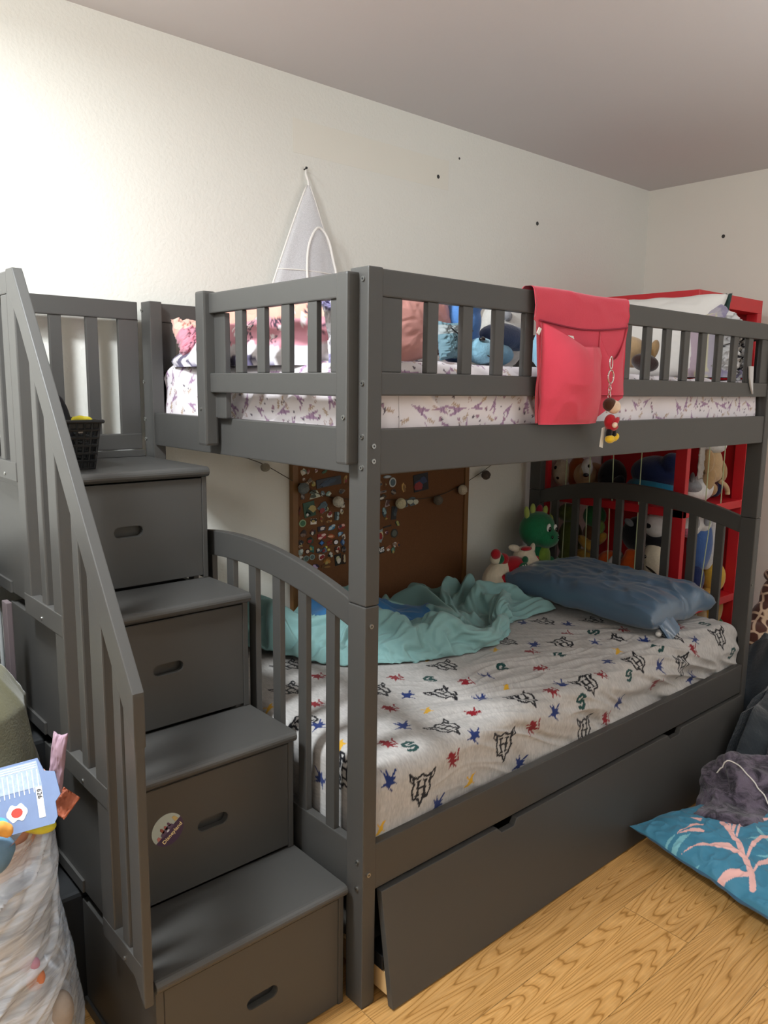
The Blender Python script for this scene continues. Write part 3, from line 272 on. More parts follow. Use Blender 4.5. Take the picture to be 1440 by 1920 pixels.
5,0,-2,-1,3,3,1,-1,1,-2,-2,1,-2,-2,-1,1,-1,3,3,0,3,4,2,-4,1,0,-3,-1,1,-1,-1,0,-2,-1,3,0,-1,-1,4,-1,-1,-1,1,2,-2,-3,0,0,0,2,0,1,-1,1,1,2,-2,2,-2,0,2,0,1,0,2,-4,-2,3,1,-5,-2,2,2,0,1,-1,2,1,-4,3,3,1,-2,0,-2,0,0,-1,-2,-1,4,2,-3,1,0,0,1,-2,-1,1,-1,1,0,-1,0,-2,3,-2,0,-3,2,-2,2,3,0,0,0,0,-3,-2,-1,0,1,-2,1,0,2,-2,2,-3,-5,0,9,3,-4,-1,2,-4,0,4,-6,-1,4,2,4,5,-6,-7,-5,0,4,6,5,4,1,2,-1,-4,-7,-3,5,-1,
6,-1,0,2,0,1,0,0,-2,1,-2,1,-2,-1,1,-1,1,2,2,0,2,3,7,-6,-6,2,0,-2,0,0,1,1,-2,0,1,-1,-2,1,-1,5,-1,-1,-2,-2,4,1,0,-1,-1,-2,1,1,0,-1,1,3,1,-2,-6,3,1,3,0,2,-1,-4,3,-2,-5,1,3,1,-2,-1,-1,-1,4,2,3,-3,0,4,-1,-2,0,-1,0,-1,-1,-1,-1,2,2,-3,1,2,0,2,-3,-1,1,-1,1,0,-1,-2,-2,3,0,-1,-1,2,0,-1,0,2,-1,2,-4,-2,4,-4,-1,0,1,3,3,-3,0,-4,1,2,-2,9,-1,-7,0,4,-4,3,-3,-4,3,0,-1,7,5,-5,-6,-4,-2,-2,2,4,4,4,5,2,-1,-7,-6,5,
5,0,-1,3,1,0,-1,-1,-1,-2,0,0,-3,-1,3,1,1,2,0,5,1,4,2,-5,-5,-2,2,1,0,1,-1,-1,0,2,-4,0,1,1,0,-3,-4,4,5,1,-4,-3,-1,1,0,5,1,-4,1,0,2,-1,4,-2,-3,1,0,4,1,0,0,-5,3,2,-2,0,-1,-3,-1,0,-1,3,5,0,1,0,-3,-1,2,-1,-2,2,0,-1,0,-1,0,-2,0,2,-2,-2,0,0,2,0,-2,1,0,-1,1,4,0,-3,0,2,-3,0,0,-1,0,2,0,-2,-2,-1,2,5,-3,-1,4,-2,-4,6,-6,-2,-1,7,0,-1,8,0,-8,-1,5,-4,4,-2,-7,5,1,-5,8,6,0,-3,-4,-3,-8,-1,0,0,1,5,5,5,-2,-4,
5,1,1,-1,2,0,-4,1,-2,-1,-1,-2,2,0,-1,2,5,1,1,1,6,5,-2,-6,-2,-2,0,0,1,-1,1,-1,0,-1,-1,-1,1,0,0,-2,0,2,1,2,1,2,-1,-1,-1,-5,3,1,-2,1,1,0,1,-2,1,-2,7,0,-2,0,-2,1,-2,4,2,-4,-2,1,-2,1,2,5,-1,-1,-3,1,3,-2,-1,1,0,-1,-1,0,-2,0,-1,0,1,0,3,-4,-3,-2,2,1,1,-1,-1,1,-1,1,3,-1,0,3,-1,-1,-1,1,0,-1,-1,-3,-2,0,-1,3,3,1,-1,2,-6,-1,7,1,-1,-4,1,1,-2,7,1,-6,-1,1,-4,6,-2,-4,8,0,-6,7,4,-5,-6,-2,7,-2,-3,-2,2,-2,-1,3,4,-1,
5,1,0,-1,2,0,-3,-2,2,-1,0,1,-2,0,2,3,0,2,2,2,4,4,-6,-4,0,0,0,0,0,0,-2,1,-1,-2,1,0,-3,2,-1,1,2,-5,2,5,0,1,1,0,-2,0,-4,0,-1,1,2,1,0,3,-1,-4,3,3,-2,-4,-4,1,3,-2,3,-2,0,1,1,0,1,2,0,-1,0,-2,-1,3,1,-2,1,0,-1,-1,1,-1,-1,-2,0,2,0,4,-1,-5,-1,0,1,0,0,-1,0,-3,0,5,0,-3,2,2,0,1,-2,1,3,-6,-2,-1,-1,1,3,0,-3,4,2,-6,-3,6,6,-4,1,-1,2,-2,4,-3,-6,2,0,-3,7,-3,-2,9,-1,-7,5,5,-2,-6,-5,1,5,3,-2,1,-3,-6,1,6,
5,1,0,0,-3,3,0,-6,2,-1,2,-1,0,2,2,0,1,2,4,3,4,4,-10,-3,-1,1,-2,2,0,-1,0,-3,1,0,-3,2,1,-2,1,-1,3,-1,-3,0,6,1,0,0,2,-3,-2,-2,2,-1,2,-1,-2,5,2,-2,0,3,0,-1,-6,2,2,0,-5,3,-2,0,2,-1,1,5,-1,0,1,-1,-1,-2,1,3,-1,-2,1,-1,-2,0,0,1,-2,1,0,1,2,1,-6,-1,0,1,-1,1,2,0,-3,1,0,-1,3,-3,3,0,0,1,-2,-2,-3,1,4,1,-3,2,-2,-4,3,0,1,3,-4,5,-5,-1,-2,0,3,4,-4,-4,5,-3,-2,7,-4,0,8,0,-8,5,7,-1,-7,-5,-2,1,4,0,8,-3,-4,0,
5,-1,3,1,-4,-1,2,0,-3,1,-2,0,2,1,-1,1,2,5,2,2,0,-9,3,3,0,-2,0,-4,-1,3,0,0,0,0,0,-2,1,0,-1,1,0,2,-1,-3,1,5,2,1,-1,1,-3,-3,-1,1,1,-1,-2,1,6,0,-3,1,3,-3,0,2,1,-4,3,2,-1,-5,0,7,7,2,-9,-5,0,3,1,-2,-1,2,2,-2,-1,-1,0,-1,-1,0,0,-2,1,-1,1,4,-1,-5,0,0,0,0,1,2,0,-2,0,3,0,-1,-1,0,2,-2,-3,-2,3,0,1,-4,3,3,1,-2,-1,4,3,-2,-1,-6,2,0,-2,-7,-1,6,6,-4,-3,7,-5,-2,7,-5,-2,5,4,-6,5,6,-2,-5,-4,0,0,3,-3,8,-1,-5,
4,0,0,1,-2,-2,4,0,-2,1,2,-2,0,-1,3,0,0,1,2,-1,1,-3,0,4,1,1,0,-1,-3,-2,1,2,-1,0,1,-2,-2,2,-3,-1,2,4,-1,-1,-3,4,5,0,0,0,0,-2,-2,-1,2,2,1,-6,2,5,-4,1,-1,-5,1,4,0,0,1,3,2,1,1,4,13,-11,-6,-5,-1,-1,0,1,-1,0,1,2,-2,0,-1,0,0,-3,2,1,-2,-1,1,0,4,-2,-5,-1,0,0,1,1,1,0,0,-2,0,2,-1,-1,4,-1,-4,0,0,2,-1,2,-1,0,0,3,2,-2,2,1,0,-3,-1,-2,-2,0,-1,-4,3,6,-4,-3,7,-3,-3,4,-3,-3,4,2,-3,9,5,-2,-6,-3,1,0,1,0,1,-2,
5,0,-3,2,2,-5,1,1,-1,2,-1,0,1,0,-3,3,4,-2,-4,4,10,-8,-3,3,4,-1,0,0,1,-2,0,-2,1,0,-1,1,-2,-4,4,-1,-3,3,3,-1,-1,-3,4,5,0,-3,-2,1,0,-2,2,4,1,-1,-3,3,0,-1,-3,-2,3,-1,-2,3,3,1,1,3,5,3,-9,-1,2,-4,-2,0,-1,1,-1,-2,-2,1,1,0,1,0,1,2,-3,-2,1,-3,-1,2,1,4,-4,-3,0,-1,-1,2,3,-2,0,-2,2,0,1,-1,1,-1,-5,0,2,3,-5,3,5,-1,2,0,-4,5,4,-2,-5,4,-7,-1,4,1,-4,3,-6,-1,8,-5,-1,4,-6,0,4,-2,-6,5,2,-3,11,3,-2,-7,-2,-4,-1,2,6,-1,
4,1,0,0,1,0,-3,-1,2,-3,-2,2,3,3,2,1,-1,-5,7,13,-8,-6,-6,-1,6,2,0,0,0,-1,-1,1,0,-2,1,-1,1,-1,-4,3,0,-3,3,3,-1,-2,-3,4,3,0,-1,-3,1,0,2,0,2,-1,1,-3,5,-1,-6,4,3,0,-3,-2,1,2,3,5,2,-4,-7,-1,5,4,-4,0,-1,0,0,-1,0,-2,0,-1,0,1,0,0,1,-4,-3,4,-3,-1,2,2,4,-4,0,-1,-2,-1,0,3,0,3,-3,0,0,2,-3,-2,-1,0,4,1,-2,-4,4,4,2,-3,4,1,-1,2,0,-3,-2,-3,-1,2,-3,-1,7,-4,-3,8,-4,-4,4,-5,-2,7,-2,-5,3,1,0,9,3,-4,-9,-1,-3,0,2,5,
4,1,1,-5,1,2,1,-4,-3,1,2,-2,3,6,2,0,-1,6,7,1,-8,-6,-3,-6,4,6,1,-1,-1,0,0,-1,0,1,-2,2,0,0,-2,-1,2,-1,-2,1,1,1,-1,-1,4,2,-1,-1,-2,0,2,-2,0,4,0,-3,2,2,0,0,-1,1,0,-3,0,2,1,2,-1,0,-1,0,1,4,0,-4,1,-1,0,0,0,-1,0,0,0,-1,-2,0,-1,1,-2,-2,3,-2,-2,-1,5,3,-3,0,0,-2,-1,2,0,3,-2,-1,0,1,-1,-3,2,1,-2,0,4,-3,-3,-1,3,3,-1,4,2,0,0,-4,1,-2,-5,1,6,-4,-3,8,-3,-4,4,2,-4,1,-3,-1,9,-6,-6,2,3,4,5,2,-6,-2,1,-2,-2,2,
5,1,0,-7,-1,3,-1,0,0,-1,3,3,-1,2,1,1,2,7,7,-5,-10,2,-1,-5,-5,6,2,0,0,0,1,0,-2,-2,3,-1,-1,2,0,-1,1,-2,1,-2,2,1,0,-2,1,1,0,0,1,-1,2,0,0,5,-2,-3,0,-2,5,0,-3,2,3,-2,-1,0,1,-3,1,1,2,1,-2,1,3,0,-1,0,-1,-2,-1,2,-1,1,0,-2,0,-4,0,2,-1,0,-2,2,-2,-4,0,5,2,-3,0,1,1,-2,0,-1,1,1,-1,-2,-2,-2,4,2,-6,7,1,1,-3,0,-3,1,7,6,-3,-5,-2,5,0,-1,-5,-3,2,6,-3,-4,7,-1,-5,3,4,-6,0,-3,2,7,-6,-7,0,4,6,3,2,-2,1,0,-5,-2,
3,-2,-3,4,3,-1,-6,1,2,3,0,2,1,-4,-2,1,7,7,3,-5,-2,-1,-1,-2,-8,-2,7,2,0,2,-3,1,1,1,-3,2,1,-2,1,-1,-1,1,-1,2,0,0,1,-2,0,2,1,0,-3,1,3,0,2,-1,-4,3,-3,-2,0,3,2,2,1,4,1,1,-2,-1,0,-2,-3,-2,2,2,1,1,0,-2,1,1,-2,0,0,-1,-2,-1,0,2,-3,-2,1,-1,2,-3,2,-1,-6,0,4,5,-2,0,0,-1,0,-5,2,2,1,-2,-2,-1,2,0,5,-3,5,1,-1,-2,0,5,7,-8,-4,-2,3,2,4,-1,-2,0,-4,-2,7,-3,-4,7,0,-8,1,4,-6,1,-3,5,4,-6,-6,0,5,0,4,0,-5,2,6,-5,
4,1,-3,3,0,-1,-2,-3,2,2,3,2,-2,-1,3,2,2,5,0,-5,0,-3,-2,-1,-2,-6,2,6,0,0,1,-1,1,2,-1,-1,2,0,0,-1,-1,-1,1,0,0,0,0,1,-2,0,2,-1,2,-2,2,2,0,-6,0,5,0,-1,1,-3,4,-1,3,3,1,-2,2,0,4,-8,-4,0,3,-1,1,2,-1,1,-2,2,1,-3,1,0,-1,0,-4,-1,1,0,-3,0,-1,2,-1,3,-4,-2,-2,1,4,-1,1,1,0,1,-1,-1,0,1,-2,0,-1,0,-1,0,1,5,1,2,3,4,1,-6,-8,2,6,0,2,0,2,-4,0,-4,-2,6,-2,-5,6,0,-8,1,4,-6,3,-2,2,5,-8,-4,3,5,-3,-2,0,-3,3,4,
4,-2,1,3,-2,-6,3,2,-2,0,4,1,1,2,4,2,-1,3,-1,-7,-2,1,-3,3,1,-2,-7,3,5,-3,2,0,-2,2,2,-2,2,1,-1,0,-3,1,-1,1,1,-1,1,0,-2,1,1,2,-1,-1,3,2,-1,-4,1,1,2,1,-2,3,-3,1,0,-1,0,0,2,9,-5,0,-3,-4,-2,3,2,-1,3,0,1,-3,1,1,-2,-1,1,0,-2,-3,1,-1,2,-5,-1,-1,2,2,1,-2,1,-2,0,2,-1,1,0,1,1,-2,-2,-3,4,3,-2,2,-4,-3,0,-2,3,9,8,3,-7,-5,-4,-3,-1,5,1,3,3,-2,-2,4,-3,-1,4,-4,-3,4,0,-6,3,-1,-5,5,1,-2,2,-7,-2,9,2,-2,-2,-1,-3,4,
3,0,1,-1,0,-3,-3,5,2,1,-1,2,2,3,3,2,0,9,-10,-2,-3,-2,1,-1,4,-1,-3,-3,2,2,-5,4,1,-4,5,0,-4,2,2,-2,1,-1,-2,-1,0,2,0,2,0,-1,-2,2,-2,2,3,1,-1,3,0,-3,-5,1,4,2,2,-4,-1,2,-2,0,2,1,-5,2,0,3,-3,0,0,0,0,2,2,-1,-3,2,1,1,-4,0,4,-5,-2,2,0,1,-5,0,-1,1,4,-4,0,2,0,0,0,0,0,-2,-1,3,0,-3,-1,1,3,2,2,-4,-3,1,7,3,6,-6,-13,2,2,-1,-4,-2,4,0,6,7,-3,0,5,-5,-1,3,-5,-1,3,0,-6,4,-6,0,6,3,-3,-4,-5,2,6,3,2,-2,-1,-4,
3,1,2,-3,-1,0,-2,-1,6,2,-1,-1,0,1,1,4,15,-8,-10,-1,2,0,2,1,0,-1,0,-1,-3,1,1,-3,3,1,-3,3,0,-1,0,1,-1,-1,0,-3,-1,2,0,1,1,-2,3,-1,0,-1,3,0,-5,4,4,-3,-1,0,-1,1,2,1,2,0,0,-1,1,-6,0,1,4,-3,-1,-1,1,2,0,-4,0,2,0,0,0,0,3,-6,0,6,-5,-2,1,3,-1,-2,-1,-4,3,3,-3,-1,0,1,1,0,0,3,-2,-1,0,2,-7,-1,3,2,5,0,1,7,4,-1,-9,-17,0,2,6,-1,-1,1,1,0,-1,6,5,0,1,1,-5,0,1,-5,1,2,-3,-3,5,-6,2,8,1,-3,-8,-2,4,1,-1,1,1,0,
3,-2,5,1,-9,1,3,0,4,1,-1,-2,-1,2,2,7,11,-7,-7,-6,1,2,1,1,1,1,-1,0,-1,-1,1,-1,-2,3,0,-1,1,-1,0,1,-1,-1,-1,1,-2,-2,3,-1,1,1,-2,1,0,0,2,3,-4,-1,3,0,2,-1,-3,2,1,3,0,-1,-2,0,-1,-2,3,-2,2,4,-2,-2,-1,1,0,-2,-1,2,1,0,1,-4,0,2,-5,2,2,-4,0,2,4,-5,-1,0,-4,3,2,2,-1,-2,-1,1,0,3,0,-2,-4,2,-2,-2,3,2,-2,8,6,1,0,-6,-16,3,0,-5,2,5,-1,0,2,2,-2,1,4,-2,1,5,2,-5,-2,1,-5,4,1,-2,2,-1,-5,2,8,1,-5,-8,3,7,1,-5,-4,4,
3,-2,2,0,-1,-2,2,4,0,-2,0,1,4,3,6,8,-7,-7,0,-2,-4,4,1,-1,0,2,0,-3,2,0,-1,0,-1,-1,1,-1,1,1,-2,1,0,-1,0,-1,0,-3,-1,3,-2,0,2,0,0,1,3,3,-1,-2,-2,1,-1,2,1,-1,0,0,-2,-2,-1,4,4,0,0,0,-4,-1,3,1,0,-2,0,4,-3,-1,3,-2,-1,2,-7,-2,2,-1,4,0,-1,-2,2,4,-5,1,-1,-2,0,-1,3,1,-2,0,0,-1,2,-2,0,-4,1,0,1,0,8,4,1,0,-5,-13,-6,5,6,-1,-6,5,1,-2,1,5,-4,-1,3,0,-3,4,6,0,-1,-2,1,-4,5,-2,-5,5,-3,-3,5,7,0,-8,-8,3,7,5,-2,-5,
3,3,-4,-6,3,6,0,0,-3,3,-1,3,5,5,2,5,-13,-5,4,1,0,-2,1,2,0,0,0,-1,-1,1,0,1,1,-2,-2,0,1,-3,1,-1,3,0,-2,0,0,-2,-5,0,5,-1,-4,3,3,0,3,-3,1,-1,3,-1,2,1,2,-4,-1,-2,-1,2,4,3,4,-1,-5,-1,-3,1,2,0,-4,2,-1,-1,2,-2,-1,1,0,2,4,-3,-8,-1,1,5,-1,-1,-4,4,2,-2,4,-1,-3,-2,-2,2,4,-3,0,-1,-3,0,0,3,3,-2,-3,6,4,3,-2,-9,-10,-5,6,2,1,3,-2,0,4,1,0,-3,4,-1,-2,5,1,-4,1,2,-1,1,2,-1,-3,2,-2,-2,5,-5,-1,6,5,-1,-7,-7,0,4,5,-2,
3,2,-3,-4,1,2,5,0,-1,0,3,6,2,2,2,-3,-4,-3,0,2,0,-2,2,0,-1,0,0,-1,0,0,1,0,0,1,-1,0,-1,-2,-2,1,0,2,-2,0,0,1,-2,-5,-1,4,1,0,3,-2,3,-4,1,4,-1,-1,2,1,2,0,-3,-2,-3,0,10,9,-12,-1,-2,-1,0,0,-1,1,1,-2,-1,-5,3,0,-3,3,2,1,1,1,-1,-5,-1,-1,2,0,2,-4,4,-1,0,3,1,-2,-3,-1,1,0,0,-3,1,-2,1,2,5,2,-3,1,0,-2,0,-5,-10,0,7,-1,-1,2,0,1,7,-3,-1,3,4,-1,-2,0,2,-3,-6,4,1,-1,1,-2,1,-1,1,0,-1,3,-4,2,6,3,-2,-8,-4,2,0,4,
3,-1,0,3,-4,0,2,4,-3,-2,8,1,1,3,8,-5,-2,-2,-3,0,1,1,-1,1,-1,-1,0,0,-1,1,1,0,-2,2,-1,-1,0,1,-3,-2,3,-1,-1,-1,1,0,1,-2,-3,1,1,0,-1,2,2,0,2,1,-2,2,2,-4,-3,-2,0,3,6,-2,9,-5,-10,-1,0,0,4,-1,0,0,1,-3,-3,0,-1,2,3,-1,-1,-2,0,4,5,-1,0,-1,-6,1,3,-1,-5,3,-2,0,3,1,0,-2,-3,2,0,-2,4,-1,-4,-1,1,7,7,0,-6,-6,-10,-3,1,4,5,4,-6,-2,4,3,1,2,-1,3,2,0,-1,-2,-2,0,-5,1,1,2,-2,1,3,3,-3,-7,-2,1,5,-2,5,1,3,1,-4,-3,3,-3,
2,-4,2,3,2,-1,2,-1,4,2,1,0,-2,3,10,-5,-3,-1,-3,0,0,1,-2,0,1,-1,1,1,-1,-1,2,-1,-1,1,1,-1,-1,0,0,-2,-3,3,1,-3,-2,2,1,1,-1,-1,1,-1,0,0,3,4,-3,-3,0,4,0,0,-8,-2,3,5,6,11,-11,-15,4,-2,1,0,2,0,-1,-1,2,-3,-2,4,1,1,0,-2,-4,1,1,0,6,2,-3,0,3,-4,-2,4,1,-5,-2,1,-1,2,0,-2,1,0,0,0,-1,4,1,-4,-1,4,2,0,1,-12,-7,0,4,10,-4,2,-1,-1,6,-1,-1,4,-2,1,0,2,0,-7,-1,-3,0,1,1,1,3,0,-2,6,2,-3,-5,-4,-1,3,1,4,-1,3,-1,-5,0,2,
3,-1,-3,-1,6,1,-2,4,1,4,1,2,1,11,-4,-7,-3,-1,0,-1,-3,1,0,-1,4,0,0,1,0,-1,-1,1,0,-3,2,-1,-1,1,0,-1,-2,-1,2,-2,0,0,1,-3,2,1,1,-2,0,-1,2,1,2,0,-3,-3,-2,-2,5,2,1,2,3,5,-16,-2,-2,1,3,1,-5,3,0,-2,1,2,0,4,0,-4,1,1,-1,-1,2,-2,1,5,-2,0,0,0,-3,-1,4,1,-4,-2,1,0,1,0,-2,1,0,-1,-2,0,5,5,1,-5,-1,-4,-7,0,-4,-1,15,5,-4,-6,3,7,2,-2,1,1,-4,-1,1,-2,-2,-2,-6,4,0,-3,4,-1,1,4,-3,0,8,1,-2,-1,-8,-3,1,2,6,1,0,-2,-5,4,
3,3,-4,-2,1,4,-1,-2,4,1,2,6,9,9,-12,-5,-3,-1,-2,-3,1,0,3,-1,0,3,0,0,-1,-1,-1,1,1,-3,1,1,-1,-1,0,1,-1,-2,1,0,-2,0,0,-1,-4,2,4,-1,-2,2,3,-6,4,4,2,-4,-8,-2,6,10,-1,-3,0,-12,2,0,0,0,0,-2,1,-1,2,0,0,3,2,1,-1,-2,-1,2,1,-3,0,2,-2,1,2,0,-3,2,0,-2,0,2,1,-2,-2,0,3,1,-3,-1,0,2,-1,-4,2,4,2,3,-6,-10,-6,4,6,4,-1,2,1,-3,6,1,1,-1,-2,2,-1,-2,-1,-2,-4,0,-1,0,2,-4,3,1,-3,2,1,-1,5,7,-2,-1,-2,-8,-2,3,-1,4,5,2,-4,-2,
3,1,2,0,0,1,1,-1,-1,2,2,5,17,-7,-9,-2,-1,-3,-1,1,0,1,-1,1,0,1,0,0,-1,1,1,-2,0,0,-3,3,0,-1,0,1,0,-2,-2,1,-1,-1,-2,2,-1,-4,0,4,2,-2,2,-1,1,0,1,-3,-4,3,6,4,2,-3,-7,-5,-3,2,4,1,-4,0,0,1,0,0,0,2,4,-1,-5,3,0,-2,3,-2,-3,3,-1,-2,2,-1,1,-1,2,0,-3,1,4,-1,-2,-3,-2,4,3,-4,0,4,0,-2,-1,-1,2,-1,-9,-4,1,3,13,8,-10,-5,6,2,0,-1,-1,0,0,-2,4,-4,-4,-3,-1,4,2,0,-1,0,-6,5,0,-3,1,3,0,4,3,-6,5,-4,-7,3,3,-4,0,4,2,-2,
3,-2,1,2,2,1,1,-4,3,3,3,14,3,-10,-4,-3,-2,-2,-1,-2,2,-2,3,0,1,0,0,1,0,-1,2,-1,-1,2,-1,-2,2,-1,1,-1,-1,0,-1,0,-1,-2,1,-3,1,2,-3,-2,3,1,2,5,0,-5,-7,0,5,8,0,-1,2,-1,-10,-3,1,0,2,-1,4,1,1,-3,1,1,-2,0,0,0,0,-1,1,-4,-1,6,-1,-2,2,0,-1,-2,0,1,-1,0,1,0,0,1,-1,0,-3,-2,2,2,0,0,-1,5,1,-1,-3,-11,-2,-1,1,7,6,5,0,-5,-1,0,-2,-1,-4,2,1,-4,3,1,-4,1,0,0,5,-5,2,6,-2,-3,5,-2,-1,0,-1,0,2,1,-1,7,-6,-7,4,5,-5,-1,3,1,
3,-1,-1,4,1,1,-1,6,2,3,3,8,0,-11,-3,-4,-6,-4,-1,1,2,2,3,3,-1,1,0,2,0,-1,0,0,-1,1,0,-1,-2,0,1,-1,1,-1,1,-3,0,0,-2,0,-3,3,3,-2,-3,2,3,1,0,-3,-5,1,9,0,-2,-3,0,-4,-3,-2,4,1,-2,1,-1,1,3,1,-3,0,2,-1,1,1,-1,0,-1,2,-2,-1,4,-3,-1,2,1,2,0,-1,-2,-2,0,1,3,-1,-1,-1,2,-3,-3,2,0,-2,0,4,-1,0,-5,0,-3,-1,3,2,1,0,3,-2,-6,2,-3,-2,-1,0,2,1,-2,1,1,1,0,-1,1,1,0,3,5,-4,-3,3,4,-3,-4,-1,3,0,-2,4,7,-6,-5,2,7,-1,-5,2,
4,-1,2,1,2,-5,2,9,4,3,7,1,-13,-3,-7,-9,-3,1,5,7,1,1,0,2,-2,0,3,-1,0,-1,-1,3,0,-1,0,0,-1,-1,0,1,-2,0,1,1,-2,-3,0,2,-2,-7,6,3,-1,-1,2,3,-6,-6,3,8,2,-3,0,-1,-5,-3,-2,2,-1,-1,0,0,2,2,0,1,0,-1,0,2,0,-1,1,1,0,1,1,-1,-1,1,0,-1,-1,2,1,0,-1,0,-2,0,-1,3,-1,0,-3,0,1,-1,0,-2,3,0,-2,-4,-4,3,6,3,1,11,-9,-11,-3,1,3,-2,0,0,3,-4,-1,5,-4,-1,2,-2,0,0,-1,5,-1,-1,5,1,-2,2,3,-1,-8,-1,5,2,-5,-2,3,6,-4,-4,4,2,2,-2,
4,1,2,1,-3,1,3,3,6,6,11,-10,-12,-9,-11,3,5,6,2,1,1,0,-1,1,1,-2,0,0,1,1,-2,0,1,-3,-1,1,1,-2,2,0,0,0,-2,2,-1,-2,-5,3,3,-4,-6,7,0,0,2,-3,1,-1,4,2,2,0,-6,-4,-3,-5,3,0,0,1,1,2,-1,1,0,0,3,-1,-1,-2,1,0,4,2,-1,0,1,-1,-1,3,1,-3,0,-1,0,-1,1,1,-1,-1,0,-2,0,-1,1,1,-3,1,0,1,3,-5,1,-6,-4,1,6,4,16,-16,-3,-4,1,0,1,1,2,2,-4,3,-3,-1,4,-5,-1,-1,1,2,0,1,3,-1,0,4,2,2,-6,-1,2,-7,-1,7,-1,-7,-2,4,3,-3,-1,4,2,0,
4,0,3,-4,1,8,1,2,4,9,6,-17,-14,-8,6,5,4,0,-1,-2,3,0,-3,2,2,1,-2,0,1,1,-1,-4,-1,2,-2,0,2,1,-3,2,0,1,-2,1,1,-2,-1,-5,5,2,-5,-2,4,0,1,-3,-2,6,2,3,0,-3,-5,-4,-4,0,1,1,3,2,1,-2,1,-2,-1,0,-1,2,0,2,0,1,2,0,-4,-1,1,1,-1,3,1,0,0,-1,1,-1,1,-1,2,-3,-1,1,0,-3,1,0,2,-3,0,3,-4,1,-3,-4,-1,0,1,13,3,-10,-8,1,2,3,0,5,1,1,1,-2,2,-5,-4,2,-1,1,3,2,1,0,3,1,-1,-1,1,0,1,-5,2,-3,-8,2,5,-1,-4,-3,5,2,-3,-1,5,-1,
4,1,-2,5,4,0,6,0,5,8,-17,-9,-5,6,4,1,0,-2,0,-1,-2,1,-1,-4,3,-1,-1,-1,2,5,0,-1,0,-1,4,-2,-2,3,-1,-2,1,-3,1,-1,2,1,-1,-2,0,2,-1,-3,0,1,2,-3,2,-1,4,-1,-3,-4,-2,-3,-1,0,3,5,1,2,-2,0,-3,0,1,1,-1,0,0,0,0,0,1,2,3,-5,-3,2,4,-3,-1,4,-2,-1,2,1,-2,2,-2,3,-4,-1,1,2,-4,0,1,-1,0,1,-4,2,-1,0,3,-5,5,10,-20,3,1,0,4,4,-2,-3,6,2,4,-2,-1,2,-1,1,1,0,1,-2,-2,-1,0,0,-1,-1,1,0,-3,3,0,1,-3,-9,5,2,3,-2,-5,3,3,-3,-3,3,
5,0,1,6,1,1,2,3,4,-6,-17,-2,10,1,1,-1,-1,2,0,0,0,0,0,-2,-4,-1,2,1,1,-2,2,1,-1,0,3,-1,-3,3,1,-2,1,0,-1,1,-2,2,1,-2,-3,2,-1,-1,0,-1,1,4,-6,1,5,-2,-7,-4,-1,1,1,3,3,1,2,-3,0,0,2,-1,-1,-2,2,0,0,0,-1,0,0,1,3,4,-3,-2,-1,0,-2,-1,3,-2,-2,1,2,-1,2,-1,3,-2,-1,2,0,-5,-1,1,0,-3,0,1,-4,-2,8,10,4,-20,-4,4,5,6,-3,-4,7,-3,-6,2,1,2,-3,3,5,1,-1,1,0,0,-4,-5,-6,-2,3,2,-2,1,5,-2,-1,2,4,2,-7,2,-1,1,0,-1,-2,5,-2,1,
5,2,4,0,3,5,-3,1,6,-16,-1,2,-1,0,2,1,-1,0,0,0,0,-2,-1,1,-2,2,1,-1,-1,0,2,1,1,-2,-2,2,-1,-2,3,0,-1,1,0,-3,3,-2,1,1,-3,0,2,-4,-1,2,2,0,-2,5,-3,-5,-8,0,3,1,-1,7,1,-1,0,2,0,0,0,0,1,1,0,-2,-1,-1,0,-1,-2,-1,0,2,4,-2,0,-1,-2,0,1,2,0,0,-1,1,1,0,0,0,-2,1,1,-2,-2,0,0,-1,0,-5,2,6,-3,9,-10,-10,5,1,3,5,-1,-2,0,5,-4,-6,-1,0,0,-1,0,0,0,1,-1,0,0,0,0,-2,-1,4,0,-3,2,3,-1,2,0,3,3,-1,-1,-2,0,3,-2,0,3,-2,
6,3,2,2,1,0,5,9,-9,-6,-3,-5,-4,-1,-3,-1,1,-1,-1,0,-2,1,2,0,1,1,1,1,1,0,-2,2,3,4,-1,1,3,-1,-3,1,-1,0,0,0,-4,0,0,2,2,-4,1,2,-3,1,1,-3,7,-3,-7,-3,6,-1,-1,4,8,1,-1,0,-3,-1,0,0,-2,-1,-2,-2,-1,2,0,-2,-1,-1,-1,-3,-1,0,2,2,-1,2,3,-1,-2,1,0,-1,1,0,-1,0,-1,1,3,-3,0,4,-2,-1,0,-1,-1,-2,1,3,0,-13,-1,10,3,1,0,-4,2,3,-4,-2,4,0,-3,-1,0,-4,-3,0,1,-1,1,1,2,3,4,1,-4,-2,3,0,-2,1,2,1,1,-2,0,1,0,1,1,-2,2,-3,0,2])
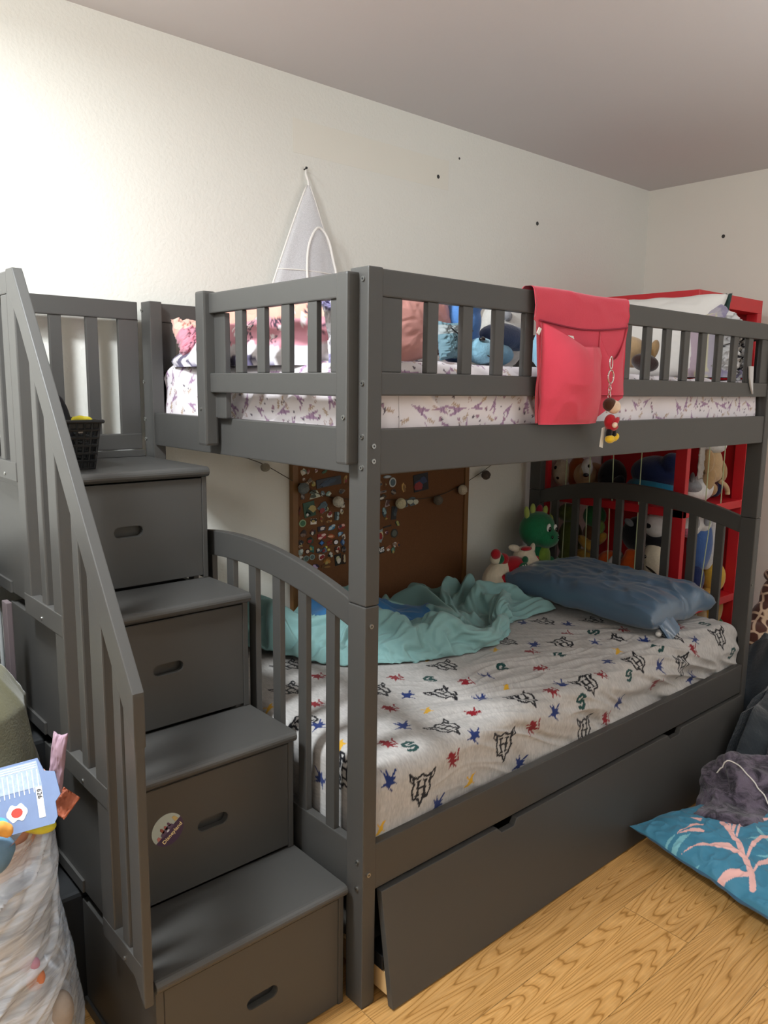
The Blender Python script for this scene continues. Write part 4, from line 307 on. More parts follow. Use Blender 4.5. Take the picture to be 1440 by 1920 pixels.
FUR_FOLDS = (54, 36, 0.0025, [
567,-5,-5,-5,-4,-5,-4,-4,-4,-3,-4,-4,-4,-3,-4,-3,-4,-3,-4,-4,-4,-4,-4,-4,-4,-3,-2,0,2,4,5,6,8,8,10,10,-205,4,3,4,4,3,4,3,4,3,4,3,4,3,4,4,4,4,5,4,5,5,6,5,6,7,6,6,7,5,6,5,5,5,5,4,5,0,0,0,0,0,0,0,0,0,0,0,0,0,0,0,0,0,0,0,0,0,0,0,0,0,0,0,0,0,0,0,0,0,0,0,
4,-1,2,1,1,0,1,1,0,-2,-2,0,-1,0,0,-1,1,-1,0,2,0,0,-1,3,-1,0,4,-1,-2,-2,-1,-2,4,2,-1,1,-3,-2,4,1,0,0,0,2,-1,-3,-1,-2,-1,1,-2,1,-1,1,-1,0,3,3,2,3,-1,-2,1,1,0,2,1,4,-2,-5,0,-1,0,0,0,0,-1,4,-1,-2,4,-3,3,-3,0,-1,3,-3,4,-1,1,2,0,1,2,-3,1,-1,-5,2,-2,0,0,2,-1,0,-1,-1,
3,1,-1,2,0,3,-1,0,2,0,1,0,1,0,1,0,-1,1,-1,-3,-2,0,2,-3,2,-4,-2,4,-5,0,5,4,-2,0,-1,2,-2,1,-2,3,1,1,-1,1,2,3,-1,1,-1,0,0,-2,1,-4,1,-1,-2,1,2,1,3,0,-1,0,0,1,-5,-5,-1,3,1,2,0,2,3,-1,-2,-3,5,-2,-5,1,0,2,3,-3,1,3,-5,7,-1,3,0,-2,-3,3,-3,3,1,-3,3,-1,-2,-5,2,-2,3,-2,
4,1,1,-3,3,2,-1,-1,-4,2,5,1,0,1,-1,-1,0,0,1,1,-3,-5,-5,0,1,4,-5,0,4,7,0,1,-1,-3,4,-1,-3,3,0,-3,0,2,3,-2,-2,3,5,-1,2,-1,1,1,-3,3,-5,3,-2,-4,-3,1,3,5,0,0,1,-2,-5,-6,4,5,-2,0,0,-2,3,4,0,-5,-3,7,1,2,-5,4,-3,2,-5,0,6,-4,5,-4,3,2,1,-3,1,-4,4,0,1,-1,-6,-5,4,8,-7,-1,
3,-1,3,2,-2,-3,4,-1,3,-1,-2,3,3,-1,0,1,1,0,-1,-1,0,-2,0,-5,-4,-2,4,2,7,0,-1,1,0,-1,-2,1,-2,-2,2,2,-1,0,1,1,1,-2,-2,5,1,1,0,0,3,-4,4,-5,1,-1,0,-1,-2,0,4,0,-8,-2,7,1,1,1,1,-4,0,3,-4,-2,7,2,-3,-2,2,2,-2,-5,3,1,2,0,-4,4,-4,5,-1,-1,0,1,1,1,1,-1,-8,-2,6,5,-2,-2,1,-4,
4,1,-4,3,2,-2,0,0,2,3,0,-4,1,2,4,0,2,-2,0,-3,-1,0,-3,2,-1,1,2,1,1,-1,1,-3,0,3,-1,-2,-3,3,-3,1,2,0,-1,-1,2,2,1,-5,1,3,1,0,1,1,-1,3,-2,-1,-1,-1,1,-1,-3,1,2,-7,1,8,-2,-3,3,-2,0,-1,5,-2,-2,4,3,0,-4,-5,3,6,-4,-1,-1,3,-2,0,1,-7,2,2,3,2,-3,-1,-2,1,1,-3,4,6,-2,-6,0,0,
4,0,1,-4,2,4,-2,1,2,-1,0,-1,-2,-2,3,5,-2,4,-1,-2,0,-1,-2,-1,1,1,3,1,-1,0,2,-4,0,0,-1,1,-2,2,2,-4,1,1,0,2,-2,0,0,3,-2,-3,1,1,-1,4,1,0,0,0,-1,0,0,0,-4,-5,5,6,-5,0,2,2,-1,-3,0,-1,-2,8,-3,-2,0,3,-3,4,3,-1,-1,5,-1,-4,3,-4,1,0,-7,-2,-1,4,6,1,-6,-5,7,6,-3,2,-1,-2,-3,-1,
3,-1,2,1,-4,2,4,0,-2,2,-3,2,1,3,-7,2,1,-2,3,2,0,-2,1,-2,1,4,0,0,2,-5,-1,4,-7,3,2,-2,-2,-2,4,2,-1,-1,1,0,-1,1,-3,2,2,1,-3,0,0,-1,4,2,1,-3,-1,0,-2,-1,4,-2,-3,5,3,-1,6,-5,-6,0,0,3,-2,-2,7,-3,-4,-2,8,-1,1,-2,4,-4,7,0,-1,0,-6,-1,1,0,2,-4,-5,0,8,1,-3,8,0,-5,-1,-1,-2,-1,
4,0,-2,3,0,-1,-4,6,-2,-4,7,2,-3,2,1,-5,3,-3,-2,2,1,2,-1,2,3,1,1,-2,1,0,-7,1,5,-3,0,-1,-2,2,-3,1,2,1,-2,2,0,-4,4,1,-4,1,1,-2,3,0,-3,-1,3,4,0,-2,0,-3,0,4,-1,-1,6,1,-5,3,-7,0,0,-2,4,0,0,4,1,-4,0,3,-3,0,3,-2,-1,6,-3,0,3,1,-2,-5,-6,2,4,-4,1,8,-1,-2,4,-3,-3,-3,1,-1,
3,1,1,-1,1,0,0,-2,3,1,-3,3,1,-1,3,-2,-2,3,-2,-2,-3,1,1,5,3,-1,3,-1,-4,4,-2,-6,4,0,-1,-2,-2,2,1,-2,0,0,3,-2,3,-4,-1,0,0,-1,1,-1,1,4,2,-1,-5,0,2,2,0,1,-3,1,4,0,0,4,-7,-5,5,-2,0,0,-3,1,-1,5,3,1,-5,3,2,-1,0,1,-4,0,-1,-2,2,2,6,1,-3,-8,0,8,-6,4,4,-8,2,3,-2,-2,-3,1,
4,-1,2,0,-1,-1,3,1,1,0,0,-2,3,-3,1,1,-1,-3,2,0,1,-3,2,0,5,2,-3,4,-4,-5,6,0,-1,-4,-2,2,-2,-2,3,0,2,2,-3,0,0,2,-2,-2,2,0,2,0,-4,-1,1,5,3,-2,-1,1,-3,0,2,-1,1,2,-1,-1,1,-9,-2,7,0,3,-1,2,-6,-2,6,0,0,0,0,2,0,4,-5,0,2,1,-2,-1,-1,5,0,2,-5,1,4,-8,2,7,-7,2,-4,-1,0,0,
3,2,-1,0,-1,2,0,-1,1,3,-1,0,0,-1,1,2,-3,1,-4,-1,2,2,-1,4,-2,5,-3,-4,6,-1,-2,2,-8,5,-1,0,-2,3,-1,3,-3,-1,2,-1,0,3,-2,1,-2,-2,1,3,0,-1,-3,-2,4,5,-1,-2,2,-3,3,1,-2,0,1,-6,-8,8,0,2,0,-3,2,-3,6,0,-6,7,2,-4,3,-4,2,3,1,-5,4,-2,2,2,-2,-2,6,0,1,-5,3,2,-5,0,3,-8,-1,2,0,-1,
4,0,1,-2,-1,3,-1,1,-1,2,2,-1,-2,3,-2,0,-1,0,2,-1,-3,2,2,1,-1,-2,5,-5,-2,7,0,-2,-2,-2,3,-1,-3,2,0,4,1,-5,0,1,-2,1,2,-3,5,-2,-3,2,-1,1,2,0,-4,1,3,1,2,2,-5,2,2,-5,-1,-6,-1,-1,10,-2,0,-2,1,-1,-3,4,4,-6,6,-4,-1,4,-5,0,8,0,-1,1,-4,-1,5,3,-1,1,2,0,-3,2,1,-5,-3,-4,0,-1,3,0,
4,1,-1,0,1,-4,5,0,1,-1,-1,1,0,1,-1,-1,1,-3,-2,2,3,0,2,-1,1,-4,1,6,-3,1,-4,3,2,-5,0,0,-2,1,3,-3,2,4,-6,0,1,1,2,-3,-3,6,-1,-4,3,-3,-1,2,6,-3,1,0,-1,4,-2,-1,1,-1,-11,4,3,-4,-1,6,0,3,-5,6,-3,-5,3,3,-4,5,-5,5,2,-6,-1,6,1,1,2,-3,-5,4,0,4,1,2,-1,-5,4,-5,-7,1,0,-1,0,3,
4,0,1,-1,1,0,0,1,-1,0,1,0,-1,-1,1,0,-1,3,0,-3,-1,3,2,2,-2,1,-2,2,2,-3,0,-6,5,1,-3,1,-2,1,2,2,-3,0,2,-3,2,-2,-3,5,0,-2,3,1,-1,1,-1,-3,-1,6,-1,-1,-1,-1,6,-4,-6,-1,1,-5,6,3,2,-2,0,-2,4,-3,3,-4,-1,4,-3,1,4,-6,-1,2,-2,-2,0,3,3,5,1,-5,4,-4,4,2,1,-1,-7,-2,-1,0,4,1,0,-2,
4,1,-1,1,0,2,-1,-1,2,-1,-1,-2,3,-3,1,2,1,-1,0,-1,0,-1,5,0,1,0,2,-1,-5,-2,0,1,-1,3,-2,0,-2,0,-1,3,-1,-2,2,0,-1,3,-2,-1,1,-3,1,4,1,0,0,0,-1,-2,3,0,1,-2,-4,1,-6,-1,1,3,-2,7,-2,2,0,2,3,-2,-4,-1,1,-3,4,-2,4,1,0,3,-1,-4,-3,-3,-1,1,7,4,0,0,-8,0,5,-2,-6,3,1,-1,0,3,-2,1,
3,1,2,1,1,-2,-2,2,-2,-2,3,-1,-2,3,1,1,1,-1,0,0,-1,2,1,1,-1,1,-2,2,-1,-2,-3,-1,1,2,-1,0,-2,0,2,0,0,0,3,-1,-4,-3,6,-2,-3,4,-1,-2,1,1,1,1,1,1,-1,-1,-2,-1,-3,-2,0,-1,2,0,2,2,2,0,0,2,-3,1,1,-4,-2,2,5,3,-4,2,3,0,-3,-1,2,1,-1,-3,-5,-1,2,8,-1,-6,-7,4,1,-1,3,2,-1,3,-2,0,
4,-4,2,3,2,0,-1,-1,-1,1,-2,2,1,1,-3,-4,1,4,0,0,1,3,1,0,2,-3,-3,0,4,-3,1,-2,0,-3,2,-1,-2,-1,0,2,2,-2,2,4,-5,-2,-2,5,0,-4,-1,0,-1,0,0,2,1,0,-1,1,0,-5,-2,0,4,0,2,-2,6,-4,2,0,0,4,1,-2,-1,-2,-2,1,0,2,4,-3,-2,1,5,2,-2,-1,0,0,0,-2,-3,-4,5,-4,-5,0,1,0,3,1,8,-8,3,0,
5,0,-1,1,2,-1,-3,1,2,-2,0,2,-1,0,0,0,-2,1,3,1,0,1,2,-1,-1,4,-3,-5,3,-1,1,-1,-1,0,-1,0,-2,1,-1,0,1,2,-5,1,6,2,-2,-3,3,-1,-1,-1,-2,1,2,0,-1,-1,0,-3,-2,2,-2,-2,2,2,1,0,0,3,-2,2,0,-1,3,1,-2,-1,3,-1,0,-5,0,3,-3,2,2,2,3,0,-3,-2,-3,1,1,-3,-4,4,-1,-4,4,-1,0,0,3,3,-2,1,
4,-2,2,2,0,-1,0,-2,2,2,-4,2,0,-4,0,3,5,-4,-2,1,4,1,-4,4,0,-4,6,-5,-2,5,-1,-2,0,0,1,-2,-2,-2,2,0,1,5,-2,-7,2,2,5,-4,0,6,0,-1,-4,-4,0,1,1,-2,-3,0,-2,0,4,-2,1,6,-2,0,-1,3,-3,2,0,3,-4,-2,5,0,-3,2,-1,2,-6,4,2,-7,0,3,3,4,2,-2,-1,2,-8,-1,-2,-2,4,-3,1,3,-3,0,0,7,-1,-1,
4,2,-4,1,3,1,0,-3,-3,2,3,-5,3,1,0,0,0,2,0,0,2,2,1,-7,1,0,-3,5,-3,2,0,0,-2,2,0,-3,-2,1,-2,-1,3,0,0,3,3,-3,-3,5,-2,-3,0,1,5,-1,-3,0,-2,-1,0,-6,1,-1,1,6,-1,-1,1,1,1,-2,0,2,0,-1,4,0,-3,1,0,-4,-2,4,3,-5,4,2,-1,-3,-2,0,1,7,1,-9,-2,-3,1,1,-1,5,-4,2,0,-1,-1,6,2,-2,
4,-1,1,-2,0,5,1,-1,-3,-1,2,0,-3,4,-1,1,0,1,-1,0,6,-2,1,2,-5,2,-5,0,2,-7,4,3,0,-1,0,-1,-3,-2,2,-2,2,2,1,0,-2,2,0,1,3,-3,1,-2,-2,5,0,-3,1,-1,-2,1,-5,5,-4,1,3,-4,3,1,-1,2,0,0,0,3,0,-5,-3,5,0,1,-4,-1,2,1,-4,5,-3,3,1,-3,-2,-2,5,-1,-1,0,-2,1,-2,1,5,-5,0,2,-1,4,1,-1,
5,1,-1,-2,1,1,2,-1,1,0,-3,2,0,-1,0,-2,3,1,-1,1,3,1,-4,3,0,-4,3,-4,2,-1,-1,3,-2,-1,-1,0,-2,1,-1,2,-4,0,2,2,0,-3,4,-1,0,1,-1,2,-2,-1,0,2,-2,-2,-7,7,3,-5,6,-2,0,-2,0,2,-2,-1,6,-3,0,-2,1,6,-4,-3,2,1,-2,2,-4,1,-1,-1,5,-7,1,0,-1,-2,0,0,0,4,1,-2,3,-4,1,1,2,-1,2,1,2,-2,
4,-1,1,2,-2,1,-1,3,1,-1,0,-1,1,-3,3,0,-3,2,2,2,-1,2,-2,-4,3,-3,2,1,-5,5,-2,0,1,0,-3,0,-3,-2,1,0,1,-2,-1,2,3,2,-3,2,-1,4,-4,0,4,-3,-1,-1,-2,0,-1,-1,4,-1,1,0,-2,5,-4,4,1,-4,-1,3,0,3,-3,1,1,-1,-2,1,0,-3,1,-1,3,-4,2,-1,-3,4,-2,1,-5,-1,2,-3,4,-1,3,2,-5,4,-1,3,-2,1,-1,3,
5,0,-2,1,-2,1,3,0,1,1,0,-2,1,0,-1,0,-1,2,2,2,-3,-3,4,-4,1,2,-2,2,-2,1,-2,2,-1,-1,-1,1,-2,2,-3,-1,-3,0,2,0,1,3,0,1,-1,2,-2,0,2,1,1,-6,-4,-1,6,-3,2,2,0,1,-2,0,0,2,0,2,-1,-1,0,-2,5,-1,-3,0,1,-1,0,-1,1,-4,2,1,0,4,-2,-3,6,-6,-4,1,-1,1,-1,1,0,2,-1,1,0,3,-2,1,4,-2,
5,0,1,-2,2,-2,1,2,-2,1,2,1,-2,0,-1,-1,1,-3,4,1,-3,1,2,-2,-4,2,2,0,1,0,1,-1,-3,-1,1,0,-3,1,2,-3,0,-6,2,3,-1,0,3,0,0,-2,6,-2,-3,0,4,0,-8,3,6,-3,-4,3,-1,0,1,1,0,-1,-1,4,4,-5,0,-2,-3,9,1,-3,-1,-4,1,2,-4,1,0,3,-1,6,-4,-7,-1,0,0,1,3,-2,-1,0,1,1,1,1,0,2,1,-4,6,-3,
6,-1,-2,3,1,-2,1,1,1,-1,1,0,-1,-2,-1,3,-1,-3,-2,7,0,-4,-2,5,-1,1,-2,0,1,-1,2,-3,2,1,-2,-1,-3,-1,-4,1,1,-1,-1,1,-1,2,1,0,1,-3,1,5,3,-3,-7,4,7,-6,-2,3,1,1,-4,0,3,-2,3,-2,3,-2,-1,2,0,2,2,-4,5,-2,-5,-3,5,-4,-1,4,1,3,0,-4,2,-4,-5,5,0,-2,-1,2,1,6,-6,0,4,-2,1,2,-6,2,0,2,
5,1,-1,2,-1,2,-1,1,1,0,0,0,-3,0,2,-1,0,3,-2,-5,2,0,-1,2,1,-1,0,-2,1,-1,0,2,-1,-3,3,-1,-3,-2,-2,0,0,2,-2,0,0,-1,0,-1,-2,1,2,0,1,5,-2,-2,6,4,-5,-1,2,1,0,-1,0,-1,1,1,0,2,-3,-1,0,1,0,-2,5,1,-8,1,1,-2,3,2,-1,0,-1,-5,-1,4,-1,-3,3,3,0,-3,1,3,1,-5,1,6,0,-2,-1,-5,3,1,
6,0,0,-2,0,0,3,0,3,-1,-2,1,2,3,2,0,-3,-6,3,-4,-2,3,-1,-2,1,0,1,0,1,-1,-4,4,1,-1,1,-1,-4,-2,-3,-1,-1,2,1,-1,1,-1,-3,-1,0,1,1,2,2,-2,11,0,-3,3,4,-2,-3,-2,5,-1,-3,0,-1,1,2,-1,-2,1,0,2,-1,-1,2,0,3,0,-5,3,1,-1,-2,-1,-3,-5,-2,4,5,0,-3,4,0,3,-5,-4,8,2,-6,0,7,-5,2,-4,2,0,
6,-3,3,1,-3,1,-3,0,2,6,3,-2,6,2,-2,-6,-9,-3,0,7,-1,2,-1,-1,1,0,-1,-2,0,2,-1,-3,3,1,0,-1,-3,-7,0,0,-2,0,3,1,-4,0,0,-3,3,1,3,1,-2,3,1,5,-1,1,-2,3,1,-3,0,2,1,0,-1,1,-2,1,1,-2,0,0,2,-2,2,3,5,2,-4,-3,0,-1,-1,-3,-8,-3,-2,3,1,5,5,0,0,0,3,-5,-3,8,3,-8,3,3,-3,-5,1,2,
7,-1,0,-1,2,0,-1,2,-2,0,4,4,2,-1,-8,-6,-2,1,-1,-1,4,0,1,0,1,2,0,1,-3,1,2,-3,0,1,0,-1,-4,-5,0,-2,0,2,0,-3,0,-2,-2,3,2,4,-1,-3,0,6,1,1,1,-1,2,-2,0,4,-1,0,-1,0,1,-1,1,0,2,-2,0,1,1,1,1,6,1,-6,5,-1,-2,0,-5,-10,-5,1,3,-3,1,1,2,-1,4,-1,3,5,-3,-2,7,0,-4,3,1,-4,-2,2,
7,4,-3,-2,3,-2,4,-1,1,1,0,3,-8,-4,-4,-2,5,4,2,-1,0,0,3,-1,-1,-3,2,0,0,-4,2,-2,1,2,-2,0,-4,1,-6,-2,2,-1,-1,-5,1,0,2,3,0,-1,-1,0,5,3,0,-3,2,-1,2,3,-3,0,0,2,1,0,0,0,-1,0,4,-3,0,0,1,5,-3,7,-1,-5,2,-2,4,-8,-5,-6,2,2,-3,0,1,3,3,-2,4,5,-5,2,2,-1,-1,6,-4,1,-2,-2,-3,3,
7,4,2,-1,-2,3,0,3,-1,2,-4,-5,-5,-6,1,6,5,0,2,1,-5,1,0,-1,0,1,-3,2,-1,0,-1,1,-5,1,4,-2,-5,5,-2,-4,-6,0,-1,3,-2,6,4,3,-7,-6,0,5,3,-1,0,1,-4,1,1,-1,4,0,1,-1,0,2,2,-1,2,-1,1,-2,0,-1,0,1,4,-3,-1,7,-10,2,-8,3,-2,2,-1,-1,6,2,-2,0,4,3,-4,6,2,-1,1,-3,-2,0,-3,0,4,0,-7,2,
8,3,3,0,1,0,1,1,-1,-5,-2,-3,1,-1,3,3,-2,0,-4,1,3,-4,1,3,-2,1,-2,0,-1,0,0,-1,1,-2,-1,1,-4,2,0,2,-4,-7,1,1,5,3,6,1,-1,-10,1,3,0,-3,-3,0,4,-1,0,3,0,-2,0,1,1,-1,0,2,-3,0,1,2,0,-2,-2,-3,3,3,0,-2,-4,-6,2,1,1,0,2,4,0,3,3,1,-3,5,1,-4,6,-6,2,2,0,-8,0,0,2,-1,3,-3,
8,3,1,3,2,0,-1,-2,2,-2,-2,-1,-1,1,2,-3,-1,1,0,-3,1,2,-5,4,1,-2,1,-3,2,-4,2,1,-5,2,1,0,-4,-3,8,1,-1,-6,-2,4,4,3,0,-4,-4,5,3,-4,-1,0,0,-4,1,2,0,0,2,3,-3,-1,3,1,-1,-3,4,-2,-3,2,0,-1,-5,-1,0,1,2,-2,3,-2,2,-2,-3,1,5,7,0,-6,-2,1,0,0,1,2,0,5,-9,1,2,4,-3,1,2,-3,-3,2,
9,1,3,2,0,1,0,-4,-1,2,0,-1,-1,3,-2,-3,-3,-1,3,0,-6,2,2,-3,3,-1,3,-1,-2,1,0,0,0,-4,2,0,-5,1,1,-2,1,6,-2,5,2,-1,-2,-6,-4,9,1,-4,-4,0,1,6,1,-1,-2,1,-3,1,4,-1,-3,-1,0,4,0,-1,-3,1,0,0,-5,0,-2,1,10,4,-3,-1,-3,-7,3,0,3,5,5,0,-5,-10,-5,0,0,0,1,2,8,-4,-6,2,9,-6,6,4,-3,-3,
10,3,1,0,0,0,-2,-5,0,-1,5,1,1,0,-1,-1,-1,0,-1,0,2,-5,3,-3,-1,-1,1,2,-1,3,-1,-1,1,-1,-2,0,-4,1,-1,0,4,5,5,-2,1,-2,-7,-7,4,7,0,1,-6,-2,0,1,2,2,-1,1,0,-3,-2,1,0,2,2,-1,-1,-2,1,1,0,-4,2,-2,-1,1,2,10,3,0,-9,-4,-3,4,3,0,4,-5,0,0,-4,-7,5,-4,0,-2,3,2,0,3,3,-2,2,2,2,-4,
10,2,1,1,-2,-2,-3,5,-2,1,-3,0,5,0,-2,-2,2,0,-2,-2,1,2,0,-1,-1,0,-3,4,1,0,-1,-1,1,-2,-3,0,-4,4,-6,5,5,4,3,-5,0,-3,-12,0,11,1,-2,-2,3,-3,-3,-1,1,2,2,-1,3,0,1,-2,2,-1,0,0,-1,-1,-3,3,0,-5,4,-3,1,0,-2,7,6,-2,-4,-2,-2,3,4,0,-3,-2,-5,-3,2,0,-2,1,-2,1,-3,5,2,2,-1,2,2,0,-5,4,
10,2,0,1,-5,0,3,3,0,-1,-3,4,0,-4,-3,3,2,-1,-1,2,0,0,-1,2,-3,1,-3,-2,5,-2,0,1,-1,-1,-2,-1,-4,-1,7,-3,7,3,-3,-6,0,-5,-3,7,5,-5,-5,2,4,3,-1,-3,-2,-1,3,1,1,0,2,3,-2,1,-3,0,-1,-1,-3,3,0,0,-4,6,-6,-1,3,-1,2,0,1,0,2,3,0,0,-5,3,0,-4,3,1,-8,3,-4,4,-4,-2,5,-3,2,6,-1,0,0,-1,
11,0,1,-3,3,-2,2,-1,0,1,1,0,-2,-2,1,2,-4,0,0,1,4,0,-2,1,0,0,0,-3,0,0,-1,2,0,-2,-4,1,-3,0,2,6,0,3,-7,-1,-5,-2,6,5,0,-2,-3,2,-3,-2,4,2,-3,-1,-4,3,0,3,-1,2,2,1,2,-3,-3,0,4,-4,0,-2,1,-1,1,-2,3,-2,3,-2,1,1,4,2,-5,-5,-4,1,6,6,-6,3,-2,-4,4,-3,-1,-3,0,0,3,4,-1,-2,6,-4,
11,0,-1,1,1,2,-2,-2,3,-2,1,-1,-1,-1,0,0,2,-2,1,1,1,1,0,-1,0,-1,1,-1,-4,2,0,1,0,-1,-1,-3,-3,1,4,1,1,-2,2,-6,-1,-2,7,4,-1,-3,2,-3,-1,0,-3,-1,1,0,2,-2,1,0,2,-2,0,1,-1,1,2,0,0,-1,0,4,-5,-1,1,2,0,3,-3,0,1,4,-1,1,-3,-11,1,1,1,10,-2,-4,3,-3,-1,-2,4,3,0,-2,-1,1,-3,0,2,0,
10,-1,0,0,1,1,1,1,-1,-2,-4,-2,-1,6,2,0,1,2,-1,-1,-2,1,0,1,0,0,-1,0,-1,-1,1,-1,0,0,-2,-2,-1,3,0,3,-2,0,-6,0,-1,7,6,-1,-1,0,-1,-6,0,2,1,0,-2,0,0,-1,-1,0,-1,1,0,-1,2,0,1,0,-1,1,0,-3,6,-5,4,1,-4,1,-2,4,7,0,-2,-4,-2,-5,-3,6,0,-3,12,-4,2,-3,-4,3,-2,1,0,2,-3,-2,-1,3,-2,2,
10,-1,0,-1,2,2,1,0,-3,-3,1,0,3,0,1,1,2,0,-1,-2,-1,-2,0,-4,5,3,-1,-1,-1,-2,0,2,0,-1,-1,-2,1,1,2,-2,1,-4,1,0,3,2,2,-2,-6,5,2,-2,-1,0,1,2,0,-3,1,0,-3,-2,0,1,1,0,-4,2,1,1,1,-2,0,2,-4,8,-8,1,3,-2,-1,5,1,0,-2,2,-4,0,-3,-1,4,-2,1,9,-2,3,-4,-5,0,-4,-3,0,5,-1,0,2,-1,1,
9,0,-2,1,1,1,1,0,-3,2,-2,1,1,2,0,1,-2,2,2,-1,-3,-2,-3,1,-3,5,0,-1,1,0,0,0,1,-2,-2,0,1,1,-1,1,-3,-1,-1,8,2,-2,-4,2,1,-1,-6,5,1,0,1,0,4,0,-4,0,1,-4,-1,-1,0,1,-2,-1,2,2,-2,1,0,0,4,-8,8,-3,-1,-1,4,-5,-3,1,2,0,0,5,5,-6,-4,0,-2,4,9,1,1,-5,-3,-1,-3,-2,-1,3,0,-1,-2,4,
9,-1,0,1,1,-3,1,2,0,-4,1,0,2,1,0,-1,1,-2,2,3,1,-2,0,-2,-5,-2,1,1,3,2,-3,-1,-3,3,0,0,2,1,0,0,-2,-8,9,4,-3,-1,-6,0,7,0,3,-3,-1,0,0,0,1,3,0,-3,1,0,-3,-3,-2,0,3,0,-1,6,-1,-3,0,1,2,-2,-5,8,-4,-4,-3,1,-5,2,3,-2,5,10,4,2,-3,-6,-3,-4,1,8,5,1,-1,-3,-4,-3,-4,-4,-1,8,1,-1,
9,1,0,1,2,-1,-2,-3,0,0,2,-3,0,-3,0,-1,7,0,-2,2,-2,3,3,0,-1,-7,2,1,0,-2,3,-3,-3,-3,5,1,3,0,2,-5,-4,3,-2,6,-1,-6,4,-2,-1,1,5,4,-2,-2,-2,-2,-1,1,4,-1,-1,4,-1,-1,-4,-1,1,1,-3,0,5,-2,0,2,-7,7,-1,0,1,-7,-2,-3,2,-2,1,-1,3,1,8,7,3,0,-2,-4,-6,0,5,5,0,-2,-1,0,-9,-4,-1,-1,7,1,
8,0,3,-2,0,-1,0,1,-2,3,0,-1,-3,0,1,0,-6,3,5,-2,3,-1,0,3,0,-2,-2,-1,1,-2,-1,2,1,-1,-2,1,4,0,-1,-10,-1,5,6,-3,-1,7,-1,0,-2,-2,0,3,2,-1,-3,0,-2,-3,-2,5,1,0,4,1,-2,-5,1,0,1,-4,0,3,0,-3,1,1,6,-3,-7,-2,-3,7,2,5,-4,-6,0,0,-3,2,9,7,-1,-6,-2,-1,1,4,4,1,-1,-1,-2,-6,-2,0,0,3,
8,-2,2,3,-2,3,-1,-7,5,2,-6,-1,2,4,0,1,-2,-2,0,2,2,0,-2,-4,-1,1,2,1,-2,0,-4,-1,5,1,1,-2,4,2,-7,-6,1,5,1,-1,3,3,1,1,-1,-1,-2,-2,0,1,0,0,1,1,-2,-2,-1,1,2,3,2,-1,-5,-1,2,-1,-4,2,0,-5,1,5,5,-7,-4,-5,5,6,9,0,-1,-3,-6,-1,-7,-2,0,4,7,3,-8,-7,-2,2,8,8,2,0,1,0,-4,-2,-1,-1,
8,1,0,-2,2,1,-4,4,-2,-2,1,2,1,-2,2,0,1,-2,-6,-2,3,5,1,0,1,-3,-5,1,2,2,0,-2,-2,3,-1,0,4,-4,-2,7,0,-3,1,3,-1,-1,3,-2,-1,2,0,0,0,-3,0,0,-2,1,4,-1,-2,-1,-2,0,5,3,-2,-7,0,1,1,-2,0,4,-1,-2,-4,-3,-1,5,4,3,-2,-1,2,2,-2,-8,2,-4,-2,-3,0,8,8,-4,-6,-3,-4,3,10,1,1,0,3,-3,-4,1,
8,4,-2,-5,-5,2,7,1,0,-4,-2,4,-1,-2,-1,4,3,1,0,-4,-3,-4,3,6,2,0,-2,-5,-3,6,1,-1,-1,0,0,-1,5,-9,1,11,5,-3,-4,-1,1,-2,-5,2,4,-1,1,0,0,0,-2,-2,0,0,1,2,1,-2,0,-4,1,2,2,-1,-7,4,0,-1,0,-1,5,-3,-3,-4,4,2,0,-6,-1,1,7,5,2,-2,-6,-1,-1,-7,-3,0,5,9,-1,0,-5,-7,1,8,2,-2,-2,4,1,-1,
7,4,0,-2,-6,-2,0,7,-4,-2,6,-3,-1,2,2,-2,-1,5,0,0,-3,-2,-4,0,8,4,0,0,-4,-6,6,-1,-2,-3,1,3,5,1,-3,2,3,3,-1,-5,-5,-3,5,-2,-2,3,2,2,0,1,1,-2,-1,-2,-1,0,2,1,-4,-1,-2,1,5,3,-5,-7,4,0,0,-1,4,-2,-9,1,1,5,-5,-3,2,0,-3,1,5,8,5,-6,-7,8,-8,-6,-3,2,9,2,-1,-4,-3,-4,9,5,-4,-5,4,3,
7,-7,3,5,1,2,-1,-7,-2,4,3,2,0,-1,1,1,1,-4,2,3,-1,3,-2,-5,-6,3,6,0,1,-4,-5,5,-1,1,-1,-1,5,4,0,-3,-4,-4,2,3,-1,2,-1,1,-1,-3,0,0,2,-1,1,1,1,-3,-2,1,-1,3,4,-3,-1,-6,0,6,4,-5,-5,2,0,4,-5,-6,2,6,-4,-6,-1,5,2,4,1,4,0,-1,0,1,-4,-1,4,-5,0,-7,-2,-1,8,2,-2,-5,-3,5,6,0,-2,1,
7,-3,-3,3,2,-4,1,-4,4,1,-1,4,2,0,2,1,2,1,-1,1,0,-1,1,0,-2,-4,-1,4,-2,3,-5,-4,4,-2,0,0,5,3,-1,-1,1,0,-4,-1,3,-1,-1,1,1,-3,-1,-2,0,0,-2,1,-1,3,1,-4,1,-2,3,6,-4,1,-4,-1,5,2,-5,-1,0,0,-6,-2,4,-1,-3,-2,4,-1,-1,3,5,-5,1,-3,0,3,2,2,-2,5,-2,-2,-1,-5,-1,5,-2,4,-4,-2,3,4,2,-2,
7,0,-1,-2,0,-3,-6,4,3,3,1,-2,1,5,1,2,1,1,2,-2,1,-2,1,0,0,-1,-2,-3,2,-2,2,-1,-4,1,-1,0,6,-2,5,-2,-2,2,2,-1,-1,1,-1,-3,-2,2,-3,-1,-2,1,2,-1,1,-1,-1,1,-2,-1,-4,0,4,1,1,-2,-3,3,2,-1,0,-5,0,3,-2,-3,3,1,-1,0,-1,-4,-2,2,-2,3,0,2,4,-6,3,1,0,4,-2,2,-3,-1,2,0,1,-1,-1,2,-1,2])

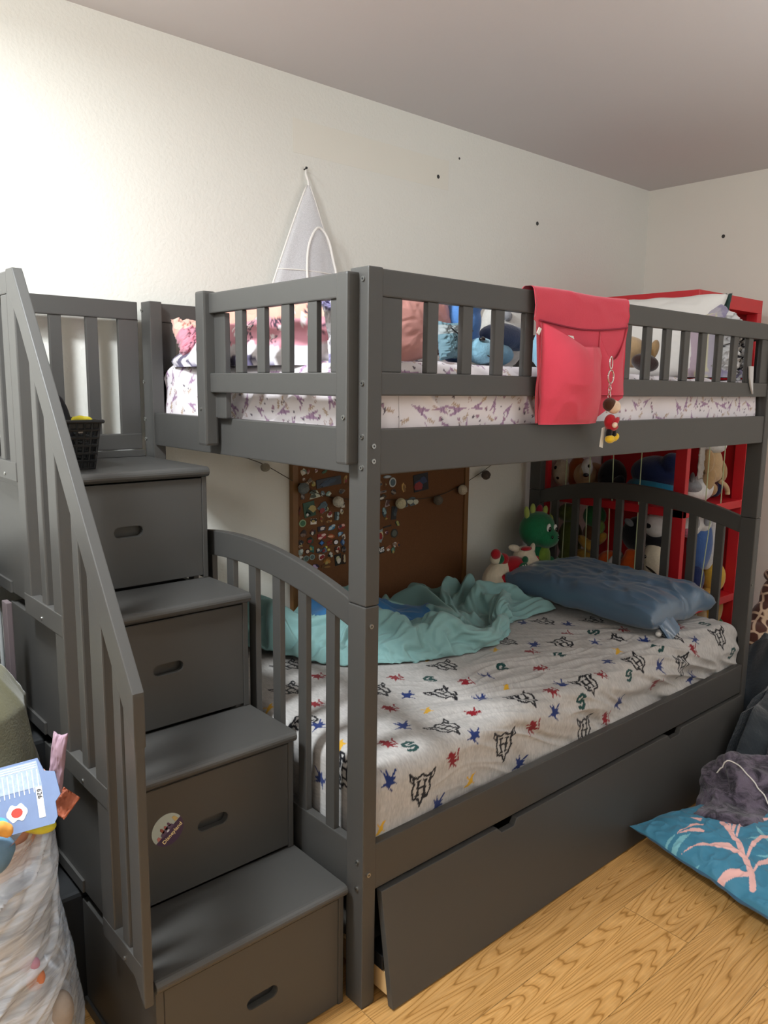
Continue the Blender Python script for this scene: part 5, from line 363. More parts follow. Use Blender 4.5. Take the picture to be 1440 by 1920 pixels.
# ---- numpy value noise
_rng = np.random.RandomState(7); _LAT = _rng.rand(256, 256)*2-1
def vn(x, y, s=0):
    x = np.asarray(x, float)+s*17.37; y = np.asarray(y, float)+s*9.71
    xi = np.floor(x).astype(int); yi = np.floor(y).astype(int); fx = x-xi; fy = y-yi
    fx = fx*fx*fx*(fx*(fx*6-15)+10); fy = fy*fy*fy*(fy*(fy*6-15)+10)
    g = lambda i, j: _LAT[i & 255, j & 255]
    return (g(xi, yi)*(1-fx)+g(xi+1, yi)*fx)*(1-fy)+(g(xi, yi+1)*(1-fx)+g(xi+1, yi+1)*fx)*fy
def fbm(x, y, s=0, o=4):
    r = 0; a = 1; t = 0
    for i in range(o):
        r = r+a*vn(x*2**i, y*2**i, s+i*3); t += a; a *= .5
    return r/t
def ridge(x, y, s=0):
    """cloth-like creases: soft valleys, rounded ridges, domain warped"""
    wx = x+.55*vn(x*.9, y*.9, s+5); wy = y+.55*vn(x*.9, y*.9, s+11)
    n = vn(wx, wy, s)
    return 1-np.sqrt(n*n+.0025)*1.6
def gridf(nu, nv, wrapu=False, off=0):
    i, j = np.meshgrid(np.arange(nu if wrapu else nu-1), np.arange(nv-1), indexing='ij')
    i2 = (i+1) % nu
    return (np.stack([i*nv+j, i2*nv+j, i2*nv+j+1, i*nv+j+1], -1).reshape(-1, 4)+off)
def heap(name, pts, zb, H, m, parent=None, loc=None, nr=46, nt=150, seed=0, fs=9, fa=.02, edge=.03, colf=None, rise=None, center=None, stretch=(1, 1), bell=2.2):
    """a rumpled heap of cloth inside a star-shaped outline: rounded rim, rising folds; closed below"""
    P = np.array(pts, float); c = np.array(center if center is not None else P.mean(0))
    sp = np.array([tuple(q)[:2] for q in spline([(p[0], p[1], 0) for p in P], 12, True)])
    ang = np.unwrap(np.arctan2(sp[:, 1]-c[1], sp[:, 0]-c[0])); rad = np.hypot(sp[:, 0]-c[0], sp[:, 1]-c[1])
    if ang[-1] < ang[0]: ang = ang[::-1]; rad = rad[::-1]
    th = np.linspace(0, 2*PI, nt, endpoint=False); A = np.concatenate([ang-4*PI, ang-2*PI, ang, ang+2*PI, ang+4*PI]); Rr = np.tile(rad, 5)
    o = np.argsort(A); R = np.interp(th, A[o], Rr[o])
    r = np.linspace(0, 1, nr)**.75
    T, Rg = np.meshgrid(th, r, indexing='ij'); RR = R[:, None]*Rg
    X = c[0]+RR*np.cos(T); Y = c[1]+RR*np.sin(T)
    d = R[:, None]*(1-Rg)
    rim = np.sqrt(np.clip(1-(1-np.clip(d/edge, 0, 1))**2, 0, 1))
    h0 = H*(1-Rg**bell)
    if rise is not None: h0 = h0*rise(X, Y)
    fold = ridge(X*fs*stretch[0], Y*fs*stretch[1], seed)*fa + ridge(X*fs*2.3*stretch[0], Y*fs*2.3*stretch[1], seed+31)*fa*.35 + vn(X*fs*.4, Y*fs*.4, seed+3)*fa*.5
    zbv = zb(X, Y) if callable(zb) else zb
    Z = zbv+rim*(edge*.8+np.maximum(h0, 0)+fold*np.clip(d/edge, .3, 1))
    Z = np.maximum(Z, zbv+.002*rim)
    bulge = .35*edge*np.sin(np.clip(Z-zbv, 0, edge)/edge*PI)*(Rg > .9)
    X = X+bulge*np.cos(T); Y = Y+bulge*np.sin(T)
    V = np.stack([X, Y, Z], -1).reshape(-1, 3); F = gridf(nt, nr, True).tolist()
    ring = [k*nr+nr-1 for k in range(nt)]
    F.append(ring[::-1])
    col = colf(X.ravel(), Y.ravel(), Z.ravel(), Rg.ravel(), T.ravel()) if colf else None
    return mk(name, V, F, m, parent, loc, smooth=True, col=col, merge=False)
def pillow(name, c, sx, sy, t, rot, m, parent=None, loc=None, n=56, seed=0, wr=.006, colf=None, pinch=.10, sag=0, wf=5, pw=2.6, pe=.45):
    u = np.linspace(-1, 1, n); U, V_ = np.meshgrid(u, u, indexing='ij')
    prof = ((1-np.abs(U)**pw)*(1-np.abs(V_)**pw))
    prof = np.clip(prof, 0, 1)**pe
    x = sx*U*(1-pinch*np.cos(V_*PI/2)*np.abs(U)); y = sy*V_*(1-pinch*np.cos(U*PI/2)*np.abs(V_))
    edge = np.clip(np.maximum(np.abs(U), np.abs(V_)), 0, 1)
    w = wr*(ridge(U*wf, V_*wf, seed)-.5)*(1.3-prof) + wr*.6*(ridge(U*wf*2.1, V_*wf*2.1, seed+9)-.5)
    ztop = t*prof + w*np.clip(prof*4, 0, 1); zbot = -t*prof*.75+w*.4*np.clip(prof*4, 0, 1)
    z0 = sag*(U**2+V_**2) + .35*wr*np.sin(U*9+seed)*edge**8 + .35*wr*np.sin(V_*11+seed)*edge**8
    M = np.array(Euler(rot).to_matrix())
    top = np.stack([x, y, ztop+z0], -1).reshape(-1, 3) @ M.T+np.array(c)
    bot = np.stack([x, y, zbot+z0], -1).reshape(-1, 3) @ M.T+np.array(c)
    F = gridf(n, n).tolist()+[q[::-1] for q in gridf(n, n, off=n*n).tolist()]
    col = None
    if colf:
        ct = colf(U.ravel(), V_.ravel(), True); cb = colf(U.ravel(), V_.ravel(), False); col = np.concatenate([ct, cb])
    return mk(name, np.concatenate([top, bot]), F, m, parent, loc, smooth=True, col=col, merge=(col is None))
# ---- printing motifs into a colour field given on the surface's own coordinates
def inpoly(px, py, poly):
    r = np.zeros(px.shape, bool); n = len(poly)
    for i in range(n):
        x1, y1 = poly[i]; x2, y2 = poly[(i+1) % n]
        c = ((y1 > py) != (y2 > py)) & (px < (x2-x1)*(py-y1)/((y2-y1) or 1e-9)+x1)
        r ^= c
    return r
def dline(px, py, pts):
    d = np.full(px.shape, 1e9)
    for (x1, y1), (x2, y2) in zip(pts[:-1], pts[1:]):
        dx, dy = x2-x1, y2-y1; t = np.clip(((px-x1)*dx+(py-y1)*dy)/(dx*dx+dy*dy+1e-12), 0, 1)
        d = np.minimum(d, np.hypot(px-x1-t*dx, py-y1-t*dy))
    return d
def stamp(U, V, C, cu, cv, size, rot, items, flip=1):
    s = (abs(U-cu) < size*1.1) & (abs(V-cv) < size*1.1)
    idx = np.nonzero(s)[0]
    if not len(idx): return
    a, b = math.cos(rot), math.sin(rot)
    x = ((U[idx]-cu)*a+(V[idx]-cv)*b)/size*flip; y = (-(U[idx]-cu)*b+(V[idx]-cv)*a)/size
    for kind, pts, w, col in items:
        if kind == 'p': k = inpoly(x, y, pts)
        else: k = dline(x, y, pts) < w
        C[idx[k]] = lin(col)
def text_mesh(body, size, m, M, parent, name='lettering', ext=.0004, bold=0):
    cu = bpy.data.curves.new(name, 'FONT'); cu.body = body; cu.size = size; cu.extrude = ext; cu.align_x = 'CENTER'; cu.align_y = 'CENTER'
    cu.offset = bold
    t = bpy.data.objects.new(name, cu); COL.objects.link(t)
    dg = bpy.context.evaluated_depsgraph_get(); me = bpy.data.meshes.new_from_object(t.evaluated_get(dg))
    bpy.data.objects.remove(t); me.transform(M)
    org = Vector(ORG[parent.name]); me.transform(Matrix.Translation(-org))
    me.materials.clear(); me.materials.append(m); me.name = name
    return link(name, me, parent)

# ---------------------------------------------------------------- the room
RX0, RX1, RY0, RY1, RH = -2.3, 2.822, -2.5, 1.092, 2.4326
wallm = mat('wall_paint', 'e2e1d9', rough=.75, bump=.35, bscale=95, var=.02, vscale=3, bdist=.004)
wallr = mat('wall_paint_right', 'e8e4da', rough=.8, bump=.12, bscale=120, var=.02, vscale=3, bdist=.002)
ceilm = mat('ceiling_paint', 'cfcbca', rough=.6, bump=.08, bscale=60, var=.02, vscale=2)
def wall(name, g, m):
    o = mk(name, g[0], g[1], m, loc=(0, 0, 0)); o['kind'] = 'structure'; return o
# back wall with its drilled holes and the faint raised edge of an old patch
wall('wall_back', boxg(RX0-.1, RX1+.1, RY1, RY1+.1, 0, RH, 0), wallm)
wall('wall_right', boxg(RX1, RX1+.1, RY0, RY1, 0, RH, 0), wallr)
wall('wall_left', boxg(RX0-.1, RX0, RY0, RY1, 0, RH, 0), wallm)
wall('wall_front', boxg(RX0-.1, RX1+.1, RY0-.1, RY0, 0, RH, 0), wallm)
wall('ceiling', boxg(RX0-.1, RX1+.1, RY0-.1, RY1+.1, RH, RH+.1, 0), ceilm)
patchm = mat('wall_patch_paint', 'e2dfd4', rough=.7, bump=.15, bscale=90, var=.02, vscale=3, bdist=.002)
o = mk('trim_1', *boxg(.58, 1.33, RY1-.0012, RY1, 2.19, 2.30, .0006), patchm, loc=(0, 0, 0)); o['kind'] = 'structure'
# floor: oak laminate, planks running along the bed
fm = bpy.data.materials.new('oak_laminate'); fm.use_nodes = True
nt = fm.node_tree; n = nt.nodes; L = nt.links; b = n['Principled BSDF']; b.inputs['Roughness'].default_value = .38
tc = n.new('ShaderNodeTexCoord')
br = n.new('ShaderNodeTexBrick'); br.offset = .37; br.inputs['Scale'].default_value = 1
br.inputs['Brick Width'].default_value = 1.25; br.inputs['Row Height'].default_value = .19; br.inputs['Mortar Size'].default_value = .0012
br.inputs['Color1'].default_value = (0, 0, 0, 1); br.inputs['Color2'].default_value = (1, 1, 1, 1); br.inputs['Mortar'].default_value = (.5, .5, .5, 1)
L.new(tc.outputs['Object'], br.inputs['Vector'])
mp = n.new('ShaderNodeMapping'); mp.inputs['Scale'].default_value = (.62, 9.5, 1); L.new(tc.outputs['Object'], mp.inputs['Vector'])
off = n.new('ShaderNodeVectorMath'); off.operation = 'MULTIPLY_ADD'; off.inputs[1].default_value = (7.3, 3.1, 0)
L.new(br.outputs['Color'], off.inputs[0]); L.new(mp.outputs[0], off.inputs[2])
nz = n.new('ShaderNodeTexNoise'); nz.inputs['Scale'].default_value = 1.15; nz.inputs['Detail'].default_value = 1.5; nz.inputs['Roughness'].default_value = .45
L.new(off.outputs[0], nz.inputs['Vector'])
mu = n.new('ShaderNodeMath'); mu.operation = 'MULTIPLY'; mu.inputs[1].default_value = 33; L.new(nz.outputs[0], mu.inputs[0])
sn = n.new('ShaderNodeMath'); sn.operation = 'PINGPONG'; sn.inputs[1].default_value = .5; L.new(mu.outputs[0], sn.inputs[0])
rp = n.new('ShaderNodeValToRGB'); e = rp.color_ramp.elements
e[0].position = 0; e[0].color = (*lin('946832'), 1); e[1].position = .5; e[1].color = (*lin('c6985c'), 1)
x = e.new(.11); x.color = (*lin('bb8c50'), 1)
L.new(sn.outputs[0], rp.inputs[0])
fn = n.new('ShaderNodeTexNoise'); fn.inputs['Scale'].default_value = 9; fn.inputs['Detail'].default_value = 4
mp2 = n.new('ShaderNodeMapping'); mp2.inputs['Scale'].default_value = (1, 26, 1); L.new(tc.outputs['Object'], mp2.inputs['Vector']); L.new(mp2.outputs[0], fn.inputs['Vector'])
r2 = n.new('ShaderNodeMapRange'); r2.inputs[1].default_value = .3; r2.inputs[2].default_value = .7; r2.inputs[3].default_value = .80; r2.inputs[4].default_value = 1.12; L.new(fn.outputs[0], r2.inputs[0])
v1 = n.new('ShaderNodeVectorMath'); v1.operation = 'MULTIPLY'; L.new(rp.outputs[0], v1.inputs[0]); L.new(r2.outputs[0], v1.inputs[1])
r3 = n.new('ShaderNodeMapRange'); r3.inputs[3].default_value = .92; r3.inputs[4].default_value = 1.08; L.new(br.outputs['Color'], r3.inputs[0])
v2 = n.new('ShaderNodeVectorMath'); v2.operation = 'MULTIPLY'; L.new(v1.outputs[0], v2.inputs[0]); L.new(r3.outputs[0], v2.inputs[1])
r4 = n.new('ShaderNodeMapRange'); r4.inputs[3].default_value = 1; r4.inputs[4].default_value = .55; L.new(br.outputs['Fac'], r4.inputs[0])
v3 = n.new('ShaderNodeVectorMath'); v3.operation = 'MULTIPLY'; L.new(v2.outputs[0], v3.inputs[0]); L.new(r4.outputs[0], v3.inputs[1])
L.new(v3.outputs[0], b.inputs['Base Color'])
wall('floor', boxg(RX0-.1, RX1+.1, RY0-.1, RY1+.1, -.1, 0, 0), fm)

# ---------------------------------------------------------------- bunk bed
BL, BW, BH, px_, py_, ZJ = 1.906, 1.042, 1.65, .038, .059, .955
bed = thing('bunk_bed', 'dark grey wooden bunk bed with slatted guard rails and arched ends', 'bunk bed', (0, 0, 0))
def part(name, g, m=PAINT, p=bed, **k): return mk(name, g[0], g[1], m, p, **k)
def bolt(p, c, ax, r=.0052, par=None):
    d = {'x': (-.0028, 0, 0), 'y': (0, -.0028, 0)}[ax]; c = Vector(c); d = Vector(d)
    # a countersunk hex bolt: rim, head and the dark socket
    v1 = cylg(c, c+d, r, 16); v2 = cylg(c+d, c+d*1.15, r*.42, 6)
    V, F = join([v1, v2]); mi = [0]*len(v1[1])+[1]*len(v2[1])
    return mk('bolt', V, F, [STEEL, BLK], p, mi=mi, label='silver hex bolt')
posts = {}
for ix, x in enumerate((0, BL-px_)):
    for iy, y in enumerate((0, BW-py_)):
        posts[ix, iy, 0] = part('lower_post', boxg(x, x+px_, y, y+py_, 0, ZJ-.0008, .003))
        posts[ix, iy, 1] = part('upper_post', boxg(x, x+px_, y, y+py_, ZJ+.0008, BH, .003))
nl, nu = posts[0, 0, 0], posts[0, 0, 1]
for z in (1.626, 1.421, 1.313, 1.249): bolt(nu, (0, .017, z), 'x')
for z in (1.294, 1.263): bolt(nu, (.0165, 0, z), 'y')
for z in (.361, .295): bolt(nl, (0, .020, z), 'x')
for z in (.333, .911): bolt(nl, (.016, 0, z), 'y')
for z in (1.626, 1.419, 1.309, 1.249): bolt(posts[0, 1, 1], (0, 1.034, z), 'x')
bolt(posts[1, 0, 0], (1.878, 0, .703), 'y', .004)
# front and back long rails
for y0, y1 in ((.004, .026), (BW-.026, BW-.004)):
    part('side_rail', boxg(px_, BL-px_, y0, y1, 1.233, 1.3285, .003))
    part('side_rail', boxg(px_, BL-px_, y0, y1, .285, .3968, .003))
    part('guard_rail', boxg(px_, BL-px_, y0, y1, 1.594, 1.6484, .003))
    part('guard_rail', boxg(px_, BL-px_, y0, y1, 1.3964, 1.4444, .003))
    yc = (y0+y1)/2
    part('stile', boxg(px_, .098, yc-.0075, yc+.0075, 1.4444, 1.594, .002))
    part('stile', boxg(BL-.098, BL-px_, yc-.0075, yc+.0075, 1.4444, 1.594, .002))
    for k in range(15):
        c = .188+k*.1094
        part('slat', boxg(c-.0165, c+.0165, yc-.0075, yc+.0075, 1.4444, 1.594, .002))
# short rails of the upper bunk
for x0, x1 in ((.006, .028), (BL-.028, BL-.006)):
    part('end_rail', boxg(x0, x1, py_, BW-py_, 1.233, 1.3285, .003))
part('guard_rail', boxg(BL-.028, BL-.006, py_, BW-py_, 1.594, 1.6484, .003))
part('guard_rail', boxg(BL-.028, BL-.006, py_, BW-py_, 1.3964, 1.4444, .003))
for k in range(8):
    c = .14+k*.1085
    part('slat', boxg(BL-.025, BL-.010, c-.0165, c+.0165, 1.4444, 1.594, .002))
# bed bases
for z, nm in ((1.236, 'upper_base'), (.30, 'lower_base')):
    gs = [boxg(.05+i*.15, .05+i*.15+.09, .026, BW-.026, z, z+.016, .002) for i in range(12)]
    part(nm, join(gs), mat('pine_slat', 'b89f78', rough=.6))
part('lower_base_board', boxg(.04, BL-.04, .028, BW-.028, 1.252, 1.257, 0), mat('pine_board', '8d7a5c', rough=.7))
# bolt-on guard at the near end of the upper bunk, beside the steps
part('guard_post', boxg(-.042, -.004, .590, .634, 1.258, 1.645, .006))
part('guard_post', boxg(-.030, .004, .030, .068, 1.255, 1.640, .005))
bolt(bed, (-.042, .612, 1.352), 'x', .004); bolt(bed, (-.030, .040, 1.352), 'x', .005)
part('guard_rail', boxg(-.026, -.006, .068, .592, 1.590, 1.6395, .003))
part('guard_rail', boxg(-.026, -.006, .068, .592, 1.394, 1.4425, .003))
part('stile', boxg(-.012, .003, .538, .592, 1.330, 1.590, .002))
part('stile', boxg(-.020, -.008, .068, .098, 1.4425, 1.590, .002))
for c in (.455, .358, .258, .158):
    part('slat', boxg(-.023, -.009, c-.0165, c+.0165, 1.4425, 1.590, .002))
# arched head and foot ends of the lower bunk
def zt(y): return .955+.073*(1-((y-.521)/.462)**2)
def zb(y): return .893+.066*(1-((y-.521)/.462)**2)
for x0 in (.010, BL-.032):
    x1 = x0+.022; ys = np.linspace(py_, BW-py_, 33)
    poly = [(y, zt(y)) for y in ys]+[(y, zb(y)) for y in ys[::-1]]
    part('arched_rail', prismg(poly, 'x', x0, x1, .003), smooth=False)
    part('end_rail', boxg(x0, x1, py_, BW-py_, .265, .389, .003))
    for k in range(8):
        c = .137+k*.1095
        part('slat', boxg(x0+.002, x1-.004, c-.0165, c+.0165, .385, zb(c)+.006, .002))

# ---------------------------------------------------------------- storage staircase
XL, XG = -.473, -.0134
YS, DD, RI, Z1 = .0338, .1973, .2997, .3007
st = thing('storage_staircase', 'dark grey storage staircase with four drawers and slatted handrail', 'staircase', (-.24, .4, 0))
def sp(name, g, m=PAINT, p=st, **k): return mk(name, g[0], g[1], m, p, **k)
back = [.414, .616, .814, 1.045]
def nosed(y0, y1, z1, t=.026):
    r = t/2; pts = [(y1, z1), (y1, z1-t)]
    pts += [(y0+r-r*math.sin(a), z1-r-r*math.cos(a)) for a in np.linspace(0, PI, 9)]
    return pts
for k in range(4):
    z1 = Z1+k*RI; z0 = 0 if k == 0 else z1-RI
    yk = YS+k*DD; yn = (YS+(k+1)*DD+.02) if k < 3 else 1.045
    sp('tread', prismg(nosed(yk, yn, z1), 'x', XL, XG, .0015))
    sp('side_panel', boxg(XL+.002, XL+.018, yk+.012, back[k], z0+.001, z1-.026, .0015))
    sp('side_panel', boxg(XG-.018, XG-.004, yk+.012, back[k], z0+.001, z1-.026, .0015))
    sp('base_strip', boxg(XL-.004, XL+.002, yk+.16 if k else .05, back[k]+.001, z0+.001, z0+.030, .001))
    sp('back_panel', boxg(XL+.018, XG-.018, back[k]-.012, back[k], z0+.001, z1-.026, 0))
    # drawer: front with a cut-through stadium grip, box behind it
    x0, x1 = XL+.019, XG-.0185; a0, a1 = z0+(.004 if k == 0 else .008), z1-.030; yf = yk+.013
    bm = bmesh.new(); hx, hz = -.2345, {0: .134, 1: .447, 2: .749, 3: 1.048}[k]
    outer = [(x0, a0), (x1, a0), (x1, a1), (x0, a1)]
    hw, hr = .024, .0135
    inner = [(hx+hw+hr*math.cos(t), hz+hr*math.sin(t)) for t in np.linspace(-PI/2, PI/2, 11)]+[(hx-hw+hr*math.cos(t), hz+hr*math.sin(t)) for t in np.linspace(PI/2, 3*PI/2, 11)]
    es = []
    for ring in (outer, inner):
        vs_ = [bm.verts.new((p[0], yf, p[1])) for p in ring]
        es += [bm.edges.new((vs_[i], vs_[(i+1) % len(vs_)])) for i in range(len(vs_))]
    bmesh.ops.triangle_fill(bm, use_beauty=True, use_dissolve=False, edges=es)
    fs = list(bm.faces)
    r = bmesh.ops.extrude_face_region(bm, geom=fs)
    for v in [g for g in r['geom'] if isinstance(g, bmesh.types.BMVert)]: v.co.y += .016
    bmesh.ops.recalc_face_normals(bm, faces=bm.faces)
    eb = [e for e in bm.edges if e.calc_face_angle(0) > .9 and all(abs(v.co.y-yf) < 1e-5 for v in e.verts)]
    bmesh.ops.bevel(bm, geom=eb, offset=.0012, segments=2, affect='EDGES')
    dr = sp('drawer', bm_out(bm))
    mk('grip_recess', *boxg(hx-hw-hr-.006, hx+hw+hr+.006, yf+.021, yf+.026, hz-.022, hz+.022, 0), PAINT, dr)
    g2 = join([boxg(x0+.01, x0+.02, yf+.016, back[k]-.02, a0+.005, a1-.04, 0), boxg(x1-.02, x1-.01, yf+.016, back[k]-.02, a0+.005, a1-.04, 0),
               boxg(x0+.02, x1-.02, yf+.016, back[k]-.02, a0+.005, a0+.012, 0)])
    mk('drawer_box', *g2, DARK, dr)
    if k == 1: drawer2_y = yf
# handrail: posts, spindles, horizontal bottom rails, slanted top rail
HX0, HX1 = -.497, -.478
def rz_top(y): return .879+(y-.042)*1.483
def rz_bot(y): return .868+(y-.098)*1.5
zr = {0: (.306, .349), 1: (.600, .647), 2: (.895, .943), 3: (1.193, 1.237)}
sp('newel_post', prismg([(.036, .262), (.036, .80), (.082, .85), (.082, .306-.0), (.060, .285)], 'x', HX0, HX1, .003))
for y0, y1, zlo in ((.169, .229, .306), (.370, .421, .600), (.567, .614, .895)):
    top = min(rz_top(y0)-.03, 1.60)
    sp('handrail_post', prismg([(y0, zlo), (y0, top), (y1, top+.03 if y1 < .5 else 1.646), (y1, zlo)], 'x', HX0+.0005, HX1+.0105, .003))
sp('handrail_post', boxg(HX0+.001, HX1+.012, .614, .660, 1.193, 1.60, .003))
for (y0, y1), k in zip(((.040, .226), (.173, .418), (.374, .611), (.616, 1.03)), range(4)):
    z0, z1 = zr[k]; z0 += .001
    b_ = sp('bottom_rail', boxg(HX0-.0005, HX1+.003, y0+(.0 if k else .002), y1, z0, z1, .002))
    yb = {0: .120, 1: .299, 2: .500, 3: .700}[k]
    mk('bolt', *cylg((HX0-.0003, yb, z0+.012), (HX0-.0022, yb, z0+.012), .004, 12), STEEL, b_, label='silver screw')
for y, k in ((.118, 0), (.290, 1), (.484, 2), (.72, 3), (.82, 3), (.92, 3)):
    top = rz_bot(y)+.02 if k < 3 else 1.602
    sp('spindle', boxg(HX0+.003, HX1-.001+.004, y-.0165, y+.0165, zr[k][1]-.003, top, .004))
poly = [(.0352, .872), (.0356, .880), (.557, 1.640), (.565, 1.650), (.606, 1.650), (.606, 1.615), (.540, 1.535), (.36, 1.262), (.082, .846), (.0352, .776)]
sp('handrail', prismg(poly, 'x', HX0-.001, HX1+.002, .0022))
sp('handrail', boxg(HX0, HX1+.002, .606, 1.04, 1.600, 1.647, .003))
# back guard behind the platform
yb0, yb1 = 1.016, 1.036
sp('guard_rail', boxg(XL, -.022, yb0, yb1, 1.596, 1.647, .003))
sp('guard_rail', boxg(XL, -.020, yb0, yb1, 1.220, 1.267, .003))
for a, b2 in ((-.273, -.240), (-.173, -.139), (-.080, -.020), (-.375, -.342), (-.46, -.43)):
    sp('stile' if b2-a > .05 else 'slat', boxg(a, b2, yb0+.004, yb1-.002, 1.265, 1.598, .002))
sp('back_cleat', boxg(XL+.02, -.02, 1.0, 1.016, 1.2005, 1.219, .001))

# ---------------------------------------------------------------- trundle drawer under the bed
tr = thing('trundle_drawer', 'dark grey trundle drawer under the lower bunk, front panel leaning outward', 'trundle', (.95, .3, 0))
pt = [(.052, .278), (.452, .278)]
for cx0 in (.462, 1.321):
    pt += [(cx0-.008, .278), (cx0+.010, .262), (cx0+.060, .262), (cx0+.078, .278)] if False else []
prof = [(.052, .004), (1.868, .004), (1.868, .278), (1.41, .278), (1.395, .262), (1.335, .262), (1.320, .278), (.535, .278), (.520, .262), (.470, .262), (.455, .278), (.052, .278)]
V, F = prismg(prof, 'y', 0, .018, .0015)
V = [(x, -.052+y+z*.168, z) for x, y, z in V]      # the panel leans back at its top
mk('front_panel', V, F, PAINT, tr)
mk('frame_rail', *boxg(.058, .080, -.022, .70, .020, .075, .002), mat('raw_pine', 'c9a877', rough=.6, bump=.2, bscale=40), tr, label='bare pine frame rail')
mk('frame_rail', *boxg(1.80, 1.822, -.0, .70, .020, .075, .002), MATS['raw_pine'], tr, label='bare pine frame rail')
mk('bracket', *boxg(.054, .10, -.010, .05, .078, .115, .002), BLK, tr, label='black corner bracket')
mk('drawer_base', *boxg(.08, 1.80, .0, .90, .06, .072, 0), DARK, tr)
stored = mat('stored_fabric', '4a453e', rough=.9, bump=.4, bscale=30)
o = heap('folded_blanket', [(.12, .06), (.9, .04), (1.75, .05), (1.76, .8), (.9, .85), (.12, .8)], .073, .08, stored, loc=(.9, .4, .073), fa=.01)
meta(o, 'dark blanket stored in the trundle drawer behind its leaning front', 'blanket')

# ---------------------------------------------------------------- mattresses in printed fitted sheets
def sheet(name, label, cat, x0, x1, y0, y1, zt_, zbm, r, step, m, disp, colf, loc, inset=None):
    L_ = x1-x0; Wd = y1-y0; side = (zt_-zbm)-r+r*PI/2
    nu_ = int((L_+2*side-2*r)/step); nv_ = int((Wd+2*side-2*r)/step)
    def axis(n, a, b):
        s = np.linspace(a+r-side, b-r+side, n)          # arc length along the cloth; inside [a+r, b-r] flat
        pos = s.copy(); drop = np.zeros(n)
        lo = s < a+r; d = np.where(lo, a+r-s, 0); hi = s > b-r; d = np.where(hi, s-(b-r), d)
        th = np.clip(d/r, 0, PI/2); out = r*np.sin(th); dr_ = r*(1-np.cos(th))+np.clip(d-r*PI/2, 0, None)
        pos = np.where(lo, a+r-out, np.where(hi, b-r+out, s)); return s, pos, dr_
    su, pu, du = axis(nu_, x0, x1); sv, pv, dv = axis(nv_, y0, y1)
    U, V_ = np.meshgrid(su, sv, indexing='ij'); X, Y = np.meshgrid(pu, pv, indexing='ij'); D = np.maximum(*np.meshgrid(du, dv, indexing='ij'))
    Z = zt_-D
    nx = -np.gradient(Z, axis=0)
    X, Y, Z = disp(U, V_, X, Y, Z, D)
    Z = np.maximum(Z, zbm)
    C = colf(U.ravel(), V_.ravel())
    o = mk(name, np.stack([X, Y, Z], -1).reshape(-1, 3), gridf(nu_, nv_), m, loc=loc, smooth=True, col=C)
    return o
# lower sheet: heather grey jersey with crests, lions, ravens, snakes and badgers
CREST = [('l', [(-.62, .62), (-.30, .50), (0, .66), (.30, .50), (.62, .62), (.50, .25), (.62, -.05), (.48, -.45), (.15, -.50), (0, -.85), (-.15, -.50), (-.48, -.45), (-.62, -.05), (-.50, .25), (-.62, .62)], .065, '15151b'),
         ('l', [(-.62, .62), (-.85, .80), (-.80, .48), (-.52, .28)], .05, '15151b'), ('l', [(.62, .62), (.85, .80), (.80, .48), (.52, .28)], .05, '15151b'),
         ('l', [(-.22, .34), (-.22, -.32)], .07, '15151b'), ('l', [(.22, .34), (.22, -.32)], .07, '15151b'), ('l', [(-.3, .02), (.3, .02)], .055, '15151b'),
         ('l', [(-.34, .36), (-.10, .36)], .045, '15151b'), ('l', [(.10, .36), (.34, .36)], .045, '15151b'), ('l', [(-.34, -.34), (-.10, -.34)], .045, '15151b'), ('l', [(.10, -.34), (.34, -.34)], .045, '15151b')]
RD = '7c1420'; BLU = '1c2f66'; GRN = '123c3a'; YEL = 'c79a2c'
LION = [('p', [(-.5, .55), (-.15, .75), (.1, .45), (.4, .5), (.25, .2), (.55, .1), (.2, -.05), (.45, -.45), (.15, -.35), (.1, -.8), (-.1, -.35), (-.5, -.7), (-.3, -.15), (-.65, .0), (-.3, .2)], 0, RD),
        ('l', [(.3, -.2), (.65, -.35), (.6, .3), (.8, .6)], .07, RD), ('l', [(-.3, .3), (-.7, .4)], .06, RD), ('l', [(.1, -.5), (.35, -.8)], .06, RD)]
RAVEN = [('p', [(-.85, -.25), (-.2, -.05), (-.35, .75), (-.05, .35), (.05, .8), (.2, .25), (.75, .15), (.45, -.05), (.7, -.3), (.2, -.25), (-.05, -.6), (-.2, -.3)], 0, BLU),
         ('l', [(.3, .1), (.85, .55)], .07, BLU), ('l', [(0, -.4), (.3, -.75)], .05, BLU)]
SNAKE = [('l', [(.55, .35), (.2, .62), (-.35, .5), (-.5, .1), (-.1, -.1), (.35, -.05), (.42, -.4), (0, -.6), (-.5, -.5)], .15, GRN), ('l', [(.05, .2), (.35, .25)], .1, GRN)]
BADGER = [('p', [(-.8, -.3), (-.2, .1), (.3, .5), (.75, .55), (.35, .2), (.3, -.15), (.6, -.4), (.1, -.2), (-.3, -.35)], 0, YEL), ('l', [(-.1, .2), (-.3, .55)], .07, YEL)]
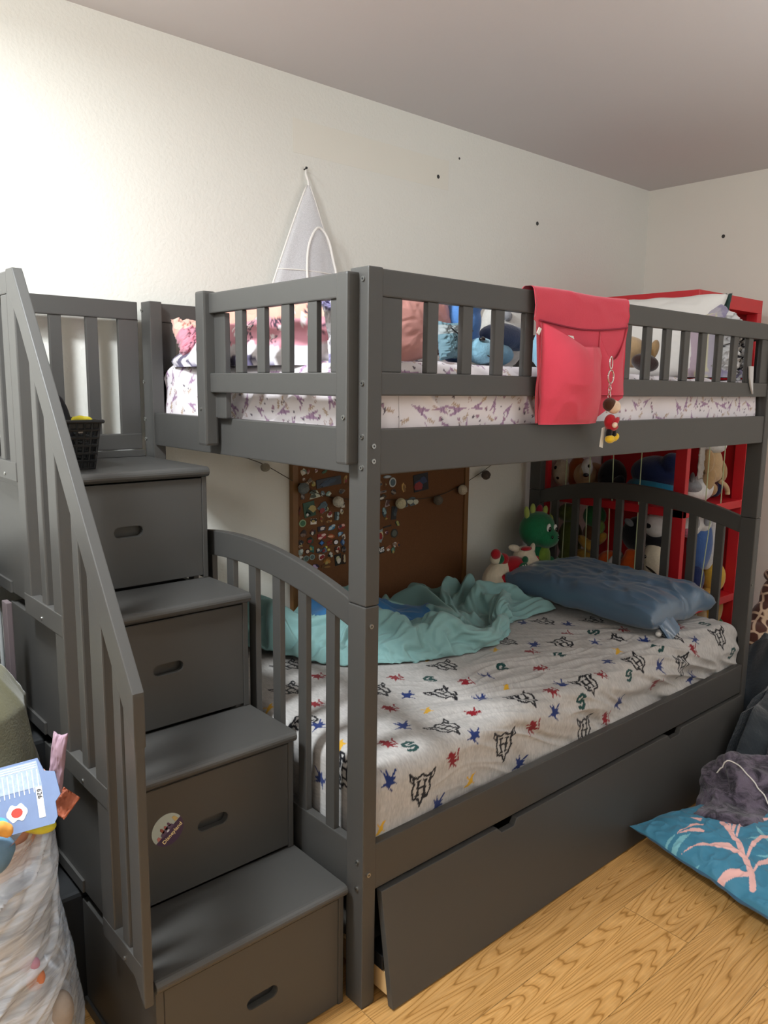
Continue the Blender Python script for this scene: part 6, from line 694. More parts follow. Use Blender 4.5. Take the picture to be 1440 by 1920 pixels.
PR = {'C': [(0.67,0.401),(0.517,0.257),(0.362,0.101),(0.525,-0.03),(0.203,-0.035),(0.188,0.558),(0.098,0.357),(0.669,0.09),(1.004,0.438),(0.381,0.39),(1.311,0.508),(1.147,0.308),(1.328,0.211),(1.511,0.102),(1.739,0.021),(1.207,0.053),(1.447,-0.023),(0.928,0.053),(0.877,-0.086),(1.466,0.398),(0.03,0.131),(.30,.72),(.0,.75)],
 'R': [(0.483,0.429),(0.327,0.279),(0.63,0.278),(0.487,0.126),(0.177,0.119),(0.319,-0.002),(0.643,-0.012),(0.984,0.314),(0.883,0.198),(0.181,0.424),(1.256,0.364),(0.766,0.072),(1.007,0.064),(1.287,-0.05),(1.641,0.149),(1.54,0.017),(1.435,0.26),(0.999,-0.085),(0.307,0.58)],
 'B': [(0.424,0.319),(0.274,0.174),(0.098,0.018),(0.406,0.037),(0.58,0.174),(0.264,-0.105),(0.593,-0.107),(0.734,0.009),(0.718,0.279),(1.049,0.358),(1.226,0.546),(0.104,0.31),(-0.023,0.233),(0.422,0.628),(0.848,0.095),(1.352,0.437),(1.226,0.237),(1.105,0.109),(1.075,-0.057),(1.313,0.009),(1.579,0.054),(1.395,0.145),(1.712,0.201),(1.538,-0.09)],
 'G': [(0.558,0.359),(0.213,0.079),(0.812,0.29),(1.043,0.244),(1.339,0.313),(1.137,0.021),(0.864,0.007),(1.359,0.074),(1.749,0.104),(1.809,-0.053)],
 'Y': [(0.396,0.204),(0.086,0.19),(0.388,-0.086),(0.071,-0.092),(0.667,0.479),(0.698,0.182),(0.907,0.403),(0.08,0.498),(1.218,0.138)]}
def col_low(U, V_):
    C = np.zeros((len(U), 3)); base = np.array(lin('aeaba8'))
    heather = 1+.10*vn(U*900, V_*140, 2)+.10*vn(U*420, V_*90, 5)+.05*vn(U*60, V_*60, 9)
    C[:] = base*heather[:, None]
    for k, items, size in (('C', CREST, .052), ('R', LION, .032), ('B', RAVEN, .035), ('G', SNAKE, .031), ('Y', BADGER, .030)):
        for i, (a, b_) in enumerate(PR[k]):
            stamp(U, V_, C, a, b_, size, .12*math.sin(i*2.3+a*9), items)
    return C
def env(X, Y, cx, cy, rx, ry): return np.exp(-((X-cx)/rx)**2-((Y-cy)/ry)**2)
def disp_low(U, V_, X, Y, Z, D):
    front = np.clip((.18-Y)/.16, 0, 1)
    # long soft creases: fanning from the pillow toward the front edge, and along the front side
    a = U*.35+V_*.94; s = U*.94-V_*.35
    cr1 = (ridge(s*5+1.5*vn(s*2, a*2, 4), a*26+2.2*vn(s*3, a*3, 2), 3)-.5)*env(X, Y, .85, .20, .42, .22)
    cr2 = (ridge((U*.8+V_*.6)*16, (V_*.8-U*.6)*4, 8)-.5)*env(X, Y, 1.25, .22, .32, .2)
    cr3 = (ridge(U*2.2, V_*22+U*7, 12)-.5)*env(X, Y, 1.45, .02, .5, .12)
    cr4 = (ridge(U*5, V_*5, 15)-.5)*.35
    h = .015*cr1+.015*cr2+.019*cr3+.007*cr4+.005*vn(U*3, V_*3, 2)
    top = np.clip(1-D/.05, 0, 1)
    Z2 = Z+h*top-.030*np.clip((X-1.2)/.6, 0, 1)*0
    sd = np.clip(D/.05, 0, 1)
    fr = (V_ < .07)
    Y2 = Y-np.where(fr, sd*(h*1.3+.006*np.sin(U*7+1)), 0)
    # loose cloth bulging above the far part of the rail
    Y2 = Y2+np.where(fr, sd*.012*env(X, X, 1.3, 1.3, .35, 1e3)*np.sin(D*60), 0)
    X2 = X+np.where(U < x_end, sd*h*.8, 0)
    return X2, Y2, Z2
x_end = .10
SHEETM = mat('heather_jersey', attr=True, rough=.9, bump=.25, bscale=300, var=.03, sheen=.15, spec=.2, bdist=.001)
o = sheet('mattress', None, None, .055, 1.866, .030, 1.0, .553, .318, .05, .0029, SHEETM, disp_low, col_low, (.95, .5, .318))
meta(o, 'lower bunk mattress in heather grey sheet printed with black crests and small animals', 'mattress')
# upper sheet: white with mauve towers, hearts and scribbles
MV = 'a98aa6'
TOWER = [('p', [(0, 1), (.07, .45), (.16, .05), (.38, -.9), (.2, -.9), (.08, -.45), (-.08, -.45), (-.2, -.9), (-.38, -.9), (-.16, .05), (-.07, .45)], 0, MV), ('l', [(-.2, .05), (.2, .05)], .05, '8a6c8c'), ('l', [(-.28, -.35), (.28, -.35)], .05, '8a6c8c')]
HEART = [('p', [(0, -.8), (.8, .1), (.75, .55), (.35, .7), (0, .35), (-.35, .7), (-.75, .55), (-.8, .1)], 0, 'a27f93')]
HEARTO = [('l', [(0, -.8), (.8, .1), (.75, .55), (.35, .7), (0, .35), (-.35, .7), (-.75, .55), (-.8, .1), (0, -.8)], .16, 'b9a19c')]
TRI = [('p', [(0, .8), (.6, -.5), (-.6, -.5)], 0, '5f5460')]
SCR = [('l', [(-.9, -.1), (-.6, .5), (-.4, -.3), (-.1, .4), (.1, -.3), (.4, .2), (.6, -.3), (.9, .1)], .11, 'b8a08c')]
def col_up(U, V_):
    C = np.zeros((len(U), 3)); C[:] = np.array(lin('e4dde0'))*(1+.02*vn(U*30, V_*30, 1))[:, None]
    rg = random.Random(4)
    u0, u1, v0, v1 = U.min(), U.max(), V_.min(), V_.max()
    for i in range(int((u1-u0)/.062)+1):
        for j in range(int((v1-v0)/.058)+1):
            cu = u0+i*.062+(.031 if j % 2 else 0)+rg.uniform(-.010, .010); cv = v0+j*.058+rg.uniform(-.010, .010)
            if (cu > .22 and cv > .30 and cu < 1.7) or rg.random() < .22: continue
            stamp(U, V_, C, cu, cv, rg.choice((.032, .029, .026)), rg.uniform(-1.9, 1.9), TOWER)
            for q in range(5):
                stamp(U, V_, C, cu+rg.uniform(.018, .05), cv+rg.uniform(-.04, .04), rg.uniform(.005, .008) if q < 4 else .012, rg.uniform(-1, 1), rg.choice((HEART, TRI, HEARTO, TRI)) if q < 4 else SCR)
    return C
def disp_up(U, V_, X, Y, Z, D):
    h = .007*(ridge(U*7, V_*7, 21)-.5)+.006*vn(U*4, V_*4, 3)
    top = np.clip(1-D/.04, 0, 1); sd = 1-top
    Z2 = Z+h*top+.018*env(X, Y, .35, .35, .5, .4)*top+.030*env(X, Y, .10, .93, .10, .10)
    diag = (ridge((U+V_)*10, (U-V_)*3.5, 6)-.5)
    Y2 = Y-np.where(V_ < .07, sd*.007*diag, 0)
    X2 = X-np.where(U < .12, sd*(.008*diag), 0)
    return X2, Y2, Z2
o = sheet('mattress', None, None, .048, 1.852, .034, 1.005, 1.458, 1.2585, .045, .0028, mat('printed_cotton', attr=True, rough=.85, bump=.1, bscale=200, var=.02, sheen=.1, spec=.2), disp_up, col_up, (.95, .5, 1.2585))
meta(o, 'upper bunk mattress in white sheet printed with mauve towers and hearts', 'mattress')

# ---------------------------------------------------------------- lower bunk: comforter, blanket, pillow
TEAL = mat('teal_cotton', '82a9a8', rough=.85, bump=.12, bscale=220, var=.04, sheen=.2, spec=.2)
BASE = .556
Pc = sim_grid(COMFORTER_FOLDS)
Xc, Yc = Pc[..., 0], Pc[..., 1]
Pc[..., 2] += BASE-.006+.088*np.clip((Yc-.50)/.35, 0, 1)**1.2*(1-.30*np.clip((Xc-.75)/.7, 0, 1))*np.clip(Pc[..., 2]/.05, 0, 1)
o = draped('comforter', Pc, TEAL, loc=(.8, .75, BASE), thick=.010)
meta(o, 'rumpled pale teal comforter heaped at the back of the lower bunk', 'comforter')
_pts = Pc.reshape(-1, 3)
def zb_c(X, Y):      # rests on the comforter's own surface
    out = np.zeros(X.size)
    for k, (x, y) in enumerate(zip(X.ravel(), Y.ravel())):
        d = (_pts[:, 0]-x)**2+(_pts[:, 1]-y)**2; w = np.exp(-d/.0009)
        out[k] = (w*_pts[:, 2]).sum()/max(w.sum(), 1e-9)
    return out.reshape(X.shape)+.004
o = heap('blanket', [(.46, .78), (.56, .70), (.68, .655), (.80, .66), (.90, .70), (.93, .79), (.86, .90), (.70, .97), (.54, .93)], zb_c, .012, mat('blue_cotton', '2d6a9c', rough=.85, bump=.12, bscale=200, var=.08, sheen=.2), loc=(.7, .85, .655), nr=34, nt=140, seed=9, fs=8, fa=.012, edge=.012, bell=3)
meta(o, 'bright blue blanket folded on top of the teal comforter near the front post', 'blanket')
SATIN = mat('satin_blue', '48627a', rough=.24, var=.03, sheen=.2, bump=.08, bscale=18, spec=1.0, bdist=.012)
PS = thing('pillow', 'slate blue satin pillow at the head of the lower bunk', 'pillow', (1.62, .46, BASE))
pillow('pillow_case', (1.625, .455, .632), .215, .345, .072, (.02, -.03, -.03), SATIN, PS, seed=3, wr=.014, pinch=.03, wf=2.4, pw=5, pe=.30, n=90)
# the loose open end of the case drooping over the front corner
fl = []
nu_, nv_ = 22, 18
uu, vv = np.meshgrid(np.linspace(0, 1, nu_), np.linspace(0, 1, nv_), indexing='ij')
X = 1.425+.115*uu*(1-.35*vv)+.03*vv+.004*np.sin(uu*14); Y = .215-.125*vv-.012*np.sin(uu*PI)*(.3+vv)
Z = .655+.02*uu-.095*vv**1.5+.008*np.sin(uu*11+vv*3)
V1 = np.stack([X, Y, Z], -1).reshape(-1, 3); V2 = V1+np.array([0.004, .010, -.003])
F = gridf(nu_, nv_).tolist()+[q[::-1] for q in gridf(nu_, nv_, off=nu_*nv_).tolist()]
mk('case_flap', np.concatenate([V1, V2]), F, SATIN, PS, smooth=True)
o = blob('hair_clip', [((1.475, .135, BASE+.014), (.020, .011, .012), (0, .2, .6)), ((1.458, .128, BASE+.012), (.010, .012, .010))], mat('pearl_white', 'e8e6e2', rough=.25, var=0), loc=(1.47, .13, BASE+.002), vox=.002)
meta(o, 'small glossy white hair clip beside the drooping corner of the blue pillow', 'hair clip')

# ---------------------------------------------------------------- corkboard, souvenir pins, ball garland
cb = thing('corkboard', 'brown corkboard with wooden frame hung inside the lower bunk, crowded with pins', 'corkboard', (1.02, 1.09, .49))
cork = mat('cork', '704a2d', rough=.95, bump=.4, bscale=400, var=.22, vscale=260)
frm = mat('oak_frame', '7c5730', rough=.5, var=.12, vscale=30)
mk('cork_sheet', *boxg(.575, 1.465, 1.076, 1.090, .51, 1.223, 0), cork, cb)
for g in ((.558, .582, 1.068, 1.0915, .49, 1.241), (1.458, 1.482, 1.068, 1.0915, .49, 1.241), (.582, 1.458, 1.068, 1.0915, .49, .514), (.582, 1.458, 1.068, 1.0915, 1.217, 1.241)):
    mk('frame_board', *boxg(*g, .002), frm, cb)
def pinmat(h): return mat('enamel_'+h, h, rough=.35, var=.04, vscale=80)
def rgon(n, a, b_, rg, jit): return [(a*math.cos(t)*(1+rg.uniform(-jit, jit)), b_*math.sin(t)*(1+rg.uniform(-jit, jit))) for t in [2*PI*i/n+.3 for i in range(n)]]
PINS=[
(0.609, 1.107, 0.0239, 0.0235, 'b', 'd9d2bd', '7f9a8c', 'pale cluster-shaped pin at the top left of the corkboard'),
(0.629, 1.106, 0.012, 0.0171, 'b', 'c9a79c', '8a5a50', 'pinkish figure pin beside the pale cluster pin'),
(0.665, 1.108, 0.012, 0.0128, 'b', 'e0d6cc', 'a06a70', 'small pale pin hidden half under the bed rail'),
(0.703, 1.102, 0.0213, 0.0107, 'b', '2d6b45', '1c4a30', 'green leaf-shaped pin under the bed rail'),
(0.723, 1.063, 0.1142, 0.032, 'r', '0c1a2c', '23405c', 'wide dark navy banner patch near the top of the corkboard'),
(0.8, 1.067, 0.0159, 0.0277, 'b', 'b9964e', '8a6a30', 'golden pin squeezed beside the bed post'),
(0.637, 1.074, 0.0213, 0.0171, 'b', '8a7a60', '5a4c3a', 'brown pin left of the dark banner'),
(0.652, 1.061, 0.0159, 0.0192, 'b', 'a89a3a', '6e6420', 'olive yellow pin left of the dark banner'),
(0.611, 1.08, 0.0133, 0.0107, 'b', 'cdb6a6', '7a5a50', 'tiny pale pink pin above the left grey ball'),
(0.623, 1.062, 0.0159, 0.0128, 'b', 'c9b9a0', '8a7055', 'cream pin touching the left grey ball'),
(0.605, 1.019, 0.0159, 0.0235, 'r', '3a3434', '8a8078', 'slim dark tag pin tilted under the left grey ball'),
(0.658, 1.023, 0.0505, 0.032, 't', 'c8cdb8', '3a4a3c', 'pale triangular skyline pin'),
(0.695, 1.022, 0.0186, 0.0192, 'b', '6c7f86', 'c8d0d0', 'grey shield pin right of the triangular pin'),
(0.722, 1.018, 0.0239, 0.0171, 'b', '7fa098', 'd8dcd0', 'pale teal pin above the white ball'),
(0.784, 1.024, 0.0266, 0.0171, 'b', '9a948a', '4c463e', 'grey looping pin above the white ball'),
(0.634, 0.969, 0.0505, 0.0554, 'r', '0f4a34', '0a3424', 'large dark green square pin'),
(0.628, 0.955, 0.0213, 0.0235, 'b', 'a8b5ac', '6c7c74', 'pale castle-like hill pin laid on the green square pin'),
(0.695, 0.968, 0.0399, 0.0426, 'b', '6a8490', '46606c', 'large blue-grey rosette pin'),
(0.714, 0.964, 0.0133, 0.0171, 'b', 'cfd6b0', '8a9468', 'cream streak pin overlapping the blue-grey rosette'),
(0.79, 0.97, 0.0159, 0.0192, 'r', 'd9d2c4', '4a4036', 'small cream frame pin beside the post'),
(0.592, 0.969, 0.008, 0.032, 'b', '6e2418', '451810', 'thin rust red pin at the board left edge'),
(0.727, 0.939, 0.0239, 0.0235, 'b', 'e8dfd2', '8c2018', 'white and red figure pin above tan bar'),
(0.725, 0.915, 0.0239, 0.0064, 'r', 'd8b070', 'b07830', 'flat tan bar pin'),
(0.761, 0.931, 0.0213, 0.032, 'r', '2c3e44', '9ab4bc', 'dark bottle-shaped pin with pale label'),
(0.785, 0.946, 0.0159, 0.0192, 'b', 'c9c2a0', '4c4a3c', 'cream speckled pin above the bottle pin'),
(0.69, 0.927, 0.0159, 0.0235, 'b', 'a8844a', '6a4c20', 'golden slender figure pin near white square'),
(0.604, 0.92, 0.0306, 0.0277, 'c', '8fb28a', '2d6b48', 'round pale green pin at the left edge'),
(0.653, 0.922, 0.0266, 0.0213, 'r', 'ece6dc', '1c1c1c', 'white square pin with a dark notch'),
(0.69, 0.891, 0.0345, 0.0192, 'r', '1c1c34', 'e0dcd8', 'dark rounded pin with white spot'),
(0.738, 0.89, 0.0319, 0.0213, 'b', '2c84b8', 'bcd4e0', 'bright blue rounded pin on the corkboard'),
(0.782, 0.888, 0.0319, 0.0213, 'b', '8a1c20', 'e0b0a8', 'deep red pin next to the bright blue pin'),
(0.608, 0.882, 0.0266, 0.0235, 'b', '2c1c1c', '7a6458', 'dark curled pin, left column'),
(0.649, 0.881, 0.0239, 0.0235, 'b', '14161e', '5c1c1c', 'black and maroon jagged pin on corkboard'),
(0.69, 0.862, 0.0372, 0.0192, 'r', '9c1820', 'e8c8c0', 'crimson rounded pin with pale dot'),
(0.734, 0.858, 0.0319, 0.0171, 'b', 'b0562c', 'e0b08c', 'orange brown pin right of the crimson one'),
(0.777, 0.861, 0.0239, 0.0171, 'b', '3c6c98', '9cc0d8', 'blue fin-shaped pin beside the post'),
(0.794, 0.849, 0.0159, 0.0213, 'b', 'd8d2c8', '4c4440', 'cream figure pin beside the post'),
(0.637, 0.852, 0.0292, 0.0277, 'b', '10241e', '1f4438', 'black green jagged pin'),
(0.595, 0.851, 0.0213, 0.0192, 'b', '14161a', 'c8c4bc', 'black pin with white face spot'),
(0.595, 0.836, 0.0186, 0.0107, 'b', 'b8a090', '5c3a34', 'small pale pink pin under the black pin'),
(0.69, 0.837, 0.0292, 0.0235, 'd', '0d2450', '3c84d0', 'diamond pin with a blue centre'),
(0.727, 0.837, 0.0213, 0.0053, 'r', 'b84038', '7c201c', 'upper of two red bar pins'),
(0.727, 0.827, 0.0213, 0.0053, 'r', 'a83830', '7c201c', 'lower of two red bar pins'),
(0.757, 0.832, 0.0266, 0.0213, 'c', '1c1014', 'f0ecf0', 'round black pin with white oval spots'),
(0.79, 0.827, 0.0186, 0.0235, 'b', '1f4a80', '6c94c0', 'blue pin beside the post'),
(0.595, 0.815, 0.0239, 0.0213, 'b', '8c9c98', 'c8d4d0', 'grey green shell pin'),
(0.625, 0.813, 0.0213, 0.0192, 'c', '3c1c1c', 'd8c8b8', 'dark oval pin with a cream bar'),
(0.645, 0.819, 0.0186, 0.0298, 'b', '1c5c54', '3c8c80', 'tall teal pin above dark winged pin'),
(0.678, 0.81, 0.0239, 0.0192, 'b', '20303e', '4c6474', 'dark blue winged pin, lower corkboard'),
(0.701, 0.807, 0.0239, 0.0213, 'b', '2a3c50', '5c7488', 'slate winged pin under lime pin'),
(0.711, 0.818, 0.012, 0.0096, 'c', 'c8c83c', 'e8e880', 'tiny lime round pin'),
(0.723, 0.807, 0.0133, 0.0107, 'c', 'b8b04a', 'e0dc90', 'tiny yellow round pin'),
(0.731, 0.787, 0.0239, 0.0192, 'b', '14201c', 'c8d8d0', 'black pin with pale eyes'),
(0.763, 0.803, 0.0239, 0.0256, 'b', '3a2420', 'd8c8b4', 'brown and cream figure pin above tall card pin'),
(0.795, 0.799, 0.0213, 0.0235, 'b', '1a1414', '6c605c', 'black pin beside the post, second lowest'),
(0.69, 0.784, 0.0292, 0.0235, 'b', 'e8e4e0', '8c1c20', 'white splayed hand-shaped pin'),
(0.594, 0.794, 0.0239, 0.0192, 'b', '9c9484', '4c4438', 'beige pin low at the left edge'),
(0.62, 0.787, 0.0252, 0.0224, 'c', '7f9490', '4c605c', 'round grey green pin, low left'),
(0.647, 0.789, 0.0239, 0.0213, 'c', '8ca09c', '566a66', 'round pale grey pin, low centre'),
(0.715, 0.765, 0.0292, 0.0235, 'b', '8c5c1c', 'b88438', 'golden brown pin on the corkboard'),
(0.768, 0.763, 0.0319, 0.0426, 'r', '1a1c18', 'b8bc98', 'tall black card pin with cream shapes'),
(0.797, 0.76, 0.0159, 0.0362, 'r', '2a1c14', 'c8b898', 'tall brown card pin cut by the post'),
(0.661, 0.751, 0.0319, 0.0192, 'b', '2c2040', 'c0a8d0', 'purple pin with pale stripe, lowest on the left'),
(0.707, 0.746, 0.0425, 0.0149, 'b', '5c3c1c', '8c6434', 'brown ribbon pin, lowest of all'),
(1.012, 1.063, 0.0425, 0.0122, 'c', '7c8c98', 'c0ccd4', 'grey oval pin half under the bed rail'),
(1.041, 1.039, 0.0365, 0.039, 'c', 'c4cccc', '4c6470', 'pale oval pin with a dark scene'),
(0.976, 1.038, 0.0182, 0.0195, 'b', 'a88c68', '6c5030', 'tan pin just right of the post'),
(1.004, 1.033, 0.0122, 0.0122, 'b', '8c6448', '5c3c28', 'small brown pin right of the post'),
(1.099, 1.016, 0.0213, 0.0366, 'b', 'd0a860', '8c6430', 'golden standing figure pin'),
(1.197, 1.028, 0.082, 0.0707, 'r', '0a101c', '24365c', 'large dark night-scene patch'),
(0.99, 1.005, 0.0349, 0.0085, 'r', 'a89c98', '4c3c3c', 'small pale bar pin right of the post'),
(1.047, 1.001, 0.0273, 0.0219, 'b', '2c201c', '8c8478', 'dark round figure pin below the oval pin'),
(0.989, 0.984, 0.0365, 0.0195, 'b', '2c2820', '6c6454', 'dark oblong pin right of the post'),
(1.012, 0.958, 0.0273, 0.0292, 't', 'a89490', '5c4040', 'pinkish shield pin left of the cream ball'),
(1.152, 0.952, 0.0577, 0.0366, 'b', '54646c', 'c8ccb8', 'grey lettered souvenir pin right of the cream ball'),
(1.113, 0.947, 0.0213, 0.0292, 'r', '747c7c', '2c3434', 'grey upright pin right of the cream ball'),
(0.999, 0.924, 0.0273, 0.0366, 'b', '2c4450', '8caab0', 'slate blue figure pin'),
(1.01, 0.9, 0.0122, 0.0146, 't', 'b89c54', '7c6428', 'small yellow triangle pin'),
(1.05, 0.915, 0.0273, 0.0536, 'r', '141a1e', '3c4c54', 'black frame pin under the cream ball'),
(1.071, 0.872, 0.0228, 0.0195, 'b', '2c4434', 'a8a860', 'dark green cup pin'),
(1.016, 0.864, 0.0425, 0.0061, 'r', '14100e', '2c2420', 'thin black bar pin'),
(0.978, 0.831, 0.0334, 0.0561, 'b', '8c9ca0', 'd8d0a0', 'large pale grey figure pin cut by the post'),
(1.013, 0.84, 0.0182, 0.0171, 'b', '601c24', 'e8c8d0', 'small red pin with white spots'),
(1.054, 0.832, 0.0365, 0.0366, 'c', '2c302c', '5c645c', 'round dark pin above the green pin'),
(1.026, 0.776, 0.0273, 0.0219, 'b', 'b87858', '8c5038', 'salmon brown pin right of the word pin'),
(1.057, 0.786, 0.0213, 0.0219, 'b', 'e0d8d0', '8c7868', 'white pin above the green pin'),
(1.077, 0.784, 0.0137, 0.0219, 'b', 'a8643c', '7c4020', 'thin orange brown pin'),
(1.048, 0.764, 0.0213, 0.0219, 'b', '3c6454', '6c9484', 'green pin, lowest on the right'),
(0.984, 0.772, 0.0334, 0.0268, 'r', '0c0c0c', '0c0c0c', 'black word pin reading RIS')]

for i, (x, z, w, h, s, c1, c2, d) in enumerate(PINS):
    rg = random.Random(i*7+1)
    big = max(w, h) > .09
    if s == 'r': po = [(-w/2, -h/2), (w/2, -h/2), (w/2, h/2), (-w/2, h/2)]; tilt = rg.uniform(-.08, .25)
    elif s == 'd': po = [(-w/2, 0), (0, -h/2), (w/2, 0), (0, h/2)]; tilt = 0
    elif s == 't': po = [(-w/2, -h/2), (w/2, -h/2*.9), (w*.25, h/2*.7), (-w*.1, h/2)]; tilt = .1
    elif s == 'c': po = rgon(20, w/2, h/2, rg, 0); tilt = 0
    else: po = rgon(12, w/2, h/2, rg, .30); tilt = rg.uniform(-.4, .4)
    ct, sn_ = math.cos(tilt), math.sin(tilt)
    def tf(p, k=1.0, dx=0, dz=0): return (x+(p[0]*k+dx)*ct-(p[1]*k+dz)*sn_, z+(p[0]*k+dx)*sn_+(p[1]*k+dz)*ct)
    y = 1.0755
    gs = [prismg([tf(p) for p in po], 'y', y-.0022, y, 0)]; mi = [0]*len(gs[0][1])
    acc = []
    if 'RIS' not in d:
        if s == 'c': acc = [([(p[0]*.7, p[1]*.7) for p in po], 0, 0)]
        elif s == 'd': acc = [([(p[0]*.6, p[1]*.6) for p in po], 0, 0)]
        else:
            na = 5 if big else rg.choice((2, 3))
            for q in range(na):
                acc.append((rgon(7, w*(.30 if not big else .16), h*(.26 if not big else .2), rg, .35), rg.uniform(-.28, .28)*w, rg.uniform(-.28, .28)*h))
    for k, (pp, dx, dz) in enumerate(acc):
        g = prismg([tf(p, 1, dx, dz) for p in pp], 'y', y-.0032-.0003*k, y-.0020, 0); gs.append(g); mi += [1 if (k != 2 or big) else 2]*len(g[1])
    v, f = join(gs)
    o = mk('patch' if big else 'enamel_pin', v, f, [pinmat(c1), pinmat(c2), pinmat(('d8d4cc', '8c1c20', '26303c', 'b0a060')[i % 4])], loc=(x, 1.0755, z), mi=mi)
    meta(o, d, 'patch' if big else 'pin', 'souvenir pins on the corkboard')
    if 'RIS' in d:
        text_mesh('RIS', .024, pinmat('f0f0f0'), Matrix.Translation((x, y-.0028, z)) @ Matrix.Rotation(.15, 4, 'Y').inverted() @ Matrix.Rotation(PI/2, 4, 'X'), o, bold=.0008)
# garland
gl = thing('ball_garland', 'garland of small woven string balls strung across the wall inside lower bunk', 'garland', (1.0, 1.06, .95))
BALLS = [(.429, 1.136, .016, 'a39c8d'), (.589, 1.052, .0215, '7d8484'), (.746, .990, .0215, 'ded8c8'), (1.061, .956, .0215, 'ddd6b4'), (1.271, .951, .020, '746c60'), (1.418, .983, .0215, 'cfc2ab'), (1.565, 1.037, .0205, '5a504a')]
cord = spline([(.30, 1.07, 1.19)]+[(x, 1.07, z+.012) for x, z, r, c in BALLS]+[(1.70, 1.07, 1.115), (1.80, 1.07, 1.2)], 8)
mk('cord', *tubeg(cord, .0014, 5), mat('cord_brown', '4a4238', rough=.8), gl, smooth=True)
for x, z, r, c in BALLS:
    g = [ellg((x, 1.046, z), (r*.93, r*.93, r*.93))]
    rg = random.Random(int(x*100))
    for k in range(7):     # thread wound round the ball
        nrm = Vector((rg.gauss(0, 1), rg.gauss(0, 1), rg.gauss(0, 1))).normalized(); a = nrm.orthogonal().normalized(); b2 = nrm.cross(a)
        g.append(tubeg([Vector((x, 1.046, z))+(a*math.cos(t)+b2*math.sin(t))*r*.965 for t in np.linspace(0, 2*PI, 20, endpoint=False)], .0011, 4, True))
    v, f = join(g)
    mk('string_ball', v, f, mat('string_'+c, c, rough=.9, bump=.9, bscale=220, var=.25, vscale=160), gl, smooth=True)

# ---------------------------------------------------------------- soft toys: builder
EYE = mat('toy_eye', '0b0b0d', rough=.12, var=0, coat=1); EYEW = mat('toy_eye_white', 'e9e7e2', rough=.4, var=0)
def toy(name, label, cat, base, parts, group=None):
    t = thing(name, label, cat, base, group)
    for p in parts:
        nm, ells, m = p[0], p[1], p[2]
        blob(nm, ells, m, t, vox=p[3] if len(p) > 3 else .006)
    return t
def O(b, dx, dy, dz): return (b[0]+dx, b[1]+dy, b[2]+dz)

# green dragon seated in the far corner of the lower bunk
G1 = plush_mat('dragon_green', '1f7048'); G2 = plush_mat('belly_lime', '7a9a3c'); G3 = plush_mat('horn_lime', 'a3b35c')
b0 = (1.785, .93, BASE)
toy('plush_dragon', 'green plush dragon with lime horns sitting in the far corner of lower bunk', 'plush toy', b0, [
    ('body', [(O(b0, .01, 0, .10), (.062, .055, .095)), (O(b0, -.085, -.02, .13), (.055, .025, .028), (0, -.5, 0)), (O(b0, .10, -.02, .075), (.062, .027, .027), (0, .1, 0)), (O(b0, -.05, -.05, .02), (.03, .06, .028)), (O(b0, .06, -.05, .02), (.03, .06, .028))], G1),
    ('head', [(O(b0, -.005, -.01, .235), (.098, .070, .082)), (O(b0, .012, -.055, .200), (.066, .045, .046))], G1),
    ('belly_patch', [(O(b0, .012, -.042, .105), (.040, .020, .060))], G2),
    ('horn', [(O(b0, -.072, 0, .315), (.013, .012, .030), (0, -.15, 0))], G3), ('horn', [(O(b0, -.030, 0, .325), (.013, .012, .028))], G3),
    ('horn', [(O(b0, .058, 0, .308), (.014, .012, .028), (0, .35, 0))], G3), ('ear', [(O(b0, .092, -.01, .270), (.013, .015, .034), (0, .45, 0))], G3),
    ('crest', [(O(b0, .018, .0, .318), (.020, .012, .026), (0, .2, 0))], plush_mat('crest_red', '8a1c34')),
    ('eye_white', [(O(b0, -.012, -.078, .252), (.013, .008, .019), (0, .2, 0))], EYEW), ('eye_white', [(O(b0, .042, -.072, .243), (.012, .008, .018), (0, .2, 0))], EYEW),
    ('eye', [(O(b0, -.012, -.084, .246), (.009, .006, .012))], EYE), ('eye', [(O(b0, .043, -.078, .237), (.009, .006, .012))], EYE),
    ('nostril', [(O(b0, -.010, -.099, .212), (.006, .004, .007))], EYE), ('nostril', [(O(b0, .038, -.096, .205), (.006, .004, .007))], EYE)])
